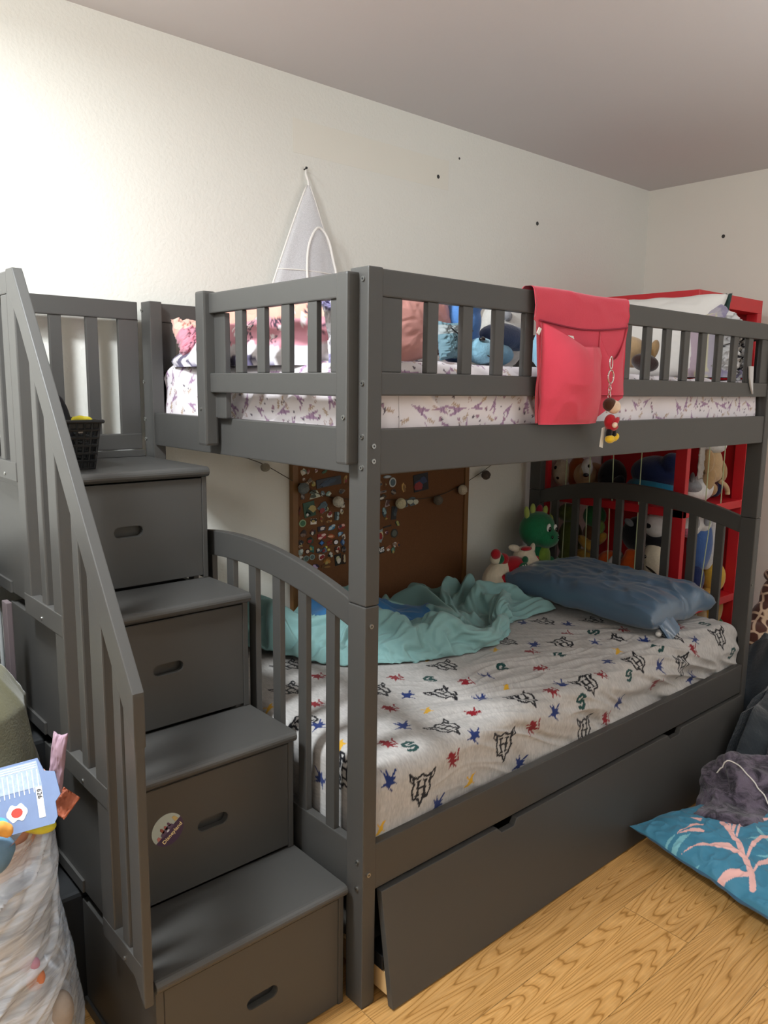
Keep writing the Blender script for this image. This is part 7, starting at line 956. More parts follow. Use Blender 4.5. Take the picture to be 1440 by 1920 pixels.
# christmas dog
CR = plush_mat('cream_plush', 'cfc3ad'); RDP = plush_mat('red_plush', 'a01822'); GRP = plush_mat('fir_green', '1f5a3c')
b0 = (1.475, .86, BASE+.012)
t = toy('plush_dog', 'cream plush dog in red christmas shirt lying beside the green dragon', 'plush toy', b0, [
    ('body', [(O(b0, -.02, 0, .075), (.105, .055, .060), (0, -.45, .1)), (O(b0, -.115, -.02, .03), (.060, .040, .036)), (O(b0, -.065, -.03, .050), (.045, .035, .035))], CR),
    ('head', [(O(b0, .120, -.02, .135), (.052, .048, .050)), (O(b0, .120, -.055, .115), (.042, .034, .034))], CR),
    ('ear', [(O(b0, .065, -.01, .178), (.040, .012, .015), (0, .25, 0))], CR), ('ear', [(O(b0, .158, -.03, .165), (.012, .012, .028), (0, .3, 0))], CR),
    ('arm', [(O(b0, -.055, -.01, .155), (.030, .022, .030))], CR), ('paw', [(O(b0, -.070, -.022, .172), (.026, .016, .022), (0, .3, 0))], RDP),
    ('shirt', [(O(b0, .040, -.022, .088), (.068, .056, .060), (0, -.45, 0))], RDP),
    ('sleeve', [(O(b0, -.012, -.01, .140), (.030, .026, .026), (0, -.3, 0))], RDP), ('trouser_patch', [(O(b0, -.045, -.045, .062), (.022, .022, .028))], RDP),
    ('foot_spot', [(O(b0, -.112, -.055, .026), (.012, .008, .012))], GRP), ('cuff', [(O(b0, -.040, -.018, .148), (.016, .022, .022))], GRP),
    ('wreath_print', [(O(b0, .050, -.072, .098), (.034, .010, .032))], GRP), ('cheek_spot', [(O(b0, .075, -.06, .135), (.016, .012, .016))], GRP),
    ('hair_patch', [(O(b0, .105, -.04, .176), (.030, .018, .010))], RDP), ('eye_patch', [(O(b0, .158, -.055, .125), (.010, .012, .016))], RDP)])
mk('shirt_script', *join([tubeg(spline([O(b0, .025+.008*k, -.0835-.0, .112+(.010 if k % 2 else -.006)) for k in range(6)], 5), .0018, 5), tubeg(spline([O(b0, .030+.008*k, -.0835, .090+(.008 if k % 2 else -.006)) for k in range(5)], 5), .0016, 5)]), EYEW, t, smooth=True)
mk('pompom_button', *tubeg([O(b0, .098+.007*math.cos(a), -.082, .074+.007*math.sin(a)) for a in np.linspace(0, 2*PI, 14, endpoint=False)], .0028, 6, True), EYEW, t, smooth=True)
mk('muzzle_seam', *tubeg(spline([O(b0, .095, -.088, .118), O(b0, .115, -.092, .100), O(b0, .140, -.088, .112), O(b0, .152, -.078, .130)], 6), .0016, 5), EYE, t, smooth=True)

# ---------------------------------------------------------------- red toy shelf beyond the far end of the bed
SX0, SX1, SY0, SY1, SZ = 1.985, 2.545, .345, 1.080, 1.807
RED = mat('red_laminate', 'c8202a', rough=.4, var=.03)
sh = thing('toy_shelf', 'tall red open shelf full of soft toys behind the far end of bunk bed', 'shelf', ((SX0+SX1)/2, (SY0+SY1)/2, 0))
for zz0, zz1 in ((1.751, 1.807), (1.30, 1.335), (.895, .930), (.46, .495), (.03, .065)):
    nm = 'shelf_board' if zz1 < 1.8 else 'top_fascia'
    if nm == 'top_fascia':
        mk(nm, *join([boxg(SX0, SX0+.02, SY0, SY1, zz0, zz1, .002), boxg(SX0+.02, SX1, SY0, SY0+.02, zz0, zz1, .002), boxg(SX1-.02, SX1, SY0+.02, SY1, zz0, zz1, .002)]), RED, sh)
        mk('top_board', *boxg(SX0+.02, SX1-.02, SY0+.02, SY1, zz0, zz0+.018, 0), RED, sh)
    else: mk(nm, *boxg(SX0, SX1, SY0, SY1, zz0, zz1, .002), RED, sh)
for x, y in ((SX0, SY0), (SX0, SY1-.05), (SX1-.03, SY0), (SX1-.03, SY1-.05)):
    mk('upright', *boxg(x, x+.03, y, y+.05, 0, 1.751, .002), RED, sh)
mk('back_board', *boxg(SX1, SX1+.008, SY0, SY1, 0, SZ, .001), RED, sh)
CORDG = mat('elastic_cord', 'b8c49a', rough=.6)
for y in (.55, .68, .80, .93):
    for z0, z1 in ((.495, .895), (.93, 1.30), (1.335, 1.75)):
        mk('elastic_cord', *cylg((SX0+.004, y, z0), (SX0+.004, y+.012*math.sin(y*40), z1), .0022, 6), CORDG, sh, label='pale green elastic cord')
for x, z0, z1, dx in ((2.10, .065, .895, .01), (2.24, .065, .895, -.12), (2.33, .065, .895, .0), (2.18, .93, 1.30, 0), (2.32, .93, 1.30, 0)):
    mk('elastic_cord', *cylg((x, SY0+.004, z1), (x+dx, SY0+.004, z0), .0022, 6), CORDG, sh, label='pale green elastic cord')
def tb(x, y, z): return (x, y, z)
PT = {k: plush_mat('toy_'+k, v) for k, v in dict(tan='a98a62', beige='bfa17a', cream='d3c8b0', brown='6b4428', rust='9a4f24', black='14141a', teal='176d8c', navy='1a2750', blue='3d5d94', grey='84868a', white='cfcdca', maroon='5c1424', orange='d0581c', yellow='c9a23c', gold='b58a3a', green='2c6b3a', olive='5a6430', lime='7a9a4a', pink='b86a7c', lilac='8c7ca0').items()}
GP = 'soft toys in the red shelf'
# upper compartment, left to right
z = .932
toy('plush_cat', 'cream-faced plush with brown body, leftmost on the upper red shelf level', 'plush toy', (2.10, 1.02, z), [
    ('body', [((2.13, .965, z+.085), (.05, .045, .085)), ((2.13, .93, z+.03), (.05, .04, .03))], PT['rust']), ('head', [((2.09, 1.025, z+.085), (.045, .045, .062))], PT['cream']),
    ('eye', [((2.052, 1.035, z+.11), (.006, .009, .010))], EYE), ('eye', [((2.052, 1.02, z+.065), (.006, .009, .010))], EYE), ('ear', [((2.09, 1.045, z+.145), (.012, .014, .018))], PT['cream'])], GP)
toy('plush_puppy', 'tan and white plush puppy with black nose on the upper red shelf level', 'plush toy', (2.11, .90, z), [
    ('head', [((2.10, .90, z+.085), (.055, .055, .060)), ((2.065, .87, z+.11), (.04, .026, .045))], PT['beige']), ('blaze', [((2.055, .862, z+.125), (.030, .024, .045))], PT['white']),
    ('body', [((2.17, .90, z+.07), (.06, .06, .07))], PT['beige']), ('nose', [((2.022, .845, z+.095), (.012, .014, .010))], EYE), ('eye', [((2.040, .842, z+.135), (.007, .008, .008))], EYE)], GP)
toy('plush_seal', 'black plush seal between the tan puppy and the big teal whale', 'plush toy', (2.13, .77, z), [('body', [((2.13, .775, z+.085), (.075, .062, .085)), ((2.08, .76, z+.05), (.04, .05, .05))], PT['black']), ('flipper', [((2.07, .71, z+.06), (.02, .03, .05), (.6, 0, 0))], PT['black'])], GP)
toy('plush_whale', 'large teal and navy plush whale on the upper red shelf level', 'plush toy', (2.15, .58, z), [
    ('belly', [((2.12, .575, z+.055), (.085, .115, .055))], PT['teal']), ('back', [((2.14, .56, z+.125), (.085, .12, .075)), ((2.12, .48, z+.17), (.05, .05, .05))], PT['navy'])], GP)
toy('plush_husky', 'grey and white plush husky beside the red corner upright', 'plush toy', (2.23, .43, z), [
    ('body', [((2.24, .435, z+.045), (.085, .055, .045)), ((2.30, .43, z+.06), (.05, .05, .06))], PT['white']), ('saddle', [((2.20, .43, z+.07), (.055, .045, .035), (0, .3, 0))], PT['grey']), ('ear', [((2.17, .41, z+.11), (.012, .010, .028))], PT['grey'])], GP)
t0 = toy('plush_bear', 'beige plush bear hanging face-down with long tail, near the shelf back', 'plush toy', (2.36, .42, z+.06), [
    ('body', [((2.35, .425, 1.10), (.058, .05, .075)), ((2.36, .42, 1.05), (.05, .045, .04))], PT['beige']), ('leg', [((2.30, .405, 1.03), (.032, .032, .062), (0, .45, 0)), ((2.335, .40, .985), (.024, .024, .03))], PT['tan']),
    ('leg', [((2.42, .41, 1.06), (.028, .03, .055), (0, -.3, 0))], PT['tan']), ('arm', [((2.29, .41, 1.11), (.030, .03, .055))], PT['tan']), ('shirt', [((2.35, .42, 1.175), (.072, .055, .035))], PT['white'])], GP)
mk('tail', *tubeg(spline([(2.38, .39, 1.02), (2.42, .385, 1.00), (2.45, .385, .975), (2.455, .385, .955)], 6), .011, 8), PT['beige'], t0, smooth=True)
toy('plush_ladybird', 'maroon round plush behind the beige bear tail', 'plush toy', (2.42, .46, z), [('body', [((2.42, .47, z+.05), (.06, .05, .05))], PT['maroon']), ('head', [((2.49, .46, z+.06), (.035, .035, .06))], PT['navy'])], GP)
o = heap('fleece_cloth', [(2.10, .37), (2.17, .36), (2.20, .42), (2.14, .44)], 1.02, .12, mat('pale_fleece', 'a79f98', rough=.9, bump=.5, bscale=90, var=.15), loc=(2.15, .40, 1.02), fa=.01, nr=20, nt=60, edge=.02)
bpy.data.objects.remove(o)
o = pillow('fleece_cloth', (2.155, .37, 1.12), .035, .075, .008, (PI/2, 0, .2), mat('pale_fleece', 'a79f98', rough=.9, bump=.5, bscale=90, var=.15), loc=(2.15, .37, 1.05), n=24, pinch=.02)
meta(o, 'pale grey fleece corner hanging inside the red shelf beside the corner upright', 'cloth')
# middle compartment
z = .497
toy('plush_frog', 'dark olive plush frog, leftmost on the middle red shelf level', 'plush toy', (2.12, .98, z), [('body', [((2.12, .98, z+.20), (.06, .06, .10)), ((2.12, .97, z+.09), (.07, .06, .09))], PT['olive']), ('head', [((2.10, .985, z+.33), (.05, .05, .045))], PT['olive'])], GP)
toy('plush_turtle', 'green plush turtle leaning between the frog and the tan snake', 'plush toy', (2.11, .85, z), [('shell', [((2.12, .85, z+.33), (.05, .055, .055))], PT['green']), ('head', [((2.08, .80, z+.29), (.03, .03, .035))], PT['lime']), ('body', [((2.13, .86, z+.24), (.05, .05, .06))], PT['brown'])], GP)
toy('plush_snake', 'mustard plush snake curled behind the bed head slats', 'plush toy', (2.10, .84, z), [('body', [((2.08, .86, z+.20), (.025, .06, .025), (.6, 0, 0)), ((2.09, .80, z+.23), (.025, .05, .025), (-.7, 0, 0)), ((2.10, .88, z+.14), (.03, .06, .03))], PT['gold'])], GP)
toy('plush_fish', 'orange plush fish with a white band behind the bed head slats', 'plush toy', (2.10, .745, z), [('body', [((2.10, .745, z+.10), (.06, .07, .085))], PT['orange']), ('band', [((2.098, .725, z+.11), (.062, .022, .084), (.4, 0, 0))], PT['white']), ('fin', [((2.06, .80, z+.12), (.02, .03, .04))], PT['white'])], GP)
toy('plush_pumpkin', 'plain bright orange plush ball right of the banded fish', 'plush toy', (2.11, .635, z), [('body', [((2.11, .64, z+.11), (.06, .052, .085)), ((2.11, .64, z+.19), (.03, .03, .02))], PT['orange'])], GP)
toy('plush_penguin', 'dark navy plush with a pale spot above the orange ball', 'plush toy', (2.14, .62, z+.2), [('body', [((2.15, .63, z+.27), (.06, .085, .085))], PT['black']), ('face_spot', [((2.09, .65, z+.33), (.012, .025, .015), (.5, 0, 0))], PT['grey'])], GP)
toy('plush_ghost', 'white smiling plush face left of the red corner upright', 'plush toy', (2.09, .515, z), [('head', [((2.09, .52, z+.17), (.05, .06, .085))], PT['cream']), ('eye', [((2.042, .535, z+.20), (.006, .008, .009))], EYE), ('mouth', [((2.043, .50, z+.145), (.006, .034, .005), (.5, 0, 0))], EYE)], GP)
toy('plush_panda', 'white and black plush panda above the smiling white face', 'plush toy', (2.10, .52, z+.25), [('head', [((2.10, .525, z+.335), (.05, .055, .055))], PT['white']), ('eye_patch', [((2.055, .535, z+.335), (.008, .018, .012))], PT['black']), ('body', [((2.13, .53, z+.26), (.06, .065, .04))], PT['black'])], GP)
toy('plush_cow', 'white plush cow with grey spots right of the red corner upright', 'plush toy', (2.22, .43, z+.26), [('body', [((2.22, .435, z+.335), (.075, .05, .055)), ((2.31, .43, z+.34), (.05, .05, .05))], PT['white']), ('spot', [((2.20, .395, z+.35), (.022, .016, .028))], PT['grey']), ('spot', [((2.30, .392, z+.35), (.028, .014, .024))], PT['grey']), ('muzzle', [((2.16, .41, z+.31), (.02, .02, .02))], PT['pink'])], GP)
toy('plush_shark', 'blue and white plush shark standing behind the elastic cords', 'plush toy', (2.34, .43, z), [('body', [((2.33, .435, z+.235), (.075, .05, .13))], PT['blue']), ('belly', [((2.395, .425, z+.235), (.028, .045, .125), (0, .12, 0))], PT['white']), ('tail', [((2.30, .43, z+.08), (.05, .04, .07))], PT['navy'])], GP)
z = .066
toy('plush_lion', 'large golden yellow plush bear leaning on the shelf right side', 'plush toy', (2.44, .42, z), [
    ('body', [((2.45, .425, .42), (.085, .055, .11)), ((2.44, .42, .28), (.095, .06, .11))], PT['gold']), ('head', [((2.46, .42, .565), (.055, .052, .075))], PT['yellow']), ('arm', [((2.36, .40, .42), (.035, .035, .10), (0, .15, 0))], PT['gold'])], GP)
toy('plush_rabbit', 'beige plush leg and foot behind the elastic cords beside the golden bear', 'plush toy', (2.28, .42, z), [('leg', [((2.31, .40, .43), (.030, .03, .085), (0, -.35, 0))], PT['beige']), ('body', [((2.25, .44, .25), (.08, .06, .19))], PT['pink'])], GP)
toy('plush_crocodile', 'green plush with white corner at the bottom right of the shelf', 'plush toy', (2.50, .39, z), [('body', [((2.48, .385, .22), (.05, .04, .15))], PT['green']), ('cuff', [((2.46, .355, .31), (.03, .012, .025), (0, .4, 0))], PT['white'])], GP)
toy('plush_owl', 'dark navy plush owl low behind the red corner upright', 'plush toy', (2.12, .45, z), [('body', [((2.17, .46, .35), (.07, .06, .10)), ((2.17, .46, .2), (.08, .07, .13))], PT['navy'])], GP)
z = 1.337
for i, (x, y, c) in enumerate(((2.12, .95, 'tan'), (2.12, .78, 'grey'), (2.12, .60, 'lilac'))):
    toy('plush_ball', '%s plush standing high in the red shelf behind the far guard rail' % ('tan', 'grey', 'lilac')[i], 'plush toy', (x, y, z), [('body', [((x, y, z+.08), (.06, .06, .08))], PT[c]), ('head', [((x, y, z+.19), (.05, .05, .05))], PT[c])], GP)

# ---------------------------------------------------------------- things on the upper bunk
UB = 1.470
def col_cmf(X, Y, Z, R, T):
    C = np.zeros((len(X), 3)); C[:] = lin('cf8f9c')
    C[Z > 1.585+.012*vn(X*9, Y*9, 1)] = lin('e3a795')
    w_ = .022*vn(X*8+Y*8, Y*6, 5); C[Z < 1.515+w_] = lin('dcd6da'); C[(Z < 1.488+w_) & (vn(X*25, Y*25+Z*30, 8) > -.25)] = lin('56506a')
    U = X*.8-Y*.7; V = Z*1.0
    rg = random.Random(3)
    for i in range(90):
        cu, cv = rg.uniform(U.min(), U.max()), rg.uniform(1.515, 1.60)
        stamp(U, V, C, cu, cv, rg.uniform(.010, .018), rg.uniform(-1, 1), rg.choice(([('l', [(-.5, -.6), (-.6, .1), (-.3, .8), (0, .4), (.3, .8), (.6, .1), (.5, -.6), (-.5, -.6)], .13, '4a3a48')], [('l', [(-.8, 0), (-.2, .4), (.1, -.3), (.8, .2)], .12, 'f1e6ea')], [('p', [(-.4, -.5), (-.5, .4), (0, .7), (.5, .4), (.4, -.5)], 0, 'efe6ea')])))
    return C
QM = mat('printed_quilt', attr=True, rough=.9, bump=.15, bscale=180, var=.03, sheen=.2, spec=.2)
o = heap('comforter', [(-.0+.03, .62), (.05, .35), (.14, .24), (.26, .26), (.42, .36), (.62, .50), (.74, .70), (.70, .92), (.40, .985), (.10, .985), (.035, .85)], UB-.008, .105, QM, loc=(.4, .65, UB-.008), nr=80, nt=360, seed=14, fs=7, fa=.040, edge=.04, colf=col_cmf, bell=3.5)
meta(o, 'pink printed comforter with peach lining bundled on the upper bunk by the steps', 'comforter')
def col_roll(U, V_, top):
    C = np.zeros((len(U), 3)); C[:] = lin('cf8a9a'); C[V_ > .25] = lin('e6b3a4')
    rg = random.Random(8)
    for i in range(26): stamp(U, V_, C, rg.uniform(-.9, .9), rg.uniform(-.9, .2), .16, rg.uniform(-1, 1), [('l', [(-.8, 0), (-.2, .6), (.1, -.5), (.8, .3)], .14, '5a4250')])
    return C
o = pillow('plush_throw', (.115, .90, 1.535), .085, .060, .045, (.9, .15, .2), QM, loc=(.115, .90, 1.50), n=40, seed=5, wr=.018, colf=col_roll)
meta(o, 'rolled pink throw with peach edge at the wall end of the upper bunk', 'throw')
def col_lil(U, V_, top):
    C = np.zeros((len(U), 3)); C[:] = lin('dfdbe2'); n = vn(U*3+V_*2, V_*3, 3); C[n > .15] = lin('8d86ab'); C[(n > .05) & (n <= .15)] = lin('b7b2cc')
    for k in range(5): stamp(U, V_, C, -.6+k*.3, .3*math.sin(k*2), .3, k, [('l', [(-.8, -.3), (.2, .2), (.9, .1)], .07, '39344c')])
    return C
o = pillow('pillow', (.115, .165, 1.545), .085, .085, .035, (PI/2-.1, -.15, -.9), mat('lilac_print', attr=True, rough=.85, var=.02, sheen=.1), loc=(.115, .165, 1.48), n=44, seed=6, wr=.016, colf=col_lil)
meta(o, 'white and lilac printed pillow behind the near corner of the end guard', 'pillow')
o = pillow('pillow', (.355, .245, 1.568), .140, .095, .050, (PI/2-.12, math.radians(-12), .05), mat('salmon_cotton', 'c98f86', rough=.8, var=.04, sheen=.2, bump=.1, bscale=200), loc=(.34, .255, 1.475), seed=8, wr=.004, wf=2.5)
meta(o, 'salmon pink pillow standing behind the first slats of front guard rail', 'pillow')
o = pillow('pillow', (.70, .53, 1.608), .17, .138, .06, (PI/2-.12, 0, .1), mat('white_cotton', 'dedbd6', rough=.85, var=.02, bump=.1, bscale=150), loc=(.70, .53, 1.47), seed=18, wr=.006, wf=2.5)
meta(o, 'white pillow standing mid upper bunk, its top edge just above the front guard rail', 'pillow')
# teal drawstring pouch
pc = thing('gift_pouch', 'small dusty teal printed pouch beside the salmon pillow', 'pouch', (.42, .20, UB))
def col_pouch(U, V_, top):
    C = np.zeros((len(U), 3)); C[:] = lin('7396a3')
    C[(V_ > .35) & (V_ < .8)] = lin('a9b4b6')
    for k in range(3): stamp(U, V_, C, -.35+k*.35, .1, .16, .2, [('l', [(-.5, -.8), (-.6, .3), (0, .1), (.6, .5), (.5, -.8)], .16, '1d2328')])
    for k in range(4): stamp(U, V_, C, -.4+k*.28, -.45, .16, .1, [('l', [(-.7, .3), (-.3, -.5), (.1, .5), (.5, -.4), (.8, .3)], .16, '1d2328')])
    return C
pillow('pouch_body', (.425, .180, 1.530), .052, .048, .028, (PI/2-.1, -.05, .15), mat('pouch_print', attr=True, rough=.8, var=.03), pc, n=60, seed=9, wr=.006, colf=col_pouch)
mk('drawstring', *tubeg(spline([(.39, .150, 1.560), (.415, .141, 1.545), (.435, .141, 1.567), (.465, .145, 1.555)], 6), .0018, 6), BLK, pc, smooth=True)
# blue plush with pale muzzle, lying face forward
B1 = plush_mat('denim_blue', '5585c4'); B2 = plush_mat('muzzle_blue', '8cbcd2')
b0 = (.505, .19, UB)
t = toy('plush_elephant', 'bright blue plush with pale blue muzzle lying behind the front guard slats', 'plush toy', b0, [
    ('head', [(O(b0, 0, .03, .115), (.052, .05, .060)), (O(b0, -.005, .0, .175-.01), (.040, .04, .035)), (O(b0, .01, .05, .06), (.06, .06, .055))], B1),
    ('muzzle', [(O(b0, .010, -.030, .038), (.046, .038, .034))], B2),
    ('nostril', [(O(b0, -.012, -.052, .066), (.009, .008, .007))], EYE), ('nostril', [(O(b0, .030, -.052, .066), (.009, .008, .007))], EYE),
    ('arm', [(O(b0, .12, .02, .035), (.07, .035, .033))], B2)])
mk('smile', *tubeg(spline([O(b0, -.006, -.066, .026), O(b0, .008, -.069, .021), O(b0, .016, -.069, .028), O(b0, .030, -.066, .023)], 5), .0016, 5), EYE, t, smooth=True)
b0 = (.665, .20, UB)
toy('plush_bolster', 'slate blue bolster-shaped plush behind the fourth gap of front guard', 'plush toy', b0, [('body', [(O(b0, 0, .02, .085), (.085, .045, .036)), (O(b0, .06, .02, .08), (.05, .04, .034))], plush_mat('slate_plush', '46536e'))])
b0 = (.815, .34, UB)
toy('plush_lamb', 'curly white plush with grey spot seen behind the slate blue bolster plush', 'plush toy', b0, [('body', [(O(b0, 0, 0, .11), (.085, .06, .11))], plush_mat('curly_white', 'c9c9c4')), ('spot', [(O(b0, -.045, -.050, .15), (.015, .012, .015))], PT['grey']), ('ear', [(O(b0, .05, -.05, .13), (.010, .01, .018))], PT['black'])])
b0 = (.715, .085, UB-.004)
toy('plush_dolphin', 'pale blue plush paw showing at left edge of the red caddy', 'plush toy', b0, [('paw', [(O(b0, -.045, 0, .055), (.028, .026, .050)), (O(b0, -.03, 0, .020), (.032, .030, .022))], B2), ('body', [(O(b0, .05, .04, .05), (.08, .05, .05))], B2)])
# right end of the upper bunk
WC = MATS['white_cotton']
pw = thing('pillow', 'white pillow propped against the far end guard with dark green lining', 'pillow', (1.72, .40, UB))
pillow('pillow_case', (1.70, .40, 1.610), .165, .27, .060, (0, math.radians(-66), .12), WC, pw, seed=22, wr=.006, pinch=.05, wf=2.5)
pillow('case_lining', (1.835, .160, 1.725), .045, .012, .014, (0, math.radians(-70), .12), mat('lining_green', '28443f', rough=.8), pw, n=20)
b0 = (1.27, .16, UB)
toy('plush_donkey', 'tan plush dog with dark brown muzzle lying right of the red caddy', 'plush toy', b0, [
    ('head', [(O(b0, -.01, .03, .075), (.058, .045, .040)), (O(b0, .01, .03, .045), (.05, .05, .03))], PT['beige']), ('muzzle', [(O(b0, -.015, -.030, .030), (.048, .040, .026), (0, .3, 0))], plush_mat('dark_brown_plush', '3a2622')),
    ('ear', [(O(b0, .085, .0, .075), (.018, .014, .036), (0, .5, 0))], PT['tan']), ('ear', [(O(b0, -.05, .03, .105), (.035, .016, .014), (0, .3, 0))], PT['brown'])])
def col_pastel(X, Y, Z, R, T):
    C = np.zeros((len(X), 3)); C[:] = lin('aaa3ae'); n = fbm(X*14, Y*14, 4); C[n > .1] = lin('c5c0a2'); C[n > .24] = lin('b7a4b0'); C[n < -.15] = lin('8c84a0'); return C
o = heap('blanket', [(1.63, .10), (1.70, .06), (1.83, .06), (1.845, .30), (1.76, .34), (1.66, .24)], UB-.008, .185, mat('pastel_fleece', attr=True, rough=.95, bump=.4, bscale=150, var=.05, sheen=.3), loc=(1.7, .2, UB-.008), nr=50, nt=200, seed=30, fs=9, fa=.04, edge=.03, colf=col_pastel, bell=4)
meta(o, 'pastel lilac and yellow fleece blanket bunched at the far end of upper bunk', 'blanket')
def col_bw(U, V_, top):
    C = np.zeros((len(U), 3)); C[:] = lin('c9c7c6')
    for k in range(4): stamp(U, V_, C, -.5+k*.35, .5*math.sin(k*1.7), .7, k*.8, [('l', [(-.9, -.5), (-.2, .1), (.3, -.1), (.9, .6)], .05, '23232b')])
    return C
bwt = thing('throw_blanket', 'white and black fleece throw with a hanging tip over the far slats', 'throw', (1.72, .05, UB))
pillow('throw_body', (1.715, .062, 1.565), .075, .105, .022, (PI/2, math.radians(18), -.15), mat('bw_fleece', attr=True, rough=.95, bump=.3, bscale=130, var=.04), bwt, n=56, seed=33, wr=.02, colf=col_bw)
mk('throw_tip', *prismg([(1.700, 1.50), (1.728, 1.50), (1.735, 1.44), (1.742, 1.405), (1.722, 1.43), (1.708, 1.46)], 'y', -.004, .002, .001), mat('bw_tip', 'c9c7c6', rough=.9), bwt)

# ---------------------------------------------------------------- hanging net tent
net = bpy.data.materials.new('white_net'); net.use_nodes = True
_n = net.node_tree.nodes; _l = net.node_tree.links; _b = _n['Principled BSDF']; _b.inputs['Base Color'].default_value = (.86, .86, .90, 1); _b.inputs['Roughness'].default_value = .8
_t = _n.new('ShaderNodeTexCoord'); _w = _n.new('ShaderNodeTexNoise'); _w.inputs['Scale'].default_value = 520; _r = _n.new('ShaderNodeMapRange'); _r.inputs[1].default_value = .35; _r.inputs[2].default_value = .65; _r.inputs[3].default_value = .40; _r.inputs[4].default_value = .56
_l.new(_t.outputs['Object'], _w.inputs['Vector']); _l.new(_w.outputs[0], _r.inputs[0]); _l.new(_r.outputs[0], _b.inputs['Alpha'])
tn = thing('net_tent', 'white mesh net hanging in a cone from a hook above upper bunk', 'hanging net', (.62, 1.03, 1.62))
nt_, nz_ = 64, 26
th = np.linspace(0, 2*PI, nt_, endpoint=False); tt = np.linspace(0, 1, nz_)
T, Q = np.meshgrid(th, tt, indexing='ij')
rx = .185*Q**.93+.004; ry = .050*Q**.8+.004
X = .627-.022*Q+rx*np.cos(T)*(1+.03*np.sin(T*9)*Q); Y = 1.068-.022*Q+ry*np.sin(T)-.012*np.cos(T*4)*Q*.5; Y = np.minimum(Y, 1.088); Z = 2.086-.466*Q
mk('net_cloth', np.stack([X, Y, Z], -1).reshape(-1, 3), gridf(nt_, nz_, True), net, tn, smooth=True)
WP = mat('white_piping', 'ece9e4', rough=.7, var=0)
def cone(a, q, o=.004):
    return (.627-.022*q+(.185*q**.93+.006)*math.cos(a), min(1.068-.022*q+(.05*q**.8+.006)*math.sin(a), 1.086), 2.086-.466*q)
mk('piping', *tubeg([cone(PI*1.02, q) for q in np.linspace(0, 1, 20)], .0032, 6), WP, tn, smooth=True)
mk('piping', *tubeg([cone(-.15, q) for q in np.linspace(0, 1, 20)], .0028, 6), WP, tn, smooth=True)
ov = [(.600, 1.66), (.578, 1.75), (.585, 1.84), (.605, 1.90), (.640, 1.945), (.668, 1.935), (.686, 1.90), (.694, 1.85), (.702, 1.80), (.690, 1.785)]
mk('opening_piping', *tubeg([Vector((p.x, 1.068-.022*((2.086-p.y)/.466)-.061*min(1, ((2.086-p.y)/.466))**.8-.004, p.y)) for p in spline([(a, b2, 0) for a, b2 in ov], 8)], .0045, 8), WP, tn, smooth=True)
mk('hem_band', *tubeg([cone(a, .62) for a in np.linspace(PI, 2*PI, 30)], .0022, 6), WP, tn, smooth=True)
mk('hanging_loop', *join([tubeg(spline([(.627, 1.082, 2.138), (.622, 1.074, 2.12), (.628, 1.070, 2.10), (.627, 1.068, 2.08)], 8), .0038, 8), tubeg(spline([(.629, 1.084, 2.138), (.660, 1.086, 2.132), (.690, 1.087, 2.115), (.705, 1.088, 2.10)], 8), .0008, 5)]), WP, tn, smooth=True)
o = mk('wall_hook', *join([cylg((.627, 1.092, 2.142), (.627, 1.074, 2.144), .0022, 10), cylg((.627, 1.080, 2.143), (.627, 1.077, 2.148), .004, 10)]), BLK, loc=(.627, 1.09, 2.142)); meta(o, 'small dark screw hook in the back wall holding the white net', 'hook')
for x, z, r, d in ((1.272, 2.232, .006, 'small drilled hole with plug in the back wall right of the white net'), (1.390, 2.322, .0035, 'tiny nail hole in the back wall nearest the ceiling'), (1.905, 2.144, .0065, 'drilled hole with plug in the back wall nearest the room corner')):
    o = mk('wall_plug', *join([tubeg([(x+r*math.cos(a), 1.0915, z+r*math.sin(a)) for a in np.linspace(0, 2*PI, 16, endpoint=False)], r*.35, 6, True), cylg((x, 1.0925, z), (x, 1.0905, z), r*.8, 12)]), mat('plug_grey', '3b3a38', rough=.7), loc=(x, 1.092, z)); meta(o, d, 'wall plug')
o = mk('wall_plug', *join([tubeg([(2.8215, .68+.0065*math.cos(a), 2.156+.0065*math.sin(a)) for a in np.linspace(0, 2*PI, 16, endpoint=False)], .0023, 6, True), cylg((2.8225, .68, 2.156), (2.8205, .68, 2.156), .005, 12)]), MATS['plug_grey'], loc=(2.822, .68, 2.156)); meta(o, 'drilled hole with grey plug in the right wall', 'wall plug')

# ---------------------------------------------------------------- red bedside caddy over the front guard rail
RC = mat('red_canvas', 'd04558', rough=.85, bump=.18, bscale=350, var=.05, vscale=14, sheen=.2, spec=.2)
cd = thing('bedside_caddy', 'coral red fabric caddy with pockets hooked over the front guard rail', 'caddy', (.72, 0, 1.33))
def cloth_grid(name, P, m, par, th=.0025, nrm=(0, -1, 0)):
    nu_, nv_ = P.shape[:2]; V1 = P.reshape(-1, 3); V2 = V1-np.array(nrm)*th
    F = gridf(nu_, nv_).tolist()+[q[::-1] for q in gridf(nu_, nv_, off=nu_*nv_).tolist()]
    bd = [(i, 0) for i in range(nu_)]+[(nu_-1, j) for j in range(1, nv_)]+[(i, nv_-1) for i in range(nu_-2, -1, -1)]+[(0, j) for j in range(nv_-2, 0, -1)]
    ix = [i*nv_+j for i, j in bd]; k = nu_*nv_
    F += [[ix[a], ix[(a+1) % len(ix)], ix[(a+1) % len(ix)]+k, ix[a]+k] for a in range(len(ix))]
    return mk(name, np.concatenate([V1, V2]), F, m, par, smooth=True)
nu_ = 60
prof = [(.034, 1.60), (.033, 1.64), (.026, 1.657), (.012, 1.6585), (.000, 1.657), (-.007, 1.648), (-.0095, 1.62), (-.0075, 1.58)]
prof = [(p.x, p.y) for p in spline([(a, b2, 0) for a, b2 in prof], 5)]
nd = 34
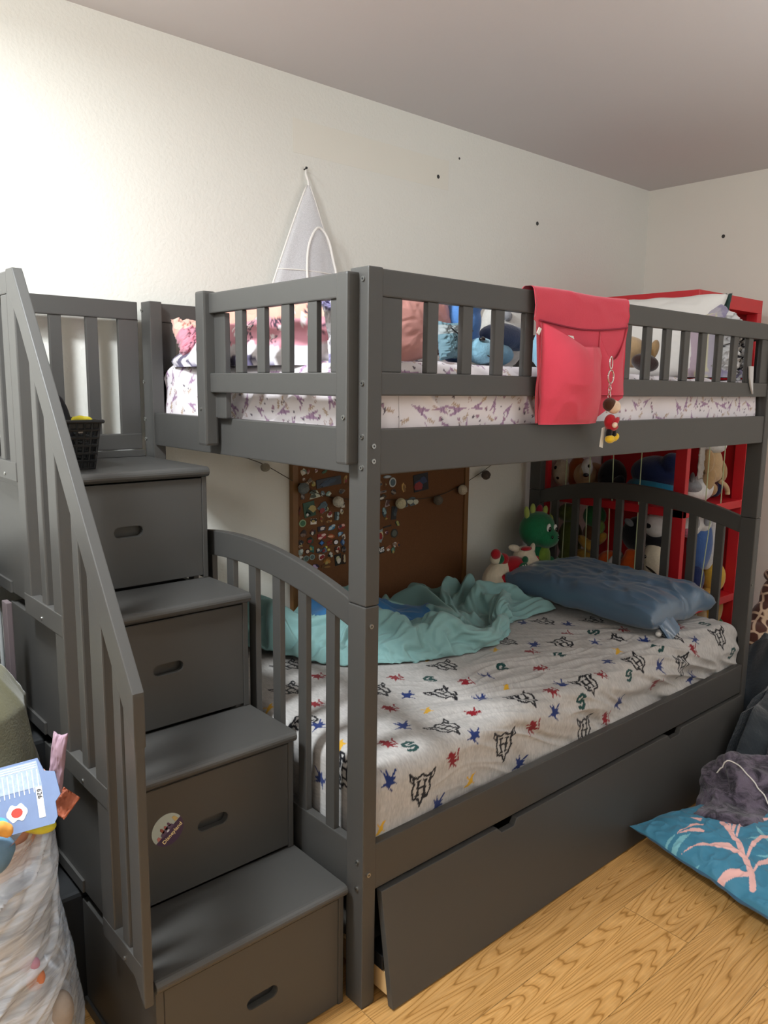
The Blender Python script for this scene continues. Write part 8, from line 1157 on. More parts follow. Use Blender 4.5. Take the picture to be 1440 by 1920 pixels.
P = np.zeros((nu_, len(prof)+nd, 3))
for i in range(nu_):
    u = i/(nu_-1); x = .522+.400*u
    zb2 = 1.330+.064*max(0, (u-.62)/.38)**1.0
    for j, (y, z) in enumerate(prof): P[i, j] = (x-(.010 if u < .05 else 0)+.002*math.sin(z*60), y-.0025*float(ridge(u*4, z*30, 2)), z+.002*math.sin(u*7))
    for j in range(nd):
        q = (j+1)/nd; z = 1.58+(zb2-1.58)*q
        xx = x-.004*q+ (.018*q*(1-u)) - (.012*u*math.sin(q*PI))
        P[i, len(prof)+j] = (xx, -.0085-.006*float(ridge(u*3, z*9, 5))*math.sin(q*PI), z)
cloth_grid('backing_panel', P, RC, cd)
mk('seam', *tubeg([(.528+.385*u, -.0125-.002*math.sin(u*9), 1.578-.014*math.sin(u*PI)+.004*u) for u in np.linspace(0, 1, 30)], .0022, 6), mat('red_seam', '8c2238', rough=.9), cd, smooth=True)
nu_, nv_ = 50, 44
P = np.zeros((nu_, nv_, 3))
for i in range(nu_):
    u = i/(nu_-1)
    ztop = 1.572-.052*min(1, u/.55)+.0*u+(.004*u)
    for j in range(nv_):
        q = j/(nv_-1); z = ztop+(1.327-ztop)*q
        bul = math.sin(u*PI)**.6*(.018+.034*math.sin(q*PI*.95)**.7 + .012*(1-q))
        x = .531+.012*q+(.252-.012*q)*u
        P[i, j] = (x, -.013-bul-.004*float(ridge(u*3+q, q*3, 7)), z)
cloth_grid('front_pocket', P, RC, cd)
P = np.zeros((30, 30, 3))
for i in range(30):
    u = i/29
    ztop = 1.565-.085*math.sin(min(1, u*1.0)*PI)**.8+.030*u
    for j in range(30):
        q = j/29; z = ztop+(1.40-ztop)*q
        P[i, j] = (.785+.130*u-.010*math.sin(q*PI)*u, -.012-.016*math.sin(u*PI)*math.sin(q*PI*.6+.5), z)
cloth_grid('side_pocket', P, RC, cd)
for g, r_, d in (((.640, .646, 1.550), .5, 'white folded paper sticking out of the red caddy front pocket'), ((.5215, .53, 1.553), -.5, 'white paper corner poking out at left edge of the red caddy')):
    x, x2, z = g
    s = .030 if 'folded' in d else .010
    c_, s_ = math.cos(r_), math.sin(r_)
    po = [(x+a*c_-b2*s_, z-.0+a*s_+b2*c_) for a, b2 in ((-s*.5, -.05 if s > .02 else -.01), (s*.5, -.05 if s > .02 else -.01), (s*.5, -.012 if s > .02 else .008), (-s*.5, .006))]
    o = mk('paper', *prismg(po, 'y', -.019, -.0165, .0004), mat('paper_white', 'e6e2dc', rough=.8, var=.01), loc=(x, -.018, z)); meta(o, d, 'paper')
# keychain: clip, ring, chain and a plain little cloth doll
kc = thing('keychain_doll', 'small plush keychain doll in red with yellow feet hanging from red caddy', 'keychain', (.80, -.045, 1.27))
kx, ky = .783, -.052
CH = mat('chrome', 'd8d6d2', rough=.18, metal=1, var=0)
mk('clip', *tubeg(spline([(kx, ky, 1.500), (kx-.006, ky, 1.492), (kx-.006, ky, 1.476), (kx, ky, 1.468), (kx+.006, ky, 1.476), (kx+.005, ky, 1.490)], 6, True), .0018, 6, True), CH, kc, smooth=True)
mk('split_ring', *join([tubeg([(kx+.0005+.0125*math.cos(a), ky+o_, 1.448+.017*math.sin(a)) for a in np.linspace(0, 2*PI, 28, endpoint=False)], .0013, 6, True) for o_ in (0, -.002)]), CH, kc, smooth=True)
for k in range(4):
    z = 1.426-k*.009
    ang = PI/2 if k % 2 else 0
    mk('chain_link', *tubeg([(kx+.0045*math.cos(a)*math.cos(ang), ky+.0045*math.cos(a)*math.sin(ang), z+.0065*math.sin(a)) for a in np.linspace(0, 2*PI, 14, endpoint=False)], .0012, 5, True), CH, kc, smooth=True)
K1 = plush_mat('doll_black', '17161a'); K2 = plush_mat('doll_cream', 'e2c9b0'); K3 = plush_mat('doll_red', 'b0202c'); K4 = plush_mat('doll_yellow', 'dcb72c'); K5 = plush_mat('doll_white', 'dcd8d2')
b0 = (.795, -.055, 1.27)
for nm, el, m in (('hair', [(O(b0, -.006, .004, .106), (.018, .018, .018))], plush_mat('doll_brown', '4a2f22')), ('face', [(O(b0, .003, -.003, .100), (.018, .018, .018))], K2),
                  ('dress', [(O(b0, -.006, 0, .062), (.016, .015, .020), (0, .25, 0)), (O(b0, .004, 0, .048), (.019, .016, .012))], K3),
                  ('arm', [(O(b0, -.004, -.016, .062), (.017, .007, .008), (0, -.7, 0))], K3), ('hand', [(O(b0, -.014, -.020, .054), (.008, .007, .007), (0, -.5, 0))], K2),
                  ('leg', [(O(b0, -.008, 0, .032), (.009, .009, .016), (0, .3, 0))], K1), ('leg', [(O(b0, .012, 0, .032), (.009, .009, .016), (0, -.3, 0))], K1),
                  ('shoe', [(O(b0, -.008, -.004, .016), (.016, .012, .011))], K4), ('shoe', [(O(b0, .020, .0, .020), (.015, .011, .010), (0, -.5, 0))], K4), ('bow', [(O(b0, .010, 0, .126), (.010, .006, .006))], K3)):
    if nm == 'bow': continue
    blob(nm, el, m, kc, vox=.0015)
mk('care_tag', *prismg([(.770, 1.315), (.784, 1.318), (.779, 1.262), (.763, 1.266)], 'y', -.044, -.0435, 0), mat('tag_white', 'd9d6cf', rough=.7), kc)

# ---------------------------------------------------------------- sticker on the second drawer
sk = thing('sticker', 'round purple and pale blue souvenir sticker on the second drawer front', 'sticker', (-.343, drawer2_y, .470))
R_ = .0365; ca = math.radians(38)
full = [(-.343+R_*math.cos(t), .470+R_*math.sin(t)) for t in np.linspace(0, 2*PI, 48, endpoint=False)]
mk('sticker_disc', *prismg(full, 'y', drawer2_y-.0008, drawer2_y, 0), mat('sticker_sky', 'a9b3ac', rough=.35, var=.06, vscale=60), sk)
def rot2(p, y=0): return (-.343+p[0]*math.cos(ca)-p[1]*math.sin(ca), .470+p[0]*math.sin(ca)+p[1]*math.cos(ca))
h = -.002
a0_ = math.asin(h/R_); seg = [rot2((R_*.997*math.cos(t), R_*.997*math.sin(t))) for t in np.linspace(PI-a0_, 2*PI+a0_, 30)]
mk('purple_half', *prismg(seg, 'y', drawer2_y-.0013, drawer2_y-.0006, 0), mat('sticker_purple', '3d2a4c', rough=.35, var=.1, vscale=80), sk)
for pp, c in (([(-.020, -.004), (.016, -.004), (.014, .004), (.004, .008), (-.010, .007), (-.018, .003)], '5a4a64'), ([(-.012, .003), (-.006, .003), (-.006, .013), (-.009, .017), (-.012, .013)], '8c4a42'), ([(-.003, .003), (.003, .003), (.003, .010), (0, .014), (-.003, .010)], 'a0585a'), ([(.007, .003), (.012, .003), (.012, .011), (.0095, .014), (.007, .011)], '5c3a58'),
              ([(-.030, -.002), (-.021, -.002), (-.022, .006), (-.028, .006)], 'b0706c'), ([(.022, .0), (.031, .0), (.029, .012), (.023, .014)], 'bfa468')):
    mk('printed_shape', *prismg([rot2(p) for p in pp], 'y', drawer2_y-.0017, drawer2_y-.0007, 0), mat('stk_'+c, c, rough=.4), sk)
mk('printed_shape', *prismg([rot2((-.001+.0035*math.cos(t), -.0015+.0025*math.sin(t))) for t in np.linspace(0, 2*PI, 12, endpoint=False)], 'y', drawer2_y-.0021, drawer2_y-.0007, 0), mat('stk_white', 'd8dce4', rough=.4), sk)
tp = rot2((.001, -.0145))
text_mesh('Disneyland', .0125, mat('sticker_gold', 'e8d3a0', rough=.4, var=0), Matrix.Translation((tp[0], drawer2_y-.0020, tp[1])) @ Matrix.Rotation(-ca, 4, 'Y') @ Matrix.Rotation(PI/2, 4, 'X'), sk, bold=.0002)

# ---------------------------------------------------------------- black basket on the platform
bk = thing('storage_basket', 'black perforated plastic basket on the top platform of the staircase', 'basket', (-.355, .81, 1.2008))
def lerp(a, b2, t): return a+(b2-a)*t
z0, z1 = 1.2008, 1.318
def wallpt(s, t):       # s around 0..4, t up
    cx, cy = -.355, .81; ex, ey = lerp(.080, .094, t), lerp(.070, .084, t)
    k = int(s) % 4; f = s-int(s)
    c = [(-1, -1), (1, -1), (1, 1), (-1, 1), (-1, -1)]
    return (cx+lerp(c[k][0], c[k+1][0], f)*ex, cy+lerp(c[k][1], c[k+1][1], f)*ey, lerp(z0, z1, t))
gs = []
for k in range(4):
    for f in np.linspace(0, 1, 11):
        gs.append(cylg(wallpt(k+min(f, .999), .0), wallpt(k+min(f, .999), 1), .0035, 6))
for t in np.linspace(.0, 1, 7):
    for k in range(4): gs.append(tubeg([wallpt(k, t), wallpt(k+.5, t), wallpt(k+.999, t)], .0042, 6))
gs.append(boxg(-.435, -.275, .74, .88, z0, z0+.004, 0))
for t0_, t1_ in ((.0, .16), (.84, 1.0)):
    for k in range(4):
        a = [wallpt(k, t0_), wallpt(k+.999, t0_), wallpt(k+.999, t1_), wallpt(k, t1_)]; gs.append((a, [[0, 1, 2, 3]]))
mk('basket_body', *join(gs), BLK, bk)
rim = []
for k in range(4): rim += [wallpt(k, 1), wallpt(k+.5, 1)]
mk('rim', *tubeg([(p[0]+(p[0]+.355)*.06, p[1]+(p[1]-.81)*.06, p[2]+.001) for p in rim], .005, 8, True), BLK, bk)
mk('basket_label', *boxg(-.315, -.297, .7285, .7295, 1.291, 1.302, 0), mat('label_grey', '8a8680', rough=.5), bk)
o = blob('toy_banana', [((-.285, .79, 1.322), (.018, .010, .010), (0, .1, .2)), ((-.268, .785, 1.321), (.014, .010, .008), (0, .4, 0)), ((-.298, .795, 1.318), (.010, .010, .012))], mat('bright_yellow', 'e2d22c', rough=.5), loc=(-.285, .79, 1.31), vox=.002); meta(o, 'bright yellow plastic toy lying in the black basket', 'toy')
o = mk('headband', *tubeg(spline([(-.345, .80, 1.25), (-.352, .80, 1.33), (-.338, .81, 1.375), (-.318, .815, 1.35), (-.306, .815, 1.30), (-.305, .815, 1.24)], 8), .009, 8), mat('black_cloth', '1a1b20', rough=.8), loc=(-.33, .8, 1.24), smooth=True); meta(o, 'black padded headband standing up in the black basket', 'headband')
o = blob('stuffed_pouch', [((-.38, .82, 1.27), (.05, .05, .05)), ((-.40, .80, 1.29), (.03, .03, .04))], mat('charcoal_cloth', '26272b', rough=.9), loc=(-.38, .82, 1.21), vox=.005); meta(o, 'charcoal cloth pouch filling the black basket', 'pouch')

# ---------------------------------------------------------------- left of the staircase
plast = bpy.data.materials.new('clear_plastic'); plast.use_nodes = True
_n = plast.node_tree.nodes; _l = plast.node_tree.links; _b = _n['Principled BSDF']; _b.inputs['Base Color'].default_value = (.74, .80, .90, 1); _b.inputs['Coat Weight'].default_value = .6; _b.inputs['Roughness'].default_value = .15; _b.inputs['Specular IOR Level'].default_value = .8
_t = _n.new('ShaderNodeTexCoord'); _m = _n.new('ShaderNodeMapping'); _m.inputs['Rotation'].default_value = (.5, .5, .3); _m.inputs['Scale'].default_value = (2, 2, 16); _w = _n.new('ShaderNodeTexNoise'); _w.inputs['Scale'].default_value = 4; _w.inputs['Detail'].default_value = 4; _w.inputs['Distortion'].default_value = .8
_l.new(_t.outputs['Object'], _m.inputs[0]); _l.new(_m.outputs[0], _w.inputs['Vector'])
_p = _n.new('ShaderNodeBump'); _p.inputs['Strength'].default_value = .5; _p.inputs['Distance'].default_value = .01; _l.new(_w.outputs[0], _p.inputs['Height']); _l.new(_p.outputs[0], _b.inputs['Normal'])
_r = _n.new('ShaderNodeMapRange'); _r.inputs[1].default_value = .35; _r.inputs[2].default_value = .65; _r.inputs[3].default_value = .34; _r.inputs[4].default_value = .78; _l.new(_w.outputs[0], _r.inputs[0]); _l.new(_r.outputs[0], _b.inputs['Alpha'])
BC = (-.725, .27)
nt_, nz_ = 220, 160
T, Q = np.meshgrid(np.linspace(0, 2*PI, nt_, endpoint=False), np.linspace(0, 1, nz_), indexing='ij')
zz = .003+Q*.607
R = np.interp(zz, [0, .03, .12, .22, .32, .42, .50, .56, .62], [.12, .165, .186, .184, .172, .160, .160, .152, .150])
al = .17*(T % (2*PI))
def seam(f): # blend the two ends of the wrap so the folds close up
    w_ = np.clip((T-5.4)/.88, 0, 1); return f(al)*(1-w_)+f(al-.17*2*PI)*w_
fold = seam(lambda a: ridge((zz-.75*a)*13+.5*vn(a*9, zz*6, 2), (a+.75*zz)*3.2, 3))*.013+seam(lambda a: ridge((zz-.6*a)*34, (a+.6*zz)*6, 9))*.004+seam(lambda a: ridge((zz-.62*a)*85, (a+.62*zz)*5, 19))*.0018
fold = fold*np.clip(Q*8, 0, 1)
R = R+fold-.012
X = BC[0]+R*np.cos(T); Y = BC[1]+R*np.sin(T); Z = zz+.035*np.cos(T+.2)*np.clip((Q-.8)/.2, 0, 1)+.012*np.sin(T*7)*np.clip((Q-.9)/.1, 0, 1)
bagt = thing('plastic_bag', 'large wrinkled translucent plastic bag of belongings left of the staircase', 'bag', (BC[0], BC[1], 0))
mk('bag_film', np.stack([X, Y, Z], -1).reshape(-1, 3), gridf(nt_, nz_, True), plast, bagt, smooth=True)
# pink fabric bag standing inside the plastic one, its rim folded outward
nt_, nz_ = 160, 50
T, Q = np.meshgrid(np.linspace(0, 2*PI, nt_, endpoint=False), np.linspace(0, 1, nz_), indexing='ij')
zz = .550+Q*.082; R = .124+.034*Q**2+.005*ridge(T*5, zz*20, 4)
X = BC[0]+R*np.cos(T); Y = BC[1]+R*np.sin(T); Z = zz+.022*np.cos(T+.15)*Q+.010*np.sin(T*5)*Q
P = np.stack([X, Y, Z], -1)
o = mk('tote_bag', P.reshape(-1, 3), gridf(nt_, nz_, True), mat('peach_fabric', 'b98c7c', rough=.7, bump=.3, bscale=50, var=.15, vscale=12), loc=(BC[0], BC[1], .53), smooth=True)
meta(o, 'crumpled peach-coloured bag rim at the top of the translucent plastic bag', 'bag')
o = blob('clothing_bundle', [((BC[0], BC[1], .22), (.135, .135, .19)), ((BC[0]+.02, BC[1]-.02, .42), (.12, .12, .14))], mat('grey_laundry', '868b94', rough=.9, bump=.5, bscale=12, var=.45, vscale=9), loc=(BC[0], BC[1], .03), vox=.012); meta(o, 'grey laundry bundle filling the translucent plastic bag', 'laundry')
for (x, y, z), (a, b2, c_), col_, nm, d in (((-.60, .195, .115), (.045, .03, .075), 'cfc4ae', 'lace_cloth', 'cream lace cloth showing low through the plastic bag'), ((-.625, .155, .235), (.035, .03, .06), '9a8f86', 'knit_cap', 'beige knitted item showing in middle of the plastic bag'), ((-.655, .14, .345), (.016, .012, .022), 'c87c58', 'toy_shell', 'small orange toy showing through the upper plastic bag'), ((-.665, .135, .385), (.018, .012, .016), 'b88aa0', 'toy_bead', 'small pink toy showing through the upper plastic bag')):
    o = blob(nm, [((x, y, z), (a, b2, c_), (0, .3, -.5))], mat('in_'+nm, col_, rough=.9, bump=.5, bscale=60, var=.2, vscale=50), loc=(x, y, z-c_)); meta(o, d, nm.split('_')[-1])
# contents at the rim
for nm, c, r_, col_, lab, cat, rt in (('yellow_wrapper', (-.640, .150, .640), (.040, .022, .012), 'c9c23a', 'crinkled yellow and green wrapper at the plastic bag rim', 'wrapper', (0, .2, -.3)), ('blue_cloth', (-.735, .13, .625), (.06, .03, .035), '5b7c95', 'dusty blue cloth at front of the plastic bag opening', 'cloth', (0, 0, 0)),
                                ('toy_flower', (-.705, .11, .675), (.016, .010, .014), 'e0a04a', 'small orange toy flower at left of the blue card', 'toy', (0, 0, 0))):
    o = blob(nm, [(c, r_, rt), (O(c, .012, 0, -.008), (r_[0]*.7, r_[1], r_[2]), rt)], mat('item_'+nm, col_, rough=.5, bump=.3, bscale=40, var=.25, vscale=60), loc=(c[0], c[1], c[2]-r_[2]), vox=.004); meta(o, lab, cat)
o = blob('wrapper', [((-.618, .160, .632), (.022, .012, .010), (0, -.3, 0))], mat('wrapper_green', '5c9a3c', rough=.4), loc=(-.618, .16, .622)); meta(o, 'small bright green wrapper under the blue card', 'wrapper')
# printed blue backing card
cr = np.array([.751, -.654, .095]); 
e_r = Vector((.751, -.657, -.01)).normalized(); vw = Vector((-.62, -.75, .45)).normalized()   # card faces up toward the room
e_u = vw.cross(e_r).normalized(); e_r = e_u.cross(vw).normalized()
ang = math.radians(16); ex = e_r*math.cos(ang)+e_u*math.sin(ang); ey = e_u*math.cos(ang)-e_r*math.sin(ang)
cc = Vector((-.655, .140, .700))
card = thing('toy_card', 'blue printed cardboard backing card lying on top of the plastic bag', 'card', tuple(cc-Vector((0, 0, .05))))
def cp(a, b2, o_=0): return tuple(cc+ex*a+ey*b2+vw*o_)
def poly3(pts, o0, o1):
    nn = len(pts); V = [cp(a, b2, o0) for a, b2 in pts]+[cp(a, b2, o1) for a, b2 in pts]
    F = [list(range(nn))[::-1], list(range(nn, 2*nn))]+[[i, (i+1) % nn, nn+(i+1) % nn, nn+i] for i in range(nn)]; return V, F
mk('card_board', *poly3([(-.075, -.055), (.045, -.055), (.052, -.045), (.052, -.020), (.062, -.010), (.058, .030), (.040, .036), (.032, .060), (-.075, .060)], 0, .0022), mat('card_blue', '7488ae', rough=.45, var=.12, vscale=45), card)
mk('barcode_block', *poly3([(-.070, .012), (.034, .012), (.030, .056), (-.070, .056)], .0022, .0026), mat('card_pale', '9fb0c8', rough=.45, var=.3, vscale=160), card)
gs = [poly3([(-.066+k*.0085, .004), (-.0645+k*.0085, .004), (-.0645+k*.0085, .042), (-.066+k*.0085, .042)], .0026, .0029) for k in range(12)]
gs += [poly3([(-.066, .045+k*.004), (.028, .045+k*.004), (.028, .0462+k*.004), (-.066, .0462+k*.004)], .0026, .0029) for k in range(3)]
mk('fine_print', *join(gs), mat('card_white', 'e3e6ea', rough=.5, var=0), card)
mk('white_plate', *poly3([(.022, -.040), (.033, -.040), (.033, .012), (.022, .012)], .0024, .0028), MATS['card_white'], card)
tm = Matrix(((ex.x, ey.x, vw.x, 0), (ex.y, ey.y, vw.y, 0), (ex.z, ey.z, vw.z, 0), (0, 0, 0, 1)))
text_mesh('626', .011, mat('ink', '20242c', rough=.6, var=0), Matrix.Translation(cp(.0275, .000, .0032)) @ tm @ Matrix.Rotation(-PI/2, 4, 'Z'), card)
mk('printed_shape', *poly3([(-.060+.018*math.cos(t)+.012*(math.cos(t) > 0), -.035+.014*math.sin(t)) for t in np.linspace(0, 2*PI, 16, endpoint=False)], .0024, .0027), mat('print_cyan', '5cb4d8', rough=.5, var=0), card)
mk('printed_shape', *poly3([(-.014+.018*math.cos(t), -.022+.014*math.sin(t)*(1+.2*math.cos(t*6))) for t in np.linspace(0, 2*PI, 30, endpoint=False)], .0024, .0028), MATS['card_white'], card)
mk('printed_shape', *poly3([(-.014+.010*math.cos(t), -.022+.008*math.sin(t)) for t in np.linspace(0, 2*PI, 12, endpoint=False)], .0027, .0030), mat('print_red', 'b8443c', rough=.5, var=0), card)
o = pillow('fabric_ribbon', (-.592, .150, .742), .055, .014, .010, (.4, math.radians(-80), .3), mat('dusty_pink', '947a88', rough=.8, bump=.3, bscale=80, var=.15, vscale=25), loc=(-.592, .15, .70), n=30, seed=41, wr=.003, wf=2); meta(o, 'dusty pink fabric strip rising from the bag beside the staircase', 'fabric strip')
o = pillow('paper_flap', (-.585, .150, .660), .022, .018, .002, (.7, -.7, .2), mat('terracotta_paper', 'b9694c', rough=.7, var=.15, vscale=50), loc=(-.585, .15, .64), n=20, seed=42, wr=.004, pinch=0); meta(o, 'terracotta paper corner sticking up at right rim of the bag', 'paper')
# olive sack behind
nt_, nz_ = 160, 110
T, Q = np.meshgrid(np.linspace(0, 2*PI, nt_, endpoint=False), np.linspace(0, 1, nz_), indexing='ij')
zz = Q**.8*.86; R = np.interp(Q, [0, .05, .3, .6, .8, .9, .97, 1], [.10, .115, .135, .150, .135, .10, .055, .0])
R = R*(1+.07*vn(T*1.3, zz*4, 5))+.010*ridge(T*2+zz*3, zz*5, 6)*np.clip((1-Q)*6, 0, 1)
olx, oly = -.668, .575
o = mk('laundry_sack', np.stack([olx+R*np.cos(T), oly+R*np.sin(T), .002+zz], -1).reshape(-1, 3), gridf(nt_, nz_, True), mat('olive_cloth', '625f45', rough=.9, bump=.25, bscale=200, var=.12, vscale=9, sheen=.2), loc=(olx, oly, 0), smooth=True)
meta(o, 'large olive green cloth sack standing behind the plastic bag', 'sack')
o = mk('suitcase', *boxg(-.98, -.515, .80, 1.06, .0, 1.0, .04), mat('black_fabric_case', '17191c', rough=.85, bump=.2, bscale=200), loc=(-.75, .93, 0)); meta(o, 'tall black fabric case against the wall left of the staircase', 'suitcase')
o = mk('nook_shade_box', *boxg(-.540, -.26, .640, .790, .0, .57, .01), mat('nook_shade_black', '121416', rough=.8), loc=(-.53, .6, 0)); meta(o, 'black bin added to darken the nook behind the olive sack', 'bin')  # added black box standing in for the shade in the stair nook
o = mk('nook_shade_box', *boxg(-.535, -.26, .425, .600, .0, .284, .01), MATS['nook_shade_black'], loc=(-.40, .51, 0)); meta(o, 'low black bin added to darken the gap under the second step behind the plastic bag', 'bin')  # likewise added, its black plays the shade under the step
o = mk('folded_board', *boxg(-.528, -.515, .645, .68, .572, .915, .002), mat('dusty_pink_board', '554b4e', rough=.7), loc=(-.52, .66, .572)); meta(o, 'narrow dusty pink board standing on the added black bin beside the staircase', 'board')
o = mk('grey_hanger', *tubeg(spline([(-.525, .71, .575), (-.526, .71, .82), (-.530, .71, .89), (-.545, .70, .90), (-.57, .70, .89)], 8), .005, 8), mat('grey_tube', '8c8f90', rough=.4), loc=(-.525, .71, .622), smooth=True); meta(o, 'thin grey bent tube standing beside the pink board', 'tube')

# ---------------------------------------------------------------- floor at the right
PK= {'stem': [(0.985, -0.444), (1.025, -0.423), (1.072, -0.386), (1.132, -0.339), (1.17, -0.298), (1.204, -0.255)], 'a': [(1.072, -0.386), (1.086, -0.334), (1.066, -0.284), (1.044, -0.257), (1.006, -0.229), (1.053, -0.252), (1.087, -0.281), (1.112, -0.322), (1.088, -0.376)], 'b': [(1.016, -0.423), (0.996, -0.391), (0.966, -0.37), (0.949, -0.348), (0.994, -0.356), (1.022, -0.375), (1.03, -0.416)], 'c': [(1.081, -0.386), (1.137, -0.377), (1.197, -0.377), (1.224, -0.387), (1.237, -0.381), (1.214, -0.366), (1.16, -0.363), (1.09, -0.378)], 'd': [(1.026, -0.424), (1.077, -0.421), (1.104, -0.437), (1.129, -0.427), (1.098, -0.412), (1.036, -0.418)], 'e': [(1.162, -0.322), (1.215, -0.305), (1.271, -0.306), (1.326, -0.343), (1.341, -0.337), (1.289, -0.298), (1.233, -0.293), (1.171, -0.312)], 'f': [(1.174, -0.297), (1.226, -0.278), (1.292, -0.277), (1.354, -0.305), (1.297, -0.291), (1.244, -0.284), (1.181, -0.303)], 'g': [(1.178, -0.291), (1.22, -0.263), (1.252, -0.252), (1.256, -0.256), (1.187, -0.291)], 'h': [(1.114, -0.242), (1.096, -0.214), (1.06, -0.184), (1.109, -0.207), (1.129, -0.237)], 'i': [(1.147, -0.225), (1.119, -0.202), (1.058, -0.182), (1.123, -0.191), (1.159, -0.217)], 'j': [(1.167, -0.205), (1.164, -0.17), (1.179, -0.187), (1.181, -0.202)]}
PL= {'a': [(0.997, -0.292), (0.95, -0.267), (0.889, -0.224), (0.878, -0.199), (0.917, -0.22), (0.967, -0.25)], 'b': [(1.086, -0.215), (1.025, -0.215), (0.968, -0.218), (0.966, -0.208), (1.023, -0.196), (1.056, -0.198)], 'c': [(1.06, -0.184), (1.018, -0.183), (0.925, -0.215), (0.92, -0.21), (0.985, -0.181), (1.036, -0.173)], 'd': [(1.015, -0.172), (0.967, -0.175), (0.903, -0.188), (0.899, -0.184), (0.967, -0.167)], 'e': [(1.2, -0.397), (1.229, -0.352), (1.258, -0.332), (1.22, -0.388)], 'f': [(1.194, -0.374), (1.169, -0.341), (1.21, -0.367)], 'g': [(1.129, -0.427), (1.111, -0.396), (1.139, -0.423)]}
def wrot(px2, py2, c, a): 
    dx, dy = px2-c[0], py2-c[1]; return dx*math.cos(a)+dy*math.sin(a), -dx*math.sin(a)+dy*math.cos(a)
PC = (1.245, -.445); PA = math.radians(-13); PSX, PSY = .285, .345
def col_leaf(U, V_, top):
    C = np.zeros((len(U), 3)); C[:] = lin('35758f') if top else lin('2a6188')
    if not top: return C
    wx = PC[0]+U*PSX*math.cos(PA)-V_*PSY*math.sin(PA); wy = PC[1]+U*PSX*math.sin(PA)+V_*PSY*math.cos(PA)
    C *= (1+.05*vn(wx*30, wy*30, 2))[:, None]
    for k, p in PL.items(): C[inpoly(wx, wy, p)] = lin('6fa9b4')
    for k, p in PK.items():
        if k == 'stem': C[dline(wx, wy, p) < .008] = lin('dba9a2')
        else: C[inpoly(wx, wy, p)] = lin('dba9a2')
    for p in PK.values():          # the same branch printed again farther along the case
        q = [(a+.16, b2-.30) for a, b2 in p]; C[inpoly(wx, wy, q)] = lin('dba9a2')
    return C
pl = thing('pillow', 'blue pillow printed with pink and pale leaves on the wooden floor', 'pillow', (PC[0], PC[1], 0))
pillow('pillow_case', (PC[0], PC[1], .066), PSX, PSY, .060, (.02, .02, PA), mat('leaf_print', attr=True, rough=.7, bump=.08, bscale=120, var=.02, sheen=.1), pl, n=300, seed=50, wr=.008, pinch=.04, colf=col_leaf)
fur = bpy.data.materials.new('crushed_fur'); fur.use_nodes = True
_n = fur.node_tree.nodes; _l = fur.node_tree.links; _b = _n['Principled BSDF']; _b.inputs['Roughness'].default_value = .9; _b.inputs['Sheen Weight'].default_value = .25; _b.inputs['Specular IOR Level'].default_value = .15
_t = _n.new('ShaderNodeTexCoord'); _w = _n.new('ShaderNodeTexNoise'); _w.inputs['Scale'].default_value = 17; _w.inputs['Detail'].default_value = 6; _w.inputs['Roughness'].default_value = .65; _w.inputs['Distortion'].default_value = 1.2
_r = _n.new('ShaderNodeValToRGB'); _r.color_ramp.elements[0].position = .40; _r.color_ramp.elements[0].color = (*lin('29252e'), 1); _r.color_ramp.elements[1].position = .60; _r.color_ramp.elements[1].color = (*lin('655b69'), 1)
_p = _n.new('ShaderNodeBump'); _p.inputs['Strength'].default_value = .9; _p.inputs['Distance'].default_value = .012
_l.new(_t.outputs['Object'], _w.inputs['Vector']); _l.new(_w.outputs[0], _r.inputs[0]); _l.new(_r.outputs[0], _b.inputs['Base Color']); _l.new(_w.outputs[0], _p.inputs['Height']); _l.new(_p.outputs[0], _b.inputs['Normal'])
Pf = sim_grid(FUR_FOLDS)
_x, _y = Pf[..., 0], Pf[..., 1]
_k = np.clip(Pf[..., 2]/.05, 0, 1)
Pf[..., 2] = Pf[..., 2]*.75+.045+.035*_k+.05*_k*np.clip((_x-1.35)/.5, 0, 1)+_k*(.016*(ridge(_x*16, _y*11, 61)-.4)+.009*(ridge(_x*30, _y*26, 66)-.4))
q_ = Pf.reshape(-1, 3)
o = draped('fur_blanket', Pf, fur, loc=(1.7, -.4, 0), thick=.008)
meta(o, 'mauve grey crushed fur blanket with white cord heaped beside the trundle drawer', 'blanket')
cordw = mat('white_cord', 'd9d3cc', rough=.7, var=0)
for pts, in (([(1.395, -.145, .185), (1.42, -.19, .190), (1.40, -.24, .190), (1.40, -.31, .190), (1.36, -.38, .18)],),):
    dn = spline(pts, 10)
    ob = bpy.data.objects['fur_blanket']; org = Vector(ob.location)
    out = []
    for p in dn:
        ok, loc_, nrm_, ix_ = ob.ray_cast(Vector((p.x, p.y, 1))-org, Vector((0, 0, -1)))
        out.append((loc_+org+nrm_*.003) if ok else p)
    o = mk('cord', *tubeg(out, .0024, 6), cordw, ob, smooth=True)
def rise_d(X, Y): return .55+.45*np.clip((X-1.9)/.3, 0, 1)
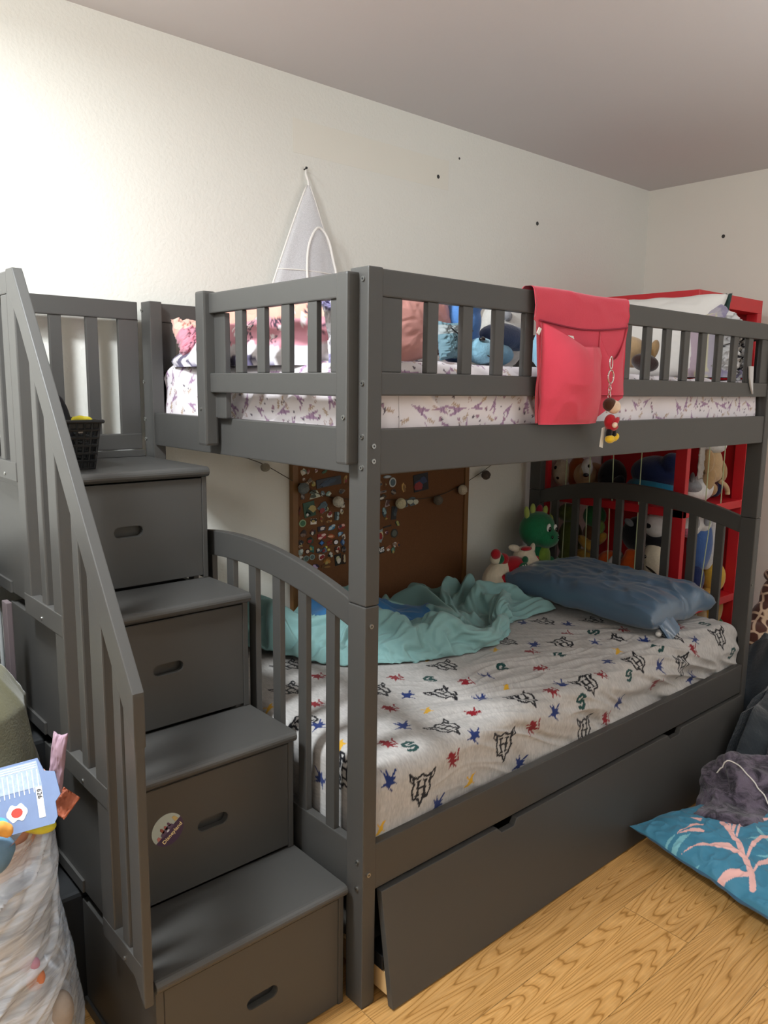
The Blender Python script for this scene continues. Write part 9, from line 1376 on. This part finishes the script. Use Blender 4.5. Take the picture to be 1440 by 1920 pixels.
o = heap('throw_blanket', [(1.52, -.085), (1.75, -.07), (1.93, -.03), (1.96, .15), (2.05, .30), (2.40, .32), (2.72, .25), (2.75, -.2), (2.3, -.35), (1.9, -.25)], .002, .30, mat('charcoal_teal_fleece', '2b3238', rough=1, bump=.5, bscale=90, var=.25, vscale=7, sheen=.5, spec=.1), loc=(2.2, 0, 0), nr=80, nt=300, seed=70, fs=5, fa=.05, edge=.06, rise=rise_d, bell=4, center=(2.15, -.02))
meta(o, 'dark charcoal teal fleece blanket piled past the foot of the bed', 'blanket')
# giraffe
gm = bpy.data.materials.new('giraffe_print'); gm.use_nodes = True
_n = gm.node_tree.nodes; _l = gm.node_tree.links; _b = _n['Principled BSDF']; _b.inputs['Roughness'].default_value = .95; _b.inputs['Sheen Weight'].default_value = .4
_t = _n.new('ShaderNodeTexCoord'); _v = _n.new('ShaderNodeTexVoronoi'); _v.feature = 'DISTANCE_TO_EDGE'; _v.inputs['Scale'].default_value = 17
_r = _n.new('ShaderNodeValToRGB'); _r.color_ramp.elements[0].position = .055; _r.color_ramp.elements[0].color = (*lin('c9ad92'), 1); _r.color_ramp.elements[1].position = .10; _r.color_ramp.elements[1].color = (*lin('4c2418'), 1)
_l.new(_t.outputs['Object'], _v.inputs['Vector']); _l.new(_v.outputs['Distance'], _r.inputs[0]); _l.new(_r.outputs[0], _b.inputs['Base Color'])
b0 = (2.275, .13, .30)
toy('plush_giraffe', 'brown and cream plush giraffe sitting on dark blanket by the far bed post', 'plush toy', b0, [
    ('body', [(O(b0, .0, 0, .085), (.085, .075, .075)), (O(b0, .05, 0, .16), (.055, .05, .08), (0, .4, 0)), (O(b0, .09, 0, .25), (.035, .035, .08), (0, .25, 0)), (O(b0, -.03, -.05, .04), (.07, .035, .035))], gm),
    ('head', [(O(b0, .11, -.02, .34), (.04, .055, .035))], gm), ('ear', [(O(b0, .14, .02, .37), (.012, .01, .025))], gm), ('hoof', [(O(b0, -.085, -.06, .03), (.025, .028, .025))], PT['black']),
    ('eye', [(O(b0, .085, -.05, .35), (.006, .006, .007))], EYE)])
